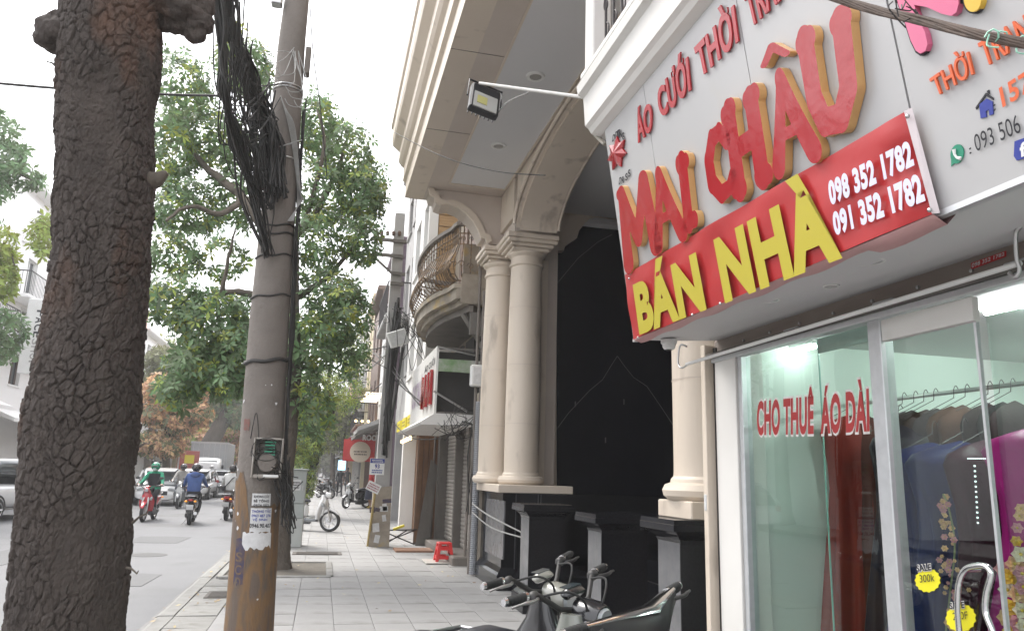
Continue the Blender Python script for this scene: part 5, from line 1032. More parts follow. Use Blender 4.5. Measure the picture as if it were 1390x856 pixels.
MB().sweep([(.05, 0), (.05, .07), (.0, .09), (-.05, .07), (-.05, 0), (.05, 0)], [(p.x, p.y, 5.84) for p in pl3]).build('hand_rail', concrete, rr2)
b = MB(); b.tube([(p.x, p.y, 5.70) for p in pl3], .014, 5); b.tube([(p.x, p.y, 5.5) for p in pl3], .010, 5); b.tube([(p.x, p.y, 4.84) for p in pl3], .014, 5); b.build('cross_rail', gi, rr2)
for i in range(len(pl3)-1):
    for tt in (0,):
        p = pl3[i].lerp(pl3[i+1], tt); d = (pl3[i+1]-pl3[i]).normalized(); o = Vector((d.y, -d.x, 0)); o = o if o.x < 0 or abs(o.x) < .3 and o.y < 0 else -o
        if p.x > 2.15: o = Vector((0, 0, 0))
        bs = MB(); bs.tube([Vector((p.x, p.y, z))+o*q for z, q in ((4.84, .0), (4.92, .10), (5.05, .16), (5.2, .13), (5.36, .05), (5.5, 0), (5.84, 0))], .011, 5)
        for zc, rc in ((5.6, .045), (5.1, .07)): bs.tube([Vector((p.x, p.y, zc))+o*(.14 if zc < 5.3 else 0)+d*(rc*(1-.1*j)*math.cos(j*.9))+Vector((0, 0, rc*(1-.1*j)*math.sin(j*.9))) for j in range(9)], .008, 4)
        bs.build('baluster', gi, rr2)
hbp(MB().bb((2.4, 12.46, 4.79), (2.46, 12.5, 5.8)), 'corner_post', concrete)
for y0 in (12.9, 14.2, 15.5): hbp(MB().bb((2.70, y0, 3.05), (2.749, y0+.9, 4.2)), 'window_shutter', mat('dark_window_shutter', (.06, .055, .055), .7)); hbp(MB().bb((2.70, y0, 4.85), (2.749, y0+.9, 6.9)), 'balcony_door', brown_r)
# boxed sign over the shutters, canopy and green beam
sb = thing('shop_sign', 'white boxed sign with faded red letters over the roller shutters', 'sign', (2.1, 14.6, 2.5))
MB().bb((1.82, 13.05, 2.55), (1.86, 16.8, 3.75)).build('sign_face', white_r, sb); MB().bb((1.861, 13.05, 2.55), (2.74, 13.09, 2.6)).build('frame_bar', conc_dark, sb); MB().bb((1.861, 13.05, 3.7), (2.74, 13.09, 3.74)).build('frame_bar', conc_dark, sb); MB().bb((1.90, 13.3, 2.6), (2.74, 13.34, 3.69)).build('side_board', dark_in, sb)
MB().bb((1.861, 13.0, 3.3), (2.74, 13.045, 3.52)).build('painted_beam', mat('green_flaking_paint', (.13, .27, .09), .8, col2=(.42, .42, .38), scale=2.2, amt=.25), sb)
lettering('sign_letters', 'MAI', [(1.815, 14.6, 2.78), (1.815, 13.3, 2.78), (1.815, 13.3, 3.32), (1.815, 14.6, 3.32)], [redl, redl], sb, .05, extr=.05)
lettering('sign_words', 'ÁO CƯỚI', [(1.815, 14.6, 3.45), (1.815, 13.2, 3.45), (1.815, 13.2, 3.56), (1.815, 14.6, 3.56)], ink, sb, .02)
lettering('sign_words', 'CHO THUÊ', [(1.815, 16.5, 2.9), (1.815, 14.9, 2.9), (1.815, 14.9, 3.35), (1.815, 16.5, 3.35)], mat('faded_mauve', (.42, .33, .42), .7), sb, .03)
MB().prism([(1.6, 2.36), (1.58, 2.40), (1.82, 2.56), (2.5, 2.56), (2.5, 2.36)], 12.95, 16.9, 'Y').build('canopy', white_r, sb)
MB().tube([(1.8, 13.05, 2.95), (2.4, 13.0, 2.62)], .02, 6).build('stay', steel, sb); MB().tube([(1.82, 13.0, 3.73), (2.5, 13.0, 3.62)], .018, 6).build('stay', steel, sb)
wb = thing('meter_box', 'white meter box with cables on the wall under the green beam', 'meter box', (2.42, 12.0, 3)); MB().box((2.42, 12.2, 3.15), (.28, .14, .36), bev=.02).build('case', white_p, wb); MB().box((2.42, 12.128, 3.15), (.2, .006, .28)).build('cover', paper, wb)
# shops further along the pavement
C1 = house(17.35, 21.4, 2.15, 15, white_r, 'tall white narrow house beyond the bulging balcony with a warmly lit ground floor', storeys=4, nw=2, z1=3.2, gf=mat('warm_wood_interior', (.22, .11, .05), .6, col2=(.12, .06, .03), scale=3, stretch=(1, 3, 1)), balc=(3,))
MB().bb((2.1, 17.31, 0), (2.74, 17.345, 3.15)).build('door_side_panel', brown_r, C1)
for k in range(5): MB().bb((2.12+.12*k, 17.29, .05), (2.225+.12*k, 17.309, 3.1), bev=.004).build('door_plank', MATS['warm_wood_interior'], C1)
b = MB().bb((2.16, 17.3, 5.9), (3.6, 17.345, 8.6)); b.build('plank_backing', wood, C1)
for k in range(9): MB().bb((2.3, 17.25, 5.95+.29*k), (3.55, 17.298, 6.22+.29*k), bev=.006).build('plank', wood, C1)
MB().bb((2.06, 17.24, 5.6), (2.28, 17.34, 15)).build('corner_strip', white_r, C1)
for k in range(4):
    q = Vector((2.0+.02*k, 18.2+.8*k, 2.35)); l_ = thing('globe_lamp', ''+('nearest', 'second', 'third', 'farthest')[k]+' small lit globe lamp at the warm shop door', 'lamp', tuple(q), 'lit globe lamps at the warm shop'); MB().sph(q, .05, 10, 7).build('globe', warm, l_, smooth=180); MB().tube([q, q+Vector((.3, 0, .2))], .01, 5).build('arm', irn, l_)
for k in range(3): tg = thing('yellow_sign', ['first', 'second', 'third'][k]+' of the small yellow signs above the warm shop', 'sign', (1.9, 18+k, 2.7), 'yellow signs above the warm shop'); MB().bb((1.95, 17.7+1.3*k, 2.62), (2.0, 18.6+1.3*k, 2.9)).build('board', yel, tg); marks('print', [(1.949, 18.5+1.3*k, 2.68), (1.949, 17.8+1.3*k, 2.68), (1.949, 17.8+1.3*k, 2.84), (1.949, 18.5+1.3*k, 2.84)], mat('dull_print', (.3, .24, .03), .7), tg, 2, k)
D1 = house(21.5, 25.5, 2.3, 11.5, grey_r, 'grey house with a bare brick side wall rising above its neighbours', nw=2, storeys=3, gf=dark_in, balc=(1,))
b = MB(); MB().bb((2.32, 21.45, 8.3), (5, 21.495, 11.4)).build('brick_backing', mortar, D1)
bkm = MB().box((0, 0, 0), (.215, .03, .062)).mesh('brick', brick_m)
for j in range(36):
    for i in range(8): inst(bkm, 'brick', D1, (2.44+.23*i+(.11 if j % 2 else 0), 21.44+random.uniform(-.004, .004), 8.4+.078*j))
E1 = house(25.6, 30, 2.2, 9.5, purple, 'mauve clad house with a projecting dark upper front', nw=1, storeys=2, win=(2, 1.6), awn=grey_r, balc=())
F1 = house(30.1, 35, 2.3, 8, white_p, 'white fronted shop with lit ceiling strips under its upper floor', nw=2, storeys=2, awn=conc_dark)
G1 = house(35.1, 41, 2.2, 10, brown_r, 'brown cafe building behind the round cream sign', nw=2, storeys=2, awn=mat('dark_red_awning', (.2, .02, .02), .7), balc=(0,))
for k, (y0, y1, m_, h) in enumerate(((41.1, 47, pale_y, 11), (47.1, 53, grey_r, 9), (53.1, 60, white_r, 12), (60.1, 70, pale_y, 10), (70.1, 84, pink_r, 12), (84.1, 100, grey_r, 13), (100.1, 125, white_r, 12), (125.1, 160, pale_y, 14), (160.1, 210, grey_r, 13))):
    house(y0, y1, 2.3+.15*(k % 2), h, m_, ['pale yellow house just past the brown cafe', 'low grey house beyond the pale yellow one', 'tall white house in the distance on the right', 'long pale yellow house far along the pavement', 'pink house far along the right side', 'large grey block far along the right side', 'long white block near the far end of the street', 'distant pale yellow block on the right', 'last grey block on the right side'][k], nw=3 if k > 3 else 2, storeys=3, balc=(0, 1) if k % 2 else (1,), awn=[grey_r, conc_dark, white_p][k % 3])
# signs over the pavement
rs = thing('round_sign', 'red board with a round cream disc sign over the pavement', 'sign', (1.9, 35, 3)); p = pY(489, 613, 35.0)
MB().bb((p.x-.75, 35.05, p.z-.42), (p.x+.9, 35.12, p.z+.55)).build('red_board', ink_r, rs); MB().lathe((p.x, 35.0, p.z), [(0, 0), (.46, 0), (.46, .045), (0, .045)], 28, 'Y').build('disc', mat('cream_disc', (.7, .6, .48), .5), rs); marks('disc_print', [(p.x-.3, 34.995, p.z-.16), (p.x+.3, 34.995, p.z-.16), (p.x+.3, 34.995, p.z+.08), (p.x-.3, 34.995, p.z+.08)], brown_r, rs, 2, 3)
p = pY(505, 594, 30); ov = thing('oval_sign', 'blue oval sign with white letters ROOM above the pavement', 'sign', tuple(p)); MB().lathe((0, 0, 0), [(0, 0), (.5, 0), (.5, .06), (0, .06)], 28, 'Y', M=Matrix.Diagonal((1, 1, .5))).build('disc', blue, ov); lettering('words', 'ROOM', [p+Vector(q) for q in ((-.36, -.005, -.1), (.36, -.005, -.1), (.36, -.005, .1), (-.36, -.005, .1))], white_p, ov, .04)
p = pY(464, 631, 45); lb = thing('light_box', 'small lit pale blue box sign far along the pavement', 'sign', tuple(p)); MB().box(p, (.42, .1, .55)).build('box', mat('lit_blue_sign', (.4, .7, 1), emit=1.1), lb); lettering('words', 'On', [p+Vector(q) for q in ((-.15, -.055, -.06), (.15, -.055, -.06), (.15, -.055, .08), (-.15, -.055, .08))], white_p, lb, .02)
for k in range(6):
    q = Vector((1.9, 30.5+.8*k, 3.3)); l_ = thing('strip_lamp', 'lit ceiling strip, '+['nearest', 'second', 'third', 'fourth', 'fifth', 'farthest'][k]+' in the row under the white shop front', 'lamp', tuple(q), 'lit strips under the white shop front'); MB().bb((1.5, q.y, 4.6), (2.2, q.y+.07, 4.62)).build('strip', mat('warm_strip', (1, .85, .6), emit=4), l_)
for k in range(7):
    q = Vector((1.35+.28*k, 34.9, 3.75)); l_ = thing('round_lamp', 'small lit lamp, '+['first', 'second', 'third', 'fourth', 'fifth', 'sixth', 'seventh'][k]+' from the left above the red cafe board', 'lamp', tuple(q), 'lit lamps above the red cafe board'); MB().sph(q, .06, 8, 6).build('bulb', warm, l_)
# concrete post on the pavement with crossarms, boxes, notices and cables
kp = pZ(513, 741); kt = thing('utility_pole', 'square concrete post with posters, crossarms and hanging cables on the right pavement', 'utility pole', (kp.x, kp.y, 0)); KY = kp.y
k1 = pY(541, 325, KY); MB().prism([(kp.x-.17, -.05), (kp.x+.17, -.05), (kp.x+.15, 1.5), (k1.x+.11, k1.z+.6), (k1.x-.11, k1.z+.6), (kp.x-.15, 1.5)], KY-.13, KY+.13, 'Y').build('shaft', grey_r, kt)
MB().prism([(kp.x-.20, -.04), (kp.x+.22, -.04), (kp.x+.2, 1.25), (kp.x-.18, 1.2)], KY-.17, KY+.131, 'Y').build('concrete_collar', old_r, kt)
for (x0, y0, x1, y1) in ((505, 325, 552, 327), (507, 345, 548, 348), (532, 371, 550, 372), (530, 384, 548, 386)): a, c = pY(x0, y0, KY-.16), pY(x1, y1, KY-.16); MB().box((a+c)/2, ((c-a).length, .08, .07)).build('crossarm', conc_dark, kt)
MB().tube([pY(506, 347, KY-.16), pY(532, 371, KY-.16)], .03, 6).build('stay', conc_dark, kt)
for k in range(5): q = pY(510+k*8, 320, KY-.16); MB().lathe(tuple(q), [(0, .12), (.03, .11), (.045, .06), (.03, .04), (.045, .02), (.02, 0)], 8).build('insulator', brown_r, kt)
p = pY(512, 633, KY-.25); nsg = MB().box(p, (.31, .02, .34), bev=.004).build('notice_plate', white_p, kt); MB().box(p+Vector((0, -.012, .12)), (.30, .004, .09)).build('blue_band', blue, nsg); lettering('notice_number', '93', [p+Vector(q) for q in ((-.05, -.013, -.03), (.05, -.013, -.03), (.05, -.013, .05), (-.05, -.013, .05))], blue, nsg, .03); marks('notice_print', [p+Vector(q) for q in ((-.12, -.013, -.14), (.12, -.013, -.14), (.12, -.013, -.05), (-.12, -.013, -.05))], ink_b, nsg, 2, 6)
marks('band_print', [p+Vector(q) for q in ((-.12, -.016, .09), (.12, -.016, .09), (.12, -.016, .15), (-.12, -.016, .15))], white_p, nsg, 2, 8)
b = MB()
for k in range(8): q = pY(random.uniform(505, 526), random.uniform(675, 735), KY-.174); MB().box(q, (random.uniform(.08, .2), .003, random.uniform(.06, .18)), M=Matrix.Rotation(random.uniform(-.2, .2), 3, 'Y')).build('torn_notice', paper if k % 3 else navy, kt)
cb = MB()
for k in range(26): z1, z0 = random.uniform(4.2, 5.4), random.uniform(1.8, 3.2); x = kp.x+.02; cb.tube(spl([jit((x+.12, KY-.2, z1), .05), jit((x+.02, KY-.22, (z0+z1)/2), .05), jit((x-.02, KY-.2, z0), .04)], 4), random.choice((.012, .02, .03)), 5)
for k in range(14): a = jit((kp.x+.1, KY-.2, 4.9), .15); cb.tube(spl([a, jit(a+Vector((.25, -.3, -.3)), .1), jit(a+Vector((.1, -.2, -.7)), .15), jit(a, .1)], 6), .008, 5)
stuff(cb.build('black_cables', cable_m, kt, smooth=80, fix=False))
p = pY(540, 459, KY-.5); wbx = thing('junction_box', 'tilted white junction box among the cables beside the concrete post', 'junction box', tuple(p)); MB().box(p, (.42, .12, .34), M=Matrix.Rotation(R(-22), 3, 'Y'), bev=.015).build('case', white_p, wbx); MB().box(p+Vector((0, -.062, 0)), (.36, .006, .28), M=Matrix.Rotation(R(-22), 3, 'Y')).build('lid', paper, wbx); MB().tube([p+Vector((-.15, 0, .1)), (kp.x+.15, KY, p.z-.1)], .02, 6).build('bracket', steel, wbx)
bp0, bp1 = pZ(499, 741), pY(509, 668, KY-.5); bm_ = thing('placard', 'small white tilted placard on a leaning bamboo stake by the concrete post', 'sign', tuple(bp0)); MB().tube([bp0, bp1], [.028, .024], 8).build('bamboo_stake', mat('bamboo', (.45, .35, .13), .6, col2=(.3, .22, .09), scale=6), bm_, smooth=60)
p = pY(507, 661, KY-.55); Mx = Matrix.Rotation(R(24), 3, 'Y'); MB().box(p, (.28, .012, .19), M=Mx).build('board', white_p, bm_)
marks('placard_print', [p+Mx @ Vector(q) for q in ((-.12, -.008, -.07), (.12, -.008, -.07), (.12, -.008, .07), (-.12, -.008, .07))], mat('faint_red_print', (.35, .1, .12), .7), bm_, 3, 5)
# cables strung from the post towards the houses
n_ = 0
for a, c, sag, r in (((520, 470), (640, 575), 1.0, .014), ((515, 480), (650, 560), .9, .012), ((520, 500), (655, 555), .7, .012), ((523, 560), (600, 595), .5, .010), ((440, 400), (520, 490), .3, .012), ((455, 430), (525, 500), .4, .010), ((470, 460), (525, 470), .3, .012), ((480, 540), (518, 520), .2, .010), ((475, 445), (522, 430), .2, .008), ((460, 520), (525, 480), .25, .014)):
    A_ = pY(*a, 17.2 if a[0] > 500 else 17.5); B_ = pY(*c, 12.6 if c[0] > 560 else KY-.2); mid = (A_+B_)/2-Vector((0, 0, sag*.5)); n_ += 1
    cable(['low slack', 'second slack', 'taut', 'short drooping', 'long pale', 'thin dark', 'level', 'lower level', 'upper thin', 'thick'][n_-1]+(' cable from the concrete post to the meter box on the old house' if c[0] > 560 else ' cable coming through the tree to the concrete post'), [A_, mid, B_], r, cable_g if n_ in (5, 10) else None)
tg_ = thing('cable_tangle', 'tangle of black cables hanging over the shop canopy beside the meter box', 'cable tangle', (2.3, 12.5, 2.9)); b = MB()
for k in range(20): a = pY(random.uniform(600, 655), random.uniform(545, 580), 12.5); c = pY(random.uniform(575, 650), random.uniform(555, 600), 12.6); b.tube(spl([a, (a+c)/2+Vector((random.gauss(0, .1), random.gauss(0, .15), random.uniform(-.3, .12))), c], 6), random.choice((.004, .007)), 5)
for k in range(10): a = pY(640+k*1.2, 575, 12.3); b.tube(spl([a, jit(a-Vector((0, 0, .6)), .04), jit(a-Vector((0, 0, 1.4)), .04)], 4), .008, 5)
stuff(b.build('strands', cable_m, tg_, smooth=80, fix=False))
cable('pair of grey cables slung low in front of the black granite pier', [pY(641, 683, 11.2), pY(665, 700, 10.3), pY(720, 728, 9.5)], .01, cable_g); cable('second grey cable slung low across the granite pier', [pY(641, 695, 11.2), pY(668, 716, 10.3), pY(712, 730, 9.4)], .01, cable_g)
cable('thin wire crossing under the white soffit from the outer edge', [pY(536, 180, 11), pY(600, 212, 9), pY(670, 232, 8), pY(740, 238, 7)], .006)
# heavy taped cable crossing the top right corner
hc = thing('cable_bundle', 'heavy twisted cable bundle with green ties crossing in front of the sign, upper right', 'cable bundle', (1, 1.4, 2.6)); cp_ = [pY(1060, -30, 1.8), pY(1160, 6, 1.6), pY(1250, 28, 1.42), pY(1340, 50, 1.27), pY(1440, 66, 1.15)]
for k in range(9): a = 2*PI*k/9; MB().tube([q+Vector((0, math.cos(a+i*.25), math.sin(a+i*.25)))*.008*(1 if k < 8 else .2) for i, q in enumerate(spl(cp_, 8))], .0045, 6).build('strand', mat('weathered_cable', (.05, .038, .032), .7, col2=(.13, .09, .07), scale=30, amt=.5), hc, smooth=80)
tie = mat('mint_tie', (.25, .5, .38), .5)
for x, y in ((1343, 47), (1383, 56)): q = pY(x, y, 1.25); MB().tube([q+Vector((.004*i, math.cos(i)*.013, math.sin(i)*.013)) for i in range(13)], .0022, 5).build('tie', tie, hc); MB().tube(spl([q, q+Vector((-.01, 0, -.03)), q+Vector((.0, -.02, -.045))], 4), .002, 5).build('tie_end', tie, hc)
for k in range(6): q = pY(1205+k*6, 18+k*2, 1.47); MB().tube(spl([q+Vector((0, -.02, .02)), q+Vector((random.uniform(-.03, .03), -.03, random.uniform(-.02, .05))), q+Vector((random.uniform(-.05, .05), -.02, random.uniform(-.07, .06)))], 4), .0018, 4).build('wire_twist', irn, hc)
white_lit = mat('lit_white_render', (.86, .85, .84), .7, col2=(.78, .77, .76), scale=1.5, amt=.7)  # white render lightened in colour to carry the glare on the left side
# left side of the street
L1 = house(20, 33.5, -13, 9.2, white_lit, 'white house at the left edge with an iron balcony and a pale canopy', side=-1, storeys=2, nw=4, balc=(1,), awn=white_lit, z1=4.2, gf=white_lit)
L2 = house(33.6, 43, -13, 13.2, white_lit, 'tall cream house with an arched gable window and red tiled roof on the left', side=-1, storeys=4, nw=2, balc=(1, 2), awn=white_lit, z1=3.8, gf=white_lit)
q = [(-12.9, 33.7), (-12.9, 42.9), (-22, 42.9), (-22, 33.7)]; b = MB(); b.add([(-13.6, 34.5, 13.43), (-13.6, 43.3, 13.43), (-22, 43.3, 13.43), (-22, 34.5, 13.43), (-17, 36.5, 15.6), (-17, 41, 15.6)], [(0, 1, 5, 4), (1, 2, 5), (2, 3, 4, 5), (3, 0, 4)]); b.build('tiled_roof', tile_r, L2)
for k in range(2): yy = 35.8+4.6*k; MB().tube([(-12.97, yy+1.2*math.cos(a), 10.6+1.5*math.sin(a)) for a in np.linspace(0, PI, 18)], .14, 6).build('arch_moulding', white_lit, L2)
vs_ = thing('vertical_sign', 'tall narrow white sign reading FACESHOP on the left house front', 'sign', (-12, 33, 7)); a, c = pY(37, 425, 33), pY(50, 508, 33)
MB().bb((a.x, 32.9, c.z), (c.x+.25, 33.05, a.z+.6), bev=.03).build('board', white_p, vs_)
for i, ch in enumerate('FACESHOP'): z = a.z+.2-(a.z-c.z)*(i+.6)/8.3; w = .14; xx = (a.x+c.x)/2+.15; lettering('sign_letter', ch, [(xx+w, 32.89, z+.13), (xx+w, 32.89, z-.13), (xx-w, 32.89, z-.13), (xx-w, 32.89, z+.13)][0:1]+[(xx+w*-.0+w*0-w, 32.89, z+.13)][0:0]+[(xx-w, 32.89, z+.13), (xx-w, 32.89, z-.13), (xx+w, 32.89, z-.13)][0:0]+[(xx-w+2*w, 32.89, z-.13), (xx-w, 32.89, z-.13), (xx-w, 32.89, z+.13)], ink if i < 4 else grey_r, vs_, .02) if 0 else lettering('sign_letter', ch, [(xx-.12, 32.89, z+.12), (xx-.12, 32.89, z-.12), (xx+.14, 32.89, z-.12), (xx+.14, 32.89, z+.12)], ink if i < 4 else grey_r, vs_, .02)
for k, (y0, y1, m_, h) in enumerate(((43.1, 50, white_lit, 10), (50.1, 58, pink_r, 12), (58.1, 66, white_lit, 11), (66.1, 76, pale_y, 9), (76.1, 90, mat('orange_red_render', (.45, .16, .09), .8, col2=(.36, .12, .08), scale=1), 8), (90.1, 108, grey_r, 11), (108.1, 135, pale_y, 12), (135.1, 170, white_lit, 13))):
    house(y0, y1, -13.0, h, m_, ['white house behind the orange-leaved tree', 'pink house left of the leaning tree', 'white block beyond the pink house', 'pale yellow low house across the road', 'orange red shop row across the road', 'grey block across the road far away', 'pale block far away on the left', 'last white block on the left'][k], side=-1, storeys=3, nw=3, balc=(1,), gf=white_lit, awn=[white_lit, tile_r, conc_dark][k % 3])
t = thing('building_block', 'faint pale block closing the far end of the road', 'building', (-6, 300, 0)); MB().bb((-40, 290, -.1), (40, 305, 14)).build('wall', grey_r, t)
for i in range(16):
    for j in range(3): MB().bb((-38+5*i, 289.9, 2+4*j), (-36+5*i, 289.99, 4.5+4*j)).build('window', win_m, t)
# ------------------------------------------------------------------ scooters
paints = {}
def paint(n, c, r=.22): return mat('paint_'+n, c, r, coat=.6, col2=tuple(x*.9 for x in c), scale=3)
dirty_b = mat('dusty_black_plastic', (.02, .02, .022), .45, spec=.35, col2=(.045, .043, .04), scale=6); seat_m = mat('vinyl_seat', (.02, .022, .028), .38, bump=.1, bscale=120)
tail_m = mat('red_tail_lens', (.4, .01, .01), .2); amber = mat('amber_lens', (.8, .3, .02), .2, emit=.4); head_m = mat('headlamp_lens', (.34, .36, .37), .08); plate_m = mat('number_plate', (.62, .62, .62), .5)
def rotz(p, c, a): x, y = p[0]-c[0], p[1]-c[1]; return Vector((c[0]+x*math.cos(a)-y*math.sin(a), c[1]+x*math.sin(a)+y*math.cos(a), p[2]))
def scooter(lab, loc, head, body, steer=0, lean=0, roll=0, rs=1, group=None, trim=None, accent=None, mirrors=True, plate='', lights=False, kind='scooter'):
    """local +y is forward, wheels stand on z = 0"""
    t = thing('motor_scooter', lab, 'motorbike', loc, group); t.rotation_euler = (0, lean, head-PI/2); trim = trim or dirty_b; accent = accent or body
    def L(b, n, m, sm=45, p=t):
        if rs != 1: b.v = [(v[0], v[1] if v[1] > .1 else .1+(v[1]-.1)*rs, v[2]) for v in b.v]
        return b.build(n, m, p, smooth=sm, off=(0, 0, 0))
    SA = (0, .60); sf = lambda p: rotz(p, (0, .52), steer)
    def SB_(b): b.v = [tuple(sf(Vector((v[0], v[1], v[2]-(v[0]*roll if v[2] > .88 else 0))))) for v in b.v]; return b
    def wheel(y, st_):
        b = MB().lathe((0, y, .27), [(.20, -.04), (.235, -.052), (.262, -.04), (.272, -.015), (.272, .015), (.262, .04), (.235, .052), (.20, .04), (.20, -.04)], 28, 'X'); b = SB_(b) if st_ else b; w = L(b, 'tyre', rubber)
        r = MB(); r.lathe((0, y, .27), [(.205, -.035), (.185, -.03), (.185, .03), (.205, .035)], 24, 'X'); r.lathe((0, y, .27), [(0, -.06), (.035, -.055), (.035, .055), (0, .06)], 12, 'X')
        for k in range(6): a = 2*PI*k/6+.3; r.tube([(0, y+.03*math.cos(a), .27+.03*math.sin(a)), (0, y+.19*math.cos(a+.15), .27+.19*math.sin(a+.15))], [.016, .012], 5)
        r = SB_(r) if st_ else r; L(r, 'rim', steel, 45, w)
        d = MB().lathe((.055, y, .27), [(.05, 0), (.1, 0), (.1, .004), (.05, .004)], 18, 'X'); d = SB_(d) if st_ else d; L(d, 'brake_disc', chrome, 45, w)
    wheel(.66, True); wheel(-.60, False)
    L(SB_(MB().loft([(.36, 0, .27, .055, .05), (.42, 0, .40, .06, .06), (.52, 0, .50, .065, .05), (.66, 0, .56, .068, .035), (.80, 0, .50, .06, .03), (.90, 0, .42, .045, .02)], 14)), 'front_mudguard', body)
    L(SB_(MB().tube([(-.085, .70, .27), (-.085, .62, .55), (-.04, .50, .78)], .022, 8).tube([(.085, .70, .27), (.085, .62, .55), (.04, .50, .78)], .022, 8)), 'fork', steel)
    # leg shield and front apron
    L(MB().loft([(.30, 0, .36, .17, .05), (.42, 0, .38, .20, .045), (.58, 0, .42, .215, .05), (.70, 0, .45, .17, .06), (.80, 0, .46, .10, .06), (.92, 0, .455, .055, .045)], 20, 'Z', 3), 'leg_shield', body)
    L(MB().loft([(.40, 0, .465, .10, .03), (.55, 0, .50, .10, .05), (.70, 0, .52, .12, .045), (.84, 0, .53, .06, .02)], 16, 'Z', 2.6), 'front_apron', accent)
    for s in (-1, 1): L(MB().loft([(.62, s*.11, .515, .05, .03), (.68, s*.13, .52, .045, .03), (.72, s*.14, .50, .02, .015)], 10, 'Z'), 'indicator', amber if lights else head_m)
    L(MB().loft([(.34, 0, .28, .16, .04), (.1, 0, .27, .165, .04), (-.12, 0, .29, .17, .06), (-.2, 0, .34, .15, .1)], 14, 'Y', 4), 'footboard', trim)
    L(MB().loft([(-.02, 0, .50, .10, .14), (-.12, 0, .55, .145, .18), (-.35, 0, .58, .17, .15), (-.65, 0, .64, .155, .10), (-.88, 0, .70, .09, .055), (-.96, 0, .73, .04, .03)], 20, 'Y', 2.8), 'rear_body', body)
    L(MB().loft([(.04, 0, .735, .07, .02), (.0, 0, .75, .10, .04), (-.15, 0, .765, .135, .05), (-.35, 0, .765, .15, .055), (-.42, 0, .80, .15, .055), (-.62, 0, .81, .135, .05), (-.76, 0, .80, .08, .03)], 18, 'Y', 2.6), 'seat', seat_m)
    L(MB().tube([(-.13, -.55, .76), (-.15, -.75, .80), (-.10, -.93, .81), (.10, -.93, .81), (.15, -.75, .80), (.13, -.55, .76)], .013, 7), 'grab_rail', steel)
    L(MB().loft([(-.93, 0, .70, .07, .035), (-.985, 0, .70, .055, .025)], 12), 'tail_light', tail_m)
    for s in (-1, 1): L(MB().sph((s*.12, -.93, .665), .032, 8, 6, (1.2, .8, .8)), 'rear_indicator', amber)
    L(MB().loft([(-.75, 0, .56, .07, .03), (-.90, 0, .44, .065, .02), (-.97, 0, .33, .06, .012)], 10), 'rear_mudguard', trim)
    pl = L(MB().box((0, -.985, .50), (.19, .006, .14), bev=.004), 'number_plate', plate_m)
    L(MB().loft([(.06, -.05, .22, .07, .06), (-.2, -.07, .24, .10, .09), (-.5, -.09, .26, .06, .07), (-.62, -.09, .27, .045, .05)], 12), 'engine', trim)
    L(MB().tube([(.10, -.15, .17), (.13, -.35, .18), (.145, -.45, .24), (.15, -.82, .33)], [.018, .02, .042, .05], 10), 'exhaust', steel)
    L(MB().tube([(-.1, -.15, .16), (-.2, -.2, .01), (-.22, -.25, .005)], .012, 6), 'side_stand', steel); L(MB().tube([(.1, -.62, .27), (.11, -.55, .62)], .028, 8), 'shock_absorber', chrome)
    # handlebar
    hb_ = MB(); hbz = .985
    if kind == 'covered':
        hb_.loft([(-.30, .41, hbz+.035, .03, .035), (-.22, .43, hbz+.025, .045, .045), (-.08, .47, hbz-.01, .07, .07), (.0, .48, hbz-.01, .08, .08), (.08, .47, hbz-.01, .07, .07), (.22, .43, hbz+.025, .045, .045), (.30, .41, hbz+.035, .03, .035)], 14, 'X'); hb = L(SB_(hb_), 'handlebar_cover', trim)
        L(SB_(MB().loft([(-.31, .415, hbz+.063, .016, .008), (-.18, .45, hbz+.062, .026, .012), (0, .50, hbz+.058, .045, .02), (.18, .45, hbz+.062, .026, .012), (.31, .415, hbz+.063, .016, .008)], 10, 'X')), 'chrome_trim', chrome, 45, hb)
    else:
        hb_.tube([(-.30, .40, hbz+.05), (-.22, .43, hbz+.045), (-.12, .48, hbz-.03), (0, .50, hbz-.06), (.12, .48, hbz-.03), (.22, .43, hbz+.045), (.30, .40, hbz+.05)], .013, 9); hb = L(SB_(hb_), 'handlebar', dirty_b)
        L(SB_(MB().loft([(.50, 0, hbz-.05, .05, .045), (.54, 0, hbz-.07, .075, .07), (.61, 0, hbz-.08, .08, .07), (.65, 0, hbz-.08, .065, .055)], 16)), 'headlamp_housing', accent, 45, hb)
        for s in (-1, 1): L(SB_(MB().tube(spl([(s*.2, .44, hbz+.04), (s*.15, .56, hbz+.06), (s*.07, .6, hbz-.02), (s*.03, .54, hbz-.2)], 6), .006, 6)), 'brake_cable', rubber, 80, hb)
        L(SB_(MB().box((0, .47, hbz+.02), (.15, .07, .05), bev=.02)), 'dial_housing', accent, 45, hb); L(SB_(MB().box((0, .455, hbz+.048), (.11, .05, .004))), 'dial_glass', win_m, 45, hb)
    L(SB_(MB().loft([(.645 if kind != 'covered' else .55, 0, hbz-.08, .06, .05), (.665 if kind != 'covered' else .57, 0, hbz-.08, .045, .04)], 16)), 'headlight', mat('lit_headlamp', (1, .98, .9), emit=2.5) if lights else head_m, 45, hb)
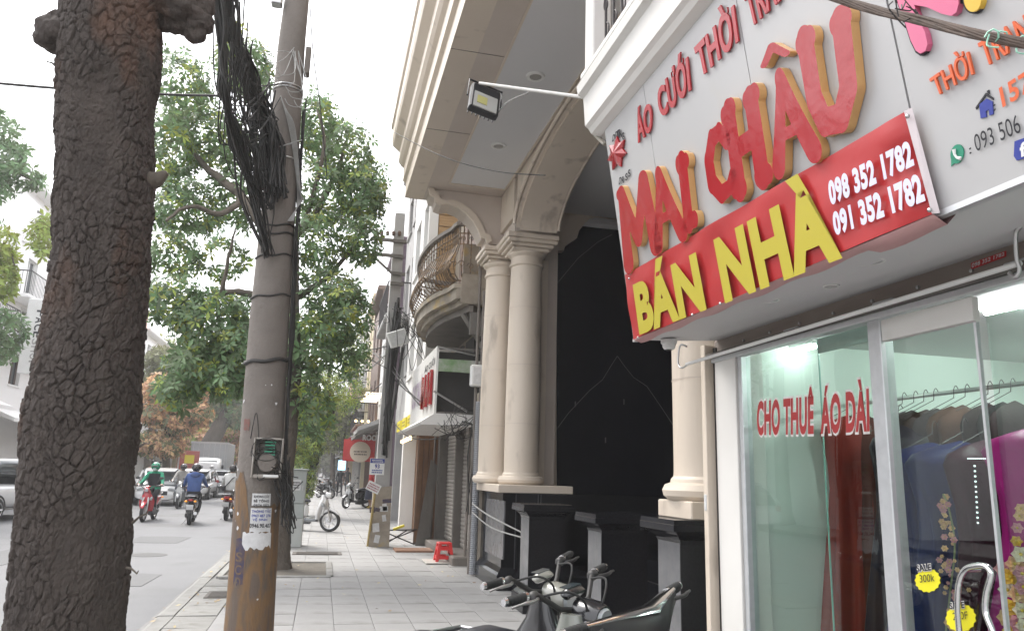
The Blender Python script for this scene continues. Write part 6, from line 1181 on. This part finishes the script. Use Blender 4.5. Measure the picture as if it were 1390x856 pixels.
    for s in (-1, 1):
        g = L(SB_(MB().tube([(s*.29, .403, hbz+.05), (s*.40, .385, hbz+.052)], .021, 12)), 'grip', rubber, 45, hb)
        r_ = MB()
        for k in range(5): r_.tube([(s*(.30+.02*k), .4015-.0033*k, hbz+.0505), (s*(.306+.02*k), .4005-.0033*k, hbz+.0507)], .0225, 12)
        L(SB_(r_), 'grip_rib', rubber, 45, g); stuff(g.children[-1])
        L(SB_(MB().tube([(s*.40, .385, hbz+.052), (s*.417, .383, hbz+.052)], [.021, .017], 12)), 'bar_end', chrome, 45, hb); L(SB_(MB().tube([(s*.277, .407, hbz+.05), (s*.289, .403, hbz+.05)], .023, 12)), 'grip_collar', chrome, 45, hb)
        L(SB_(MB().box((s*.245, .42, hbz+.045), (.06, .05, .048), bev=.014)), 'switch_housing', chrome if kind == 'covered' else dirty_b, 45, hb)
        L(SB_(MB().box((s*.245, .394, hbz+.05), (.018, .004, .014), bev=.002)), 'switch_button', ink_r, 45, hb)
        L(SB_(MB().tube(spl([(s*.25, .45, hbz+.04), (s*.30, .475, hbz+.045), (s*.37, .455, hbz+.043), (s*.42, .435, hbz+.035)], 4), [.009]*8+[.006]*5, 7)), 'brake_lever', steel if accent is not trim and kind == 'naked' and s > 0 else dirty_b, 60, hb)
        if mirrors:
            mr = L(SB_(MB().tube([(s*.2, .43, hbz+.06), (s*.25, .42, hbz+.2), (s*.3, .42, hbz+.25)], .007, 6)), 'mirror_stalk', dirty_b, 60, hb); L(SB_(MB().sph((s*.33, .42, hbz+.27), .055, 12, 8, (1.2, .3, .75))), 'mirror', dirty_b, 180, mr)
    return t
sil = paint('silver_grey', (.24, .25, .22)); blk = paint('black', (.012, .012, .014)); wht = paint('white', (.72, .72, .72)); red = paint('red', (.50, .015, .03)); gry = paint('grey', (.16, .17, .18)); dred = paint('dark_red', (.25, .01, .015)); champ = paint('champagne', (.26, .26, .23))
def place_head(lab, cx, cy, head, steer, z=0, **k):           # put the handlebar centre over (cx, cy)
    fwd = Vector((math.cos(head), math.sin(head))); sb_ = Vector((0, .43)); s_ = rotz((0, .43, 0), (0, .52), steer); off = Vector((fwd.y*s_.x+fwd.x*s_.y, -fwd.x*s_.x+fwd.y*s_.y))
    return scooter(lab, (cx-off.x, cy-off.y, z), head, k.pop('body'), steer, **k)
G3 = 'scooters parked nose-in before the portico'
place_head('dark scooter with a silver headlamp and bare handlebar, farthest of the three by the pedestals', 1.22, 4.25, R(40), R(-92), body=blk, kind='naked', mirrors=False, roll=.14, group=G3, accent=champ, z=-.0)
place_head('silver grey scooter with dangling black cables, middle of the three by the pedestals', 1.21, 3.69, R(36), R(-90), body=sil, kind='naked', mirrors=False, roll=.12, group=G3, accent=blk, z=-.0)
place_head('black scooter with chrome trimmed handlebar cover, nearest the camera', 1.27, 2.98, R(-54), R(-3), body=blk, kind='covered', mirrors=False, rs=.7, roll=.13, group=G3, z=.0)
GP = 'motorbikes parked along the pavement'
def ground(x, y, z=0): p = pZ(x, y, z); return (p.x, p.y, z)
p = ground(434, 722); scooter('white scooter parked under the thin tree with its front wheel turned out', (p[0]-.35, p[1]+.5, 0), R(-30), wht, steer=R(10), group=GP, trim=gry)
p = ground(474, 690); scooter('black and white motorbike parked slantwise, left of the blond dummy', (p[0]+.3, p[1]+.6, 0), R(225), blk, steer=R(10), group=GP, accent=wht)
for k, (x, y, h, b_, l_) in enumerate(((440, 676, -60, blk, 'black motorbike on the kerb side behind the white scooter'), (450, 668, -50, gry, 'grey motorbike on the kerb side, second behind the white scooter'), (447, 661, -60, dred, 'dark red motorbike far along the kerb side'), (492, 668, 200, blk, 'black motorbike at the shop side beyond the blond dummy'), (484, 664, 210, gry, 'grey motorbike at the shop side beyond the black one'), (478, 660, 200, blk, 'small distant black motorbike by the red cafe'), (436, 657, -60, wht, 'small distant white motorbike on the kerb side'), (443, 654, -50, blk, 'small distant black motorbike at the kerb, farthest'))):
    scooter(l_, ground(x, y), R(h), b_, group=GP, steer=R(15))

# ------------------------------------------------------------------ people
skin_m = mat('skin', (.42, .26, .19), .6); 
def body_mesh(name, J, E, parent, cols, cls):
    """one continuous skinned body from joints with radii; cls picks a colour slot from a face centre"""
    names = list(J); me = bpy.data.meshes.new('b'); me.from_pydata([J[n][0] for n in names], [(names.index(a), names.index(b)) for a, b in E], [])
    o = bpy.data.objects.new('b', me); C.objects.link(o); o.modifiers.new('s', 'SKIN'); s = o.modifiers.new('d', 'SUBSURF'); s.levels = 1; s.render_levels = 1
    for i, n in enumerate(names): sv = me.skin_vertices[0].data[i]; r = J[n][1]; sv.radius = r if isinstance(r, tuple) else (r, r); sv.use_root = (n == 'pelvis')
    dg = bpy.context.evaluated_depsgraph_get(); dg.update(); m2 = bpy.data.meshes.new_from_object(o.evaluated_get(dg)); bpy.data.objects.remove(o); m2.name = name
    m2.materials.clear()
    for c in cols: m2.materials.append(c)
    for p in m2.polygons: p.use_smooth = True; p.material_index = cls(p.center)
    ob = bpy.data.objects.new(name, m2); C.objects.link(ob); ob.parent = parent; return ob
HE = [('pelvis', 'waist'), ('waist', 'chest'), ('chest', 'neck'), ('neck', 'chin'), ('chin', 'skull')]+[(a+s, b+s) for s in 'lr' for a, b in (('sh', 'el'), ('el', 'wr'), ('wr', 'palm'), ('palm', 'f1'), ('palm', 'f2'), ('palm', 'f3'), ('palm', 'f4'), ('wr', 'th'), ('hip', 'kn'), ('kn', 'an'), ('an', 'toe'))]+[('chest', 'shl'), ('chest', 'shr'), ('pelvis', 'hipl'), ('pelvis', 'hipr')]
def hand(J, s, w, d, sx):
    w = Vector(w); d = Vector(d).normalized(); side = Vector((sx, 0, 0)); J['palm'+s] = (w+d*.07, (.032, .022))
    for k in range(4): J['f%d%s' % (k+1, s)] = (w+d*(.15-.012*abs(k-1.4))+side*(.026-.018*k)+Vector((0, 0, -.02)), .011)
    J['th'+s] = (w+d*.07-side*.045, .012)
def rider(lab, parent_loc, head, jacket, trousers, helmet=None, mask=None, shoes=None, bag=None, hair=None, group=None, passenger=None, lean=0, dy=0, vest=None):
    t = thing('person', lab, 'person', parent_loc, group); t.rotation_euler = (0, lean, head-PI/2)
    J = {'pelvis': ((0, -.30+dy, .90), (.17, .13)), 'waist': ((0, -.27+dy, 1.04), (.155, .12)), 'chest': ((0, -.22+dy, 1.26), (.175, .13)), 'neck': ((0, -.17+dy, 1.43), .06), 'chin': ((0, -.13+dy, 1.50), .075), 'skull': ((0, -.14+dy, 1.60), .095)}
    for s, x in (('l', -1), ('r', 1)):
        J['sh'+s] = ((x*.19, -.20+dy, 1.37), .075); J['el'+s] = ((x*.28, .02+dy*.5, 1.14), .055); J['wr'+s] = ((x*.33, .27+dy*.4, 1.055), .038); J['hip'+s] = ((x*.11, -.24+dy, .87), .105); J['kn'+s] = ((x*.15, .16+dy*.7, .80), .075); J['an'+s] = ((x*.15, .12+dy*.7, .38), .05); J['toe'+s] = ((x*.16, .27+dy*.7, .33), .04); hand(J, s, J['wr'+s][0], (0, .9, -.15), x)
    def cls(c):
        if c.z > 1.455 and abs(c.x) < .13: return 2
        if c.y > .27+dy*.4 and c.z > .98 and abs(c.x) > .27: return 2
        if c.z < .40: return 3
        return 0 if (c.z > .93 or (abs(c.x) > .2 and c.z > .97)) else 1
    body_mesh('body', {k: (Vector(v[0]), v[1]) for k, v in J.items()}, HE, t, [jacket, trousers, skin_m, shoes or black_m], cls)
    hx, hy, hz = 0, -.135+dy, 1.565
    if helmet: h = MB().sph((hx, hy-.01, hz+.035), .135, 16, 10, (1, 1.12, .95)).build('helmet', helmet, t, smooth=180, off=(0, 0, 0)); h.data.transform(Matrix()); MB().loft([(hy+.08, hx, hz+.05, .10, .02), (hy+.17, hx, hz+.035, .075, .012)], 12).build('visor', dirty_b, h, smooth=60, off=(0, 0, 0))
    if hair: MB().sph((hx, hy-.03, hz+.03), .115, 14, 9, (1, 1.05, 1.1)).build('hair', hair, t, smooth=180, off=(0, 0, 0)); 
    if mask: MB().loft([(hy+.06, hx, hz-.05, .07, .05), (hy+.12, hx, hz-.05, .04, .04)], 12).build('face_mask', mask, t, smooth=60, off=(0, 0, 0))
    f = MB(); 
    for x in (-.035, .035): f.sph((x, hy+.105, hz+.01), .012, 6, 5)
    f.build('eyes', ink, t, off=(0, 0, 0)); stuff(t.children[-1])
    if not mask: MB().loft([(hy+.09, 0, hz-.02, .014, .022), (hy+.125, 0, hz-.03, .01, .012)], 8).build('nose', skin_m, t, off=(0, 0, 0))
    MB().lathe((hx, -.17+dy, 1.40), [(.10, 0), (.085, .05), (.07, .06)], 14).build('collar', jacket, t, smooth=60, off=(0, 0, 0))
    if bag == 'hood': MB().sph((0, -.30+dy, 1.40), .11, 12, 8, (1.25, .7, .75)).build('hood', jacket, t, smooth=180, off=(0, 0, 0))
    if bag == 'strap': MB().tube([(.17, -.10+dy, 1.38), (.05, -.35+dy, 1.30), (-.14, -.36+dy, 1.05)], .015, 6).build('bag_strap', black_m, t, off=(0, 0, 0)); MB().box((-.2, -.30+dy, .98), (.12, .22, .18), bev=.03).build('shoulder_bag', black_m, t, off=(0, 0, 0))
    if vest: MB().loft([(1.02, 0, -.265+dy, .175, .14), (1.2, 0, -.23+dy, .205, .155), (1.38, 0, -.20+dy, .17, .12)], 14, 'Z').build('vest', vest, t, smooth=60, off=(0, 0, 0))
    return t
cl_ = lambda n, c: mat('cloth_'+n, c, .85, col2=tuple(x*.7 for x in c), scale=9, amt=.6, bump=.3, bscale=20)
hgreen = paint('green_helmet', (.02, .25, .14)); hblack = blk; hgrey = gry; hwht = wht
GR = 'motorbikes riding in the road'; GPp = 'riders in the road'
def ride(x, y, head, body, lab_b, lab_p, jac, tro, helmet, z=-.1, **k):
    p = ground(x, y, z); f = Vector((math.cos(R(head)), math.sin(R(head)), 0)); o = Vector(p)-(f*(.66 if k.pop('front', False) else -.66)); o.z = z
    scooter(lab_b, tuple(o), R(head), body, group=GR, lights=k.pop('lights', False), accent=k.pop('accent', None), mirrors=True, lean=0)
    q = rider(lab_p, tuple(o), R(head), jac, tro, helmet, group=GPp, **k); return o
away, toward = 92, -88
o = ride(256, 712, away+2, blk, 'black scooter ridden away from the camera in the middle of the road', 'rider in a blue hooded jacket and black helmet, seen from behind', cl_('blue', (.05, .10, .28)), cl_('black', (.015, .015, .02)), hblack, bag='hood')
ride(193, 708, toward-4, red, 'bright red scooter coming toward the camera beside the near trunk', 'rider in a green jacket, green helmet and face mask on the red scooter', cl_('green', (.02, .30, .17)), cl_('black', (.015, .015, .02)), hgreen, front=True, mask=cl_('pale_mask', (.55, .6, .62)), vest=cl_('black', (.015, .015, .02)))
ride(240, 690, toward+2, gry, 'dark grey scooter coming toward the camera left of the blue jacket', 'rider in a light grey hooded top with a dark mask and helmet', cl_('pale_grey', (.42, .40, .38)), cl_('navy', (.02, .025, .05)), hblack, front=True, mask=black_m, accent=wht)
ride(283, 673, toward+4, wht, 'white scooter coming toward the camera in front of the small truck', 'distant rider in a white top and white helmet ahead of the truck', cl_('white', (.6, .6, .58)), cl_('jeans', (.06, .08, .14)), hwht, front=True)
ride(306, 706, away-4, dred, 'red scooter ridden away just left of the leaning pole', 'rider in a white jacket with dark hair and a bag strap across the back', cl_('white', (.62, .6, .58)), cl_('khaki', (.14, .12, .10)), None, hair=mat('black_hair', (.012, .01, .01), .5), bag='strap')
ride(324, 726, away-6, blk, 'dark motorbike half hidden behind the yellow painted pole', 'rider in a pale coat half hidden behind the leaning pole', cl_('cream', (.5, .47, .42)), cl_('black', (.015, .015, .02)), hgrey)
ride(322, 688, away, gry, 'grey motorbike in the group beyond the pole', 'rider in a black jacket and white helmet beyond the pole', cl_('black', (.015, .015, .02)), cl_('jeans', (.06, .08, .14)), hwht)
ride(266, 671, toward, blk, 'far black scooter between the two white cars', 'distant rider in a dark jacket between the cars', cl_('charcoal', (.04, .04, .045)), cl_('black', (.015, .015, .02)), hgrey, front=True)
ride(252, 668, toward, wht, 'far white scooter beside the parked white car', 'distant rider in a beige coat beside the parked white car', cl_('beige', (.4, .34, .26)), cl_('black', (.015, .015, .02)), hblack, front=True)
ride(330, 672, away, wht, 'white scooter far ahead on the right of the road', 'distant rider in a white shirt far ahead on the right', cl_('white', (.6, .6, .58)), cl_('black', (.015, .015, .02)), hwht)
ride(316, 664, toward, red, 'small far red scooter near the truck', 'far rider in a brown jacket near the truck', cl_('brown', (.16, .09, .05)), cl_('black', (.015, .015, .02)), hwht, front=True)
ride(311, 682, away, dred, 'dark red scooter in the pack just beyond the pole', 'rider in an olive jacket and grey helmet in the pack beyond the pole', cl_('olive', (.09, .09, .05)), cl_('jeans', (.06, .08, .14)), hgrey)
ride(298, 666, toward, wht, 'little white scooter oncoming behind the pack', 'rider in a sky blue shirt on the little oncoming white scooter', cl_('sky', (.2, .32, .45)), cl_('black', (.015, .015, .02)), hblack, front=True)
def stander(lab, loc, head, top, bottom, hair=None, stride=.12, skirt=None, skin=skin_m, cat='person', name='person', shoes=None):
    t = thing(name, lab, cat, loc); t.rotation_euler = (0, 0, head-PI/2)
    J = {'pelvis': ((0, 0, .95), (.15, .11)), 'waist': ((0, .01, 1.08), (.135, .10)), 'chest': ((0, .01, 1.30), (.165, .12)), 'neck': ((0, .0, 1.48), .055), 'chin': ((0, .02, 1.55), .07), 'skull': ((0, .01, 1.64), .09)}
    for s, x in (('l', -1), ('r', 1)): J['sh'+s] = ((x*.18, 0, 1.41), .065); J['el'+s] = ((x*.23, -.02+x*stride*.4, 1.14), .048); J['wr'+s] = ((x*.24, .05+x*stride*.8, .92), .035); J['hip'+s] = ((x*.09, 0, .90), .095); J['kn'+s] = ((x*.10, .03-x*stride*.6, .50), .065); J['an'+s] = ((x*.10, -x*stride-.03, .09), .045); J['toe'+s] = ((x*.11, -x*stride+.12, .04), .038); hand(J, s, J['wr'+s][0], (0, .1, -1), x)
    body_mesh('body', {k: (Vector(v[0]), v[1]) for k, v in J.items()}, HE, t, [top, bottom, skin, shoes or black_m], lambda c: 2 if (c.z > 1.5 or (abs(c.x) > .19 and c.z < .9)) else 3 if c.z < .11 else 0 if c.z > .98 else 1)
    if hair: MB().sph((0, -.02, 1.665), .11, 14, 9, (1, 1.05, 1.05)).build('hair', hair, t, smooth=180, off=(0, 0, 0))
    if skirt: MB().lathe((0, 0, 0), [(.15, 1.02), (.19, .9), (.24, .6), (.27, .38)], 20).build('skirt', skirt, t, smooth=60, off=(0, 0, 0))
    f = MB()
    for x in (-.035, .035): f.sph((x, .095, 1.635), .011, 6, 5)
    stuff(f.build('eyes', ink, t, off=(0, 0, 0))); MB().loft([(.085, 0, 1.61, .013, .02), (.125, 0, 1.60, .01, .012)], 8).build('nose', skin, t, off=(0, 0, 0)); MB().box((0, .09, 1.565), (.045, .015, .01), bev=.004).build('mouth', ink_r, t, off=(0, 0, 0))
    return t
bh = MATS['black_hair']
stander('pedestrian in dark clothes walking away along the pavement', ground(460, 674), R(95), cl_('black', (.015, .015, .02)), cl_('black', (.015, .015, .02)), bh, .2)
stander('second pedestrian in black further along by the parked bikes', ground(470, 667), R(80), cl_('charcoal', (.04, .04, .045)), cl_('black', (.015, .015, .02)), bh, .12)
stander('blond shop dummy in a red top and dark skirt outside the lit shop', ground(502, 690), R(200), cl_('red', (.45, .03, .03)), skin_m, mat('blond_hair', (.5, .36, .15), .6), .02, cl_('navy', (.02, .025, .05)), mat('dummy_skin', (.55, .42, .32), .4), 'dummy', 'shop_dummy', mat('yellow_boots', (.5, .36, .08), .6))
for k, (x, y, c_, l_) in enumerate(((203, 672, 'orange', 'tiny distant pedestrian by the orange tree, in an orange top'), (212, 668, 'charcoal', 'tiny distant pedestrian in charcoal by the orange tree'))): stander(l_, tuple(Vector(ground(x, y))), R(90), cl_(c_, (.4, .12, .03) if c_ == 'orange' else (.04, .04, .045)), cl_('black', (.015, .015, .02)), bh)

# ------------------------------------------------------------------ cars and the truck
def car(lab, loc, head, body, L_=4.3, W_=1.78, H_=1.5, suv=False, back=False):
    t = thing('parked_car' if not back else 'car', lab, 'car', loc, 'cars along the left side'); t.rotation_euler = (0, 0, head-PI/2); h = W_/2; B = lambda b, n, m, sm=40, p=t: b.build(n, m, p, smooth=sm, off=(0, 0, 0)); y0, y1 = -L_/2, L_/2; bz = .26 if not suv else .32; sh_ = .88 if not suv else 1.0
    prof = [(y0, .50, .62), (y0+.03, .80, .72), (y0+.3, sh_, .76), (y0+1.2, sh_+.02, .78), (0, sh_, .78), (y1-1.2, sh_-.05, .77), (y1-.45, sh_-.17, .74), (y1-.08, .62, .66), (y1, .50, .58)]
    B(MB().loft([(y, 0, (bz+zt)/2, h*w/.78, (zt-bz)/2) for y, zt, w in prof], 28, 'Y', 4.5), 'body', body)
    gh = [(y0+.10, sh_-.02, .60, .02), (y0+.45, sh_+.2, .66, .22), (y0+.95, H_-.22, .68, .2), (-.3, H_-.24, .70, .22), (.25, H_-.26, .69, .22), (y1-1.35, sh_+.1, .64, .14), (y1-.95, sh_-.06, .6, .03)]
    B(MB().loft([(y, 0, z-.02, h*w/.78, max(hz*1.1, .02)+.02) for y, z, w, hz in gh], 24, 'Y', 4), 'windows', win_m)
    B(MB().loft([(y0+.52, 0, H_-.10, h*.62, .02), (y0+.9, 0, H_-.035, h*.70, .035), (-.2, 0, H_-.02, h*.73, .035), (.4, 0, H_-.045, h*.72, .03), (.75, 0, H_-.13, h*.66, .02)], 20, 'Y', 3.5), 'roof', body)
    for s in (-1, 1):
        for ya, yb_, za_, zb_ in ((.72, y1-1.0, H_-.12, sh_-.0), (y0+.55, y0+.12, H_-.12, sh_-.02), (-.1, -.12, H_-.1, sh_)): B(MB().tube([(s*h*.80, ya, za_), (s*h*.97, yb_, zb_)], .035, 6), 'pillar', body)
        B(MB().box((s*(h+.06), y1-1.35, sh_+.08), (.14, .1, .13), bev=.03), 'wing_mirror', body)
        B(MB().loft([(y1-.28, s*h*.74, .69, .16, .07), (y1-.05, s*h*.66, .66, .13, .05)], 12), 'headlight', head_m)
        B(MB().loft([(y0+.02, s*h*.78, .82, .12, .10), (y0+.2, s*h*.86, .84, .10, .09)], 12), 'tail_light', tail_m)
        for yy in (y1-.82, y0+.78):
            a = MB().lathe((s*(h-.08), yy, .32), [(0, -.1), (.26, -.1), (.31, -.085), (.325, -.05), (.325, .05), (.31, .085), (.27, .1), (0, .1)], 26, 'X'); w = B(a, 'tyre', rubber); r = MB().lathe((s*(h+.02), yy, .32), [(.0, .015*s), (.05, .02*s), (.06, -.01*s), (.2, -.01*s), (.215, .01*s)], 20, 'X')
            for k in range(5): an = 2*PI*k/5; r.tube([(s*(h+.025), yy, .32), (s*(h+.03), yy+.2*math.cos(an), .32+.2*math.sin(an))], .022, 5)
            B(r, 'rim', steel, 40, w); B(MB().lathe((s*(h-.012), yy, .33), [(.335, 0), (.39, 0), (.39, .012*s), (.335, .012*s)], 26, 'X', 0, PI), 'wheel_arch', dirty_b)
        B(MB().bb((s*(h+.001), -.12, .42), (s*(h+.004), -.11, sh_-.02)), 'door_seam', ink); B(MB().box((s*(h+.01), .05, sh_-.16), (.02, .16, .03), bev=.006), 'door_handle', body)
    B(MB().box((0, y1+.005, .52), (.9, .03, .16), bev=.01), 'grille', black_m); B(MB().box((0, y1+.022, .40), (.48, .01, .11)), 'number_plate', plate_m); B(MB().box((0, y0-.01, .62), (.48, .012, .11)), 'number_plate', plate_m)
    return t
p = ground(8, 705, -.1); car('white SUV half hidden behind the near tree trunk at the left edge', (-9.0, 25.2, -.1), R(78), wht, 4.5, 1.85, 1.68, True)
p = ground(225, 688, -.1); car('white hatchback facing the camera, parked behind the oncoming riders', (-6.7, 36, -.1), R(-84), wht, 4.0, 1.72, 1.52)
car('second white car facing the camera behind the blue-jacketed rider', (-6.3, 43, -.1), R(-90), wht, 4.5, 1.8, 1.5)
car('white car far ahead near the pole, driving away', (-4.6, 58, -.1), R(90), wht, 4.4, 1.8, 1.48, back=True)
car('dark car in front of the small truck', (-5.6, 47, -.1), R(-90), gry, 4.5, 1.8, 1.5)
tr_ = thing('truck', 'small white truck with a grey box body coming toward the camera', 'truck', (-7.3, 55, -.1)); tr_.rotation_euler = (0, 0, 0)
def TB(b, n, m, sm=40): return b.build(n, m, tr_, smooth=sm, off=(0, 0, 0))
TB(MB().loft([(-2.6, 0, 1.15, .85, .62), (-2.5, 0, 1.2, .92, .72), (-1.9, 0, 1.32, .93, .88), (-1.2, 0, 1.35, .92, .88)], 24, 'Y', 6), 'cab', wht); bx_ = TB(MB().bb((-1.15, -1.1, .85), (1.15, 3.2, 3.2), bev=.02), 'box_body', mat('grey_truck_box', (.38, .39, .4), .5, .1, col2=(.3, .31, .32), scale=2))
for k in range(7): MB().bb((-1.0+.33*k, -1.13, .9), (-.97+.33*k, -1.101, 3.15)).build('box_rib', steel, bx_, off=(0, 0, 0))
MB().bb((-1.18, -1.13, 3.12), (1.18, -1.04, 3.24)).build('box_rim', steel, bx_, off=(0, 0, 0))
TB(MB().add([(-.78, -2.50, 1.35), (.78, -2.50, 1.35), (.72, -2.28, 2.02), (-.72, -2.28, 2.02)], [(0, 1, 2, 3)]), 'windscreen', win_m).location = (0, -.13, 0)
TB(MB().box((0, -2.66, .98), (1.1, .05, .2), bev=.02), 'grille', black_m); TB(MB().box((0, -2.68, .62), (1.75, .14, .22), bev=.03), 'bumper', wht); TB(MB().box((0, -2.76, .62), (.44, .01, .12)), 'number_plate', plate_m)
for s in (-1, 1):
    TB(MB().box((s*.7, -2.64, .98), (.26, .08, .2), bev=.03), 'headlight', head_m); TB(MB().box((s*1.08, -2.4, 1.6), (.14, .05, .3), bev=.02), 'mirror', black_m)
    for yy in (-1.95, 2.1): TB(MB().lathe((s*.8, yy, .37), [(0, -.11), (.3, -.11), (.37, -.08), (.37, .08), (.3, .11), (0, .11)], 20, 'X'), 'tyre', rubber)
bd = thing('roadside_board', 'red board with a yellow square standing over the parked cars', 'sign', (-9.5, 50, -.1)); p = pY(257, 624, 50)
MB().box((p.x, 50, p.z), (1.1, .06, 1.1), bev=.01).build('board', mat('faded_red_board', (.42, .1, .08), .6), bd); MB().box((p.x, 49.96, p.z+.05), (.55, .02, .5)).build('yellow_square', yel, bd); MB().tube([(p.x, 50.05, -.1), (p.x, 50.05, p.z)], .05, 6).build('stand', steel, bd)

# ------------------------------------------------------------------ small things on the pavement
cab_ = thing('utility_cabinet', 'pale grey street cabinet with a paper notice beside the second tree', 'cabinet', (-.65, 16.6, 0)); cg = mat('cabinet_grey', (.40, .43, .42), .5, col2=(.33, .35, .34), scale=3, layer=((.25, .24, .22), 4, .68)); cx0, cx1 = pY(370, 700, 16.4).x, pY(412, 700, 16.4).x; ztop = pY(412, 636, 16.4).z
MB().bb((cx0, 16.4, 0), (cx1, 16.95, ztop*.36), bev=.01).build('plinth', mat('pale_plinth', (.5, .52, .5), .7, col2=(.42, .43, .42), scale=3), cab_); MB().bb((cx0+.005, 16.405, ztop*.362), (cx1-.005, 16.94, ztop*.55), bev=.01).build('lower_door', cg, cab_); MB().bb((cx0+.005, 16.405, ztop*.553), (cx1-.005, 16.94, ztop-.03), bev=.01).build('upper_door', cg, cab_); MB().bb((cx0-.03, 16.37, ztop-.029), (cx1+.03, 16.98, ztop), bev=.008).build('lid', cg, cab_)
nt_ = MB().bb((cx0+.30, 16.398, ztop*.72), (cx0+.50, 16.402, ztop*.86)).build('notice', paper, cab_)
marks('notice_print', [(cx0+.32, 16.3975, ztop*.74), (cx0+.48, 16.3975, ztop*.74), (cx0+.48, 16.3975, ztop*.84), (cx0+.32, 16.3975, ztop*.84)], ink, nt_, 3, 9, .001)
MB().box((cx1-.06, 16.395, ztop*.75), (.02, .02, .1), bev=.004).build('handle', steel, cab_)
p = pZ(603, 764); stl = thing('plastic_stool', 'small red plastic stool on a pale slab by the doorstep', 'stool', (p.x, p.y, 0)); rp = mat('red_plastic', (.62, .03, .03), .35, sub=None); sx, sy = p.x, p.y+.1
MB().box((sx, sy, .335), (.25, .25, .03), bev=.012).build('seat', rp, stl)
for a in (-1, 1):
    for b_ in (-1, 1): q = MB(); q.add([(sx+a*.12, sy+b_*.12, .325), (sx+a*.06, sy+b_*.12, .325), (sx+a*.06, sy+b_*.06, .325), (sx+a*.12, sy+b_*.06, .325), (sx+a*.165, sy+b_*.165, .03), (sx+a*.115, sy+b_*.165, .03), (sx+a*.115, sy+b_*.115, .03), (sx+a*.165, sy+b_*.115, .03)], [(0, 1, 2, 3), (4, 5, 6, 7), (0, 1, 5, 4), (1, 2, 6, 5), (2, 3, 7, 6), (3, 0, 4, 7)]); q.build('leg', rp, stl)
for z, w in ((.10, .142), (.25, .125)):
    for a in (-1, 1): MB().bb((sx-w+.02, sy+a*(w)-.004, z-.03), (sx+w-.02, sy+a*(w)+.004, z+.03)).build('side_panel', rp, stl); MB().bb((sx+a*w-.004, sy-w+.02, z-.03), (sx+a*w+.004, sy+w-.02, z+.03)).build('side_panel', rp, stl)
st_ = tag(MB().bb((sx-.35, sy-.3, .004), (sx+.3, sy+.35, .03), bev=.006).build('floor_slab', mat('pale_slab', (.46, .44, .40), .7, col2=(.38, .36, .33), scale=3)), 'pale flat slab lying under the red stool', 'slab')
bd_ = tag(MB().bb((1.55, 15.5, .004), (2.3, 16.1, .04)).build('hardboard_sheet', mat('brown_hardboard', (.30, .17, .11), .8)), 'brown sheet of hardboard lying by the shutters', 'board')
ln = thing('leaning_board', 'tall grey board leaning beside the warm shop door', 'board', (2.1, 17.0, 0)); MB().add([(2.1, 16.9, 0), (2.4, 16.95, 0), (2.52, 16.98, 1.7), (2.36, 16.96, 1.85), (2.1, 16.94, 0), (2.4, 16.99, 0), (2.52, 17.02, 1.7), (2.36, 17.0, 1.85)], [(0, 1, 2, 3), (4, 7, 6, 5)]).build('board', conc_dark, ln)
tb = thing('folded_stand', 'low black folding stand with a yellow handle lying by the post', 'stand', (1.75, 17.2, 0)); b = MB()
for q in (((1.35, 17.0, .02), (2.1, 17.2, .3)), ((1.35, 17.2, .3), (2.1, 17.0, .02)), ((1.35, 17.1, .3), (2.15, 17.15, .32)), ((1.5, 17.3, .0), (1.9, 16.9, .32))): b.tube(q, .014, 6)
b.build('frame', irn, tb); MB().tube([(1.62, 17.0, .33), (1.85, 16.95, .42)], .03, 8).build('yellow_handle', yel, tb)
wst = tag(MB().loft([(4.6, 1.15, .012, .10, .006), (4.75, 1.2, .016, .13, .008), (4.85, 1.3, .012, .06, .005)], 10).build('plastic_scrap', paper), 'crumpled white scrap lying on the pavement by the pedestals', 'litter'); wst.location = (.25, 3.2, 0)
# ------------------------------------------------------------------ thin street haze
hz = MB().bb((-420, -80, -1.3), (420, 920, 26)).build('haze', []); stuff(hz); hm = bpy.data.materials.new('haze'); hm.use_nodes = True; hn = hm.node_tree; hn.nodes.remove(hn.nodes['Principled BSDF'])
pv = hn.nodes.new('ShaderNodeVolumePrincipled'); pv.inputs['Density'].default_value = .0014; pv.inputs['Color'].default_value = (.97, .98, 1, 1); pv.inputs['Anisotropy'].default_value = .3
hn.links.new(pv.outputs[0], hn.nodes['Material Output'].inputs['Volume']); hz.data.materials.append(hm); S.cycles.volume_bounces = 1
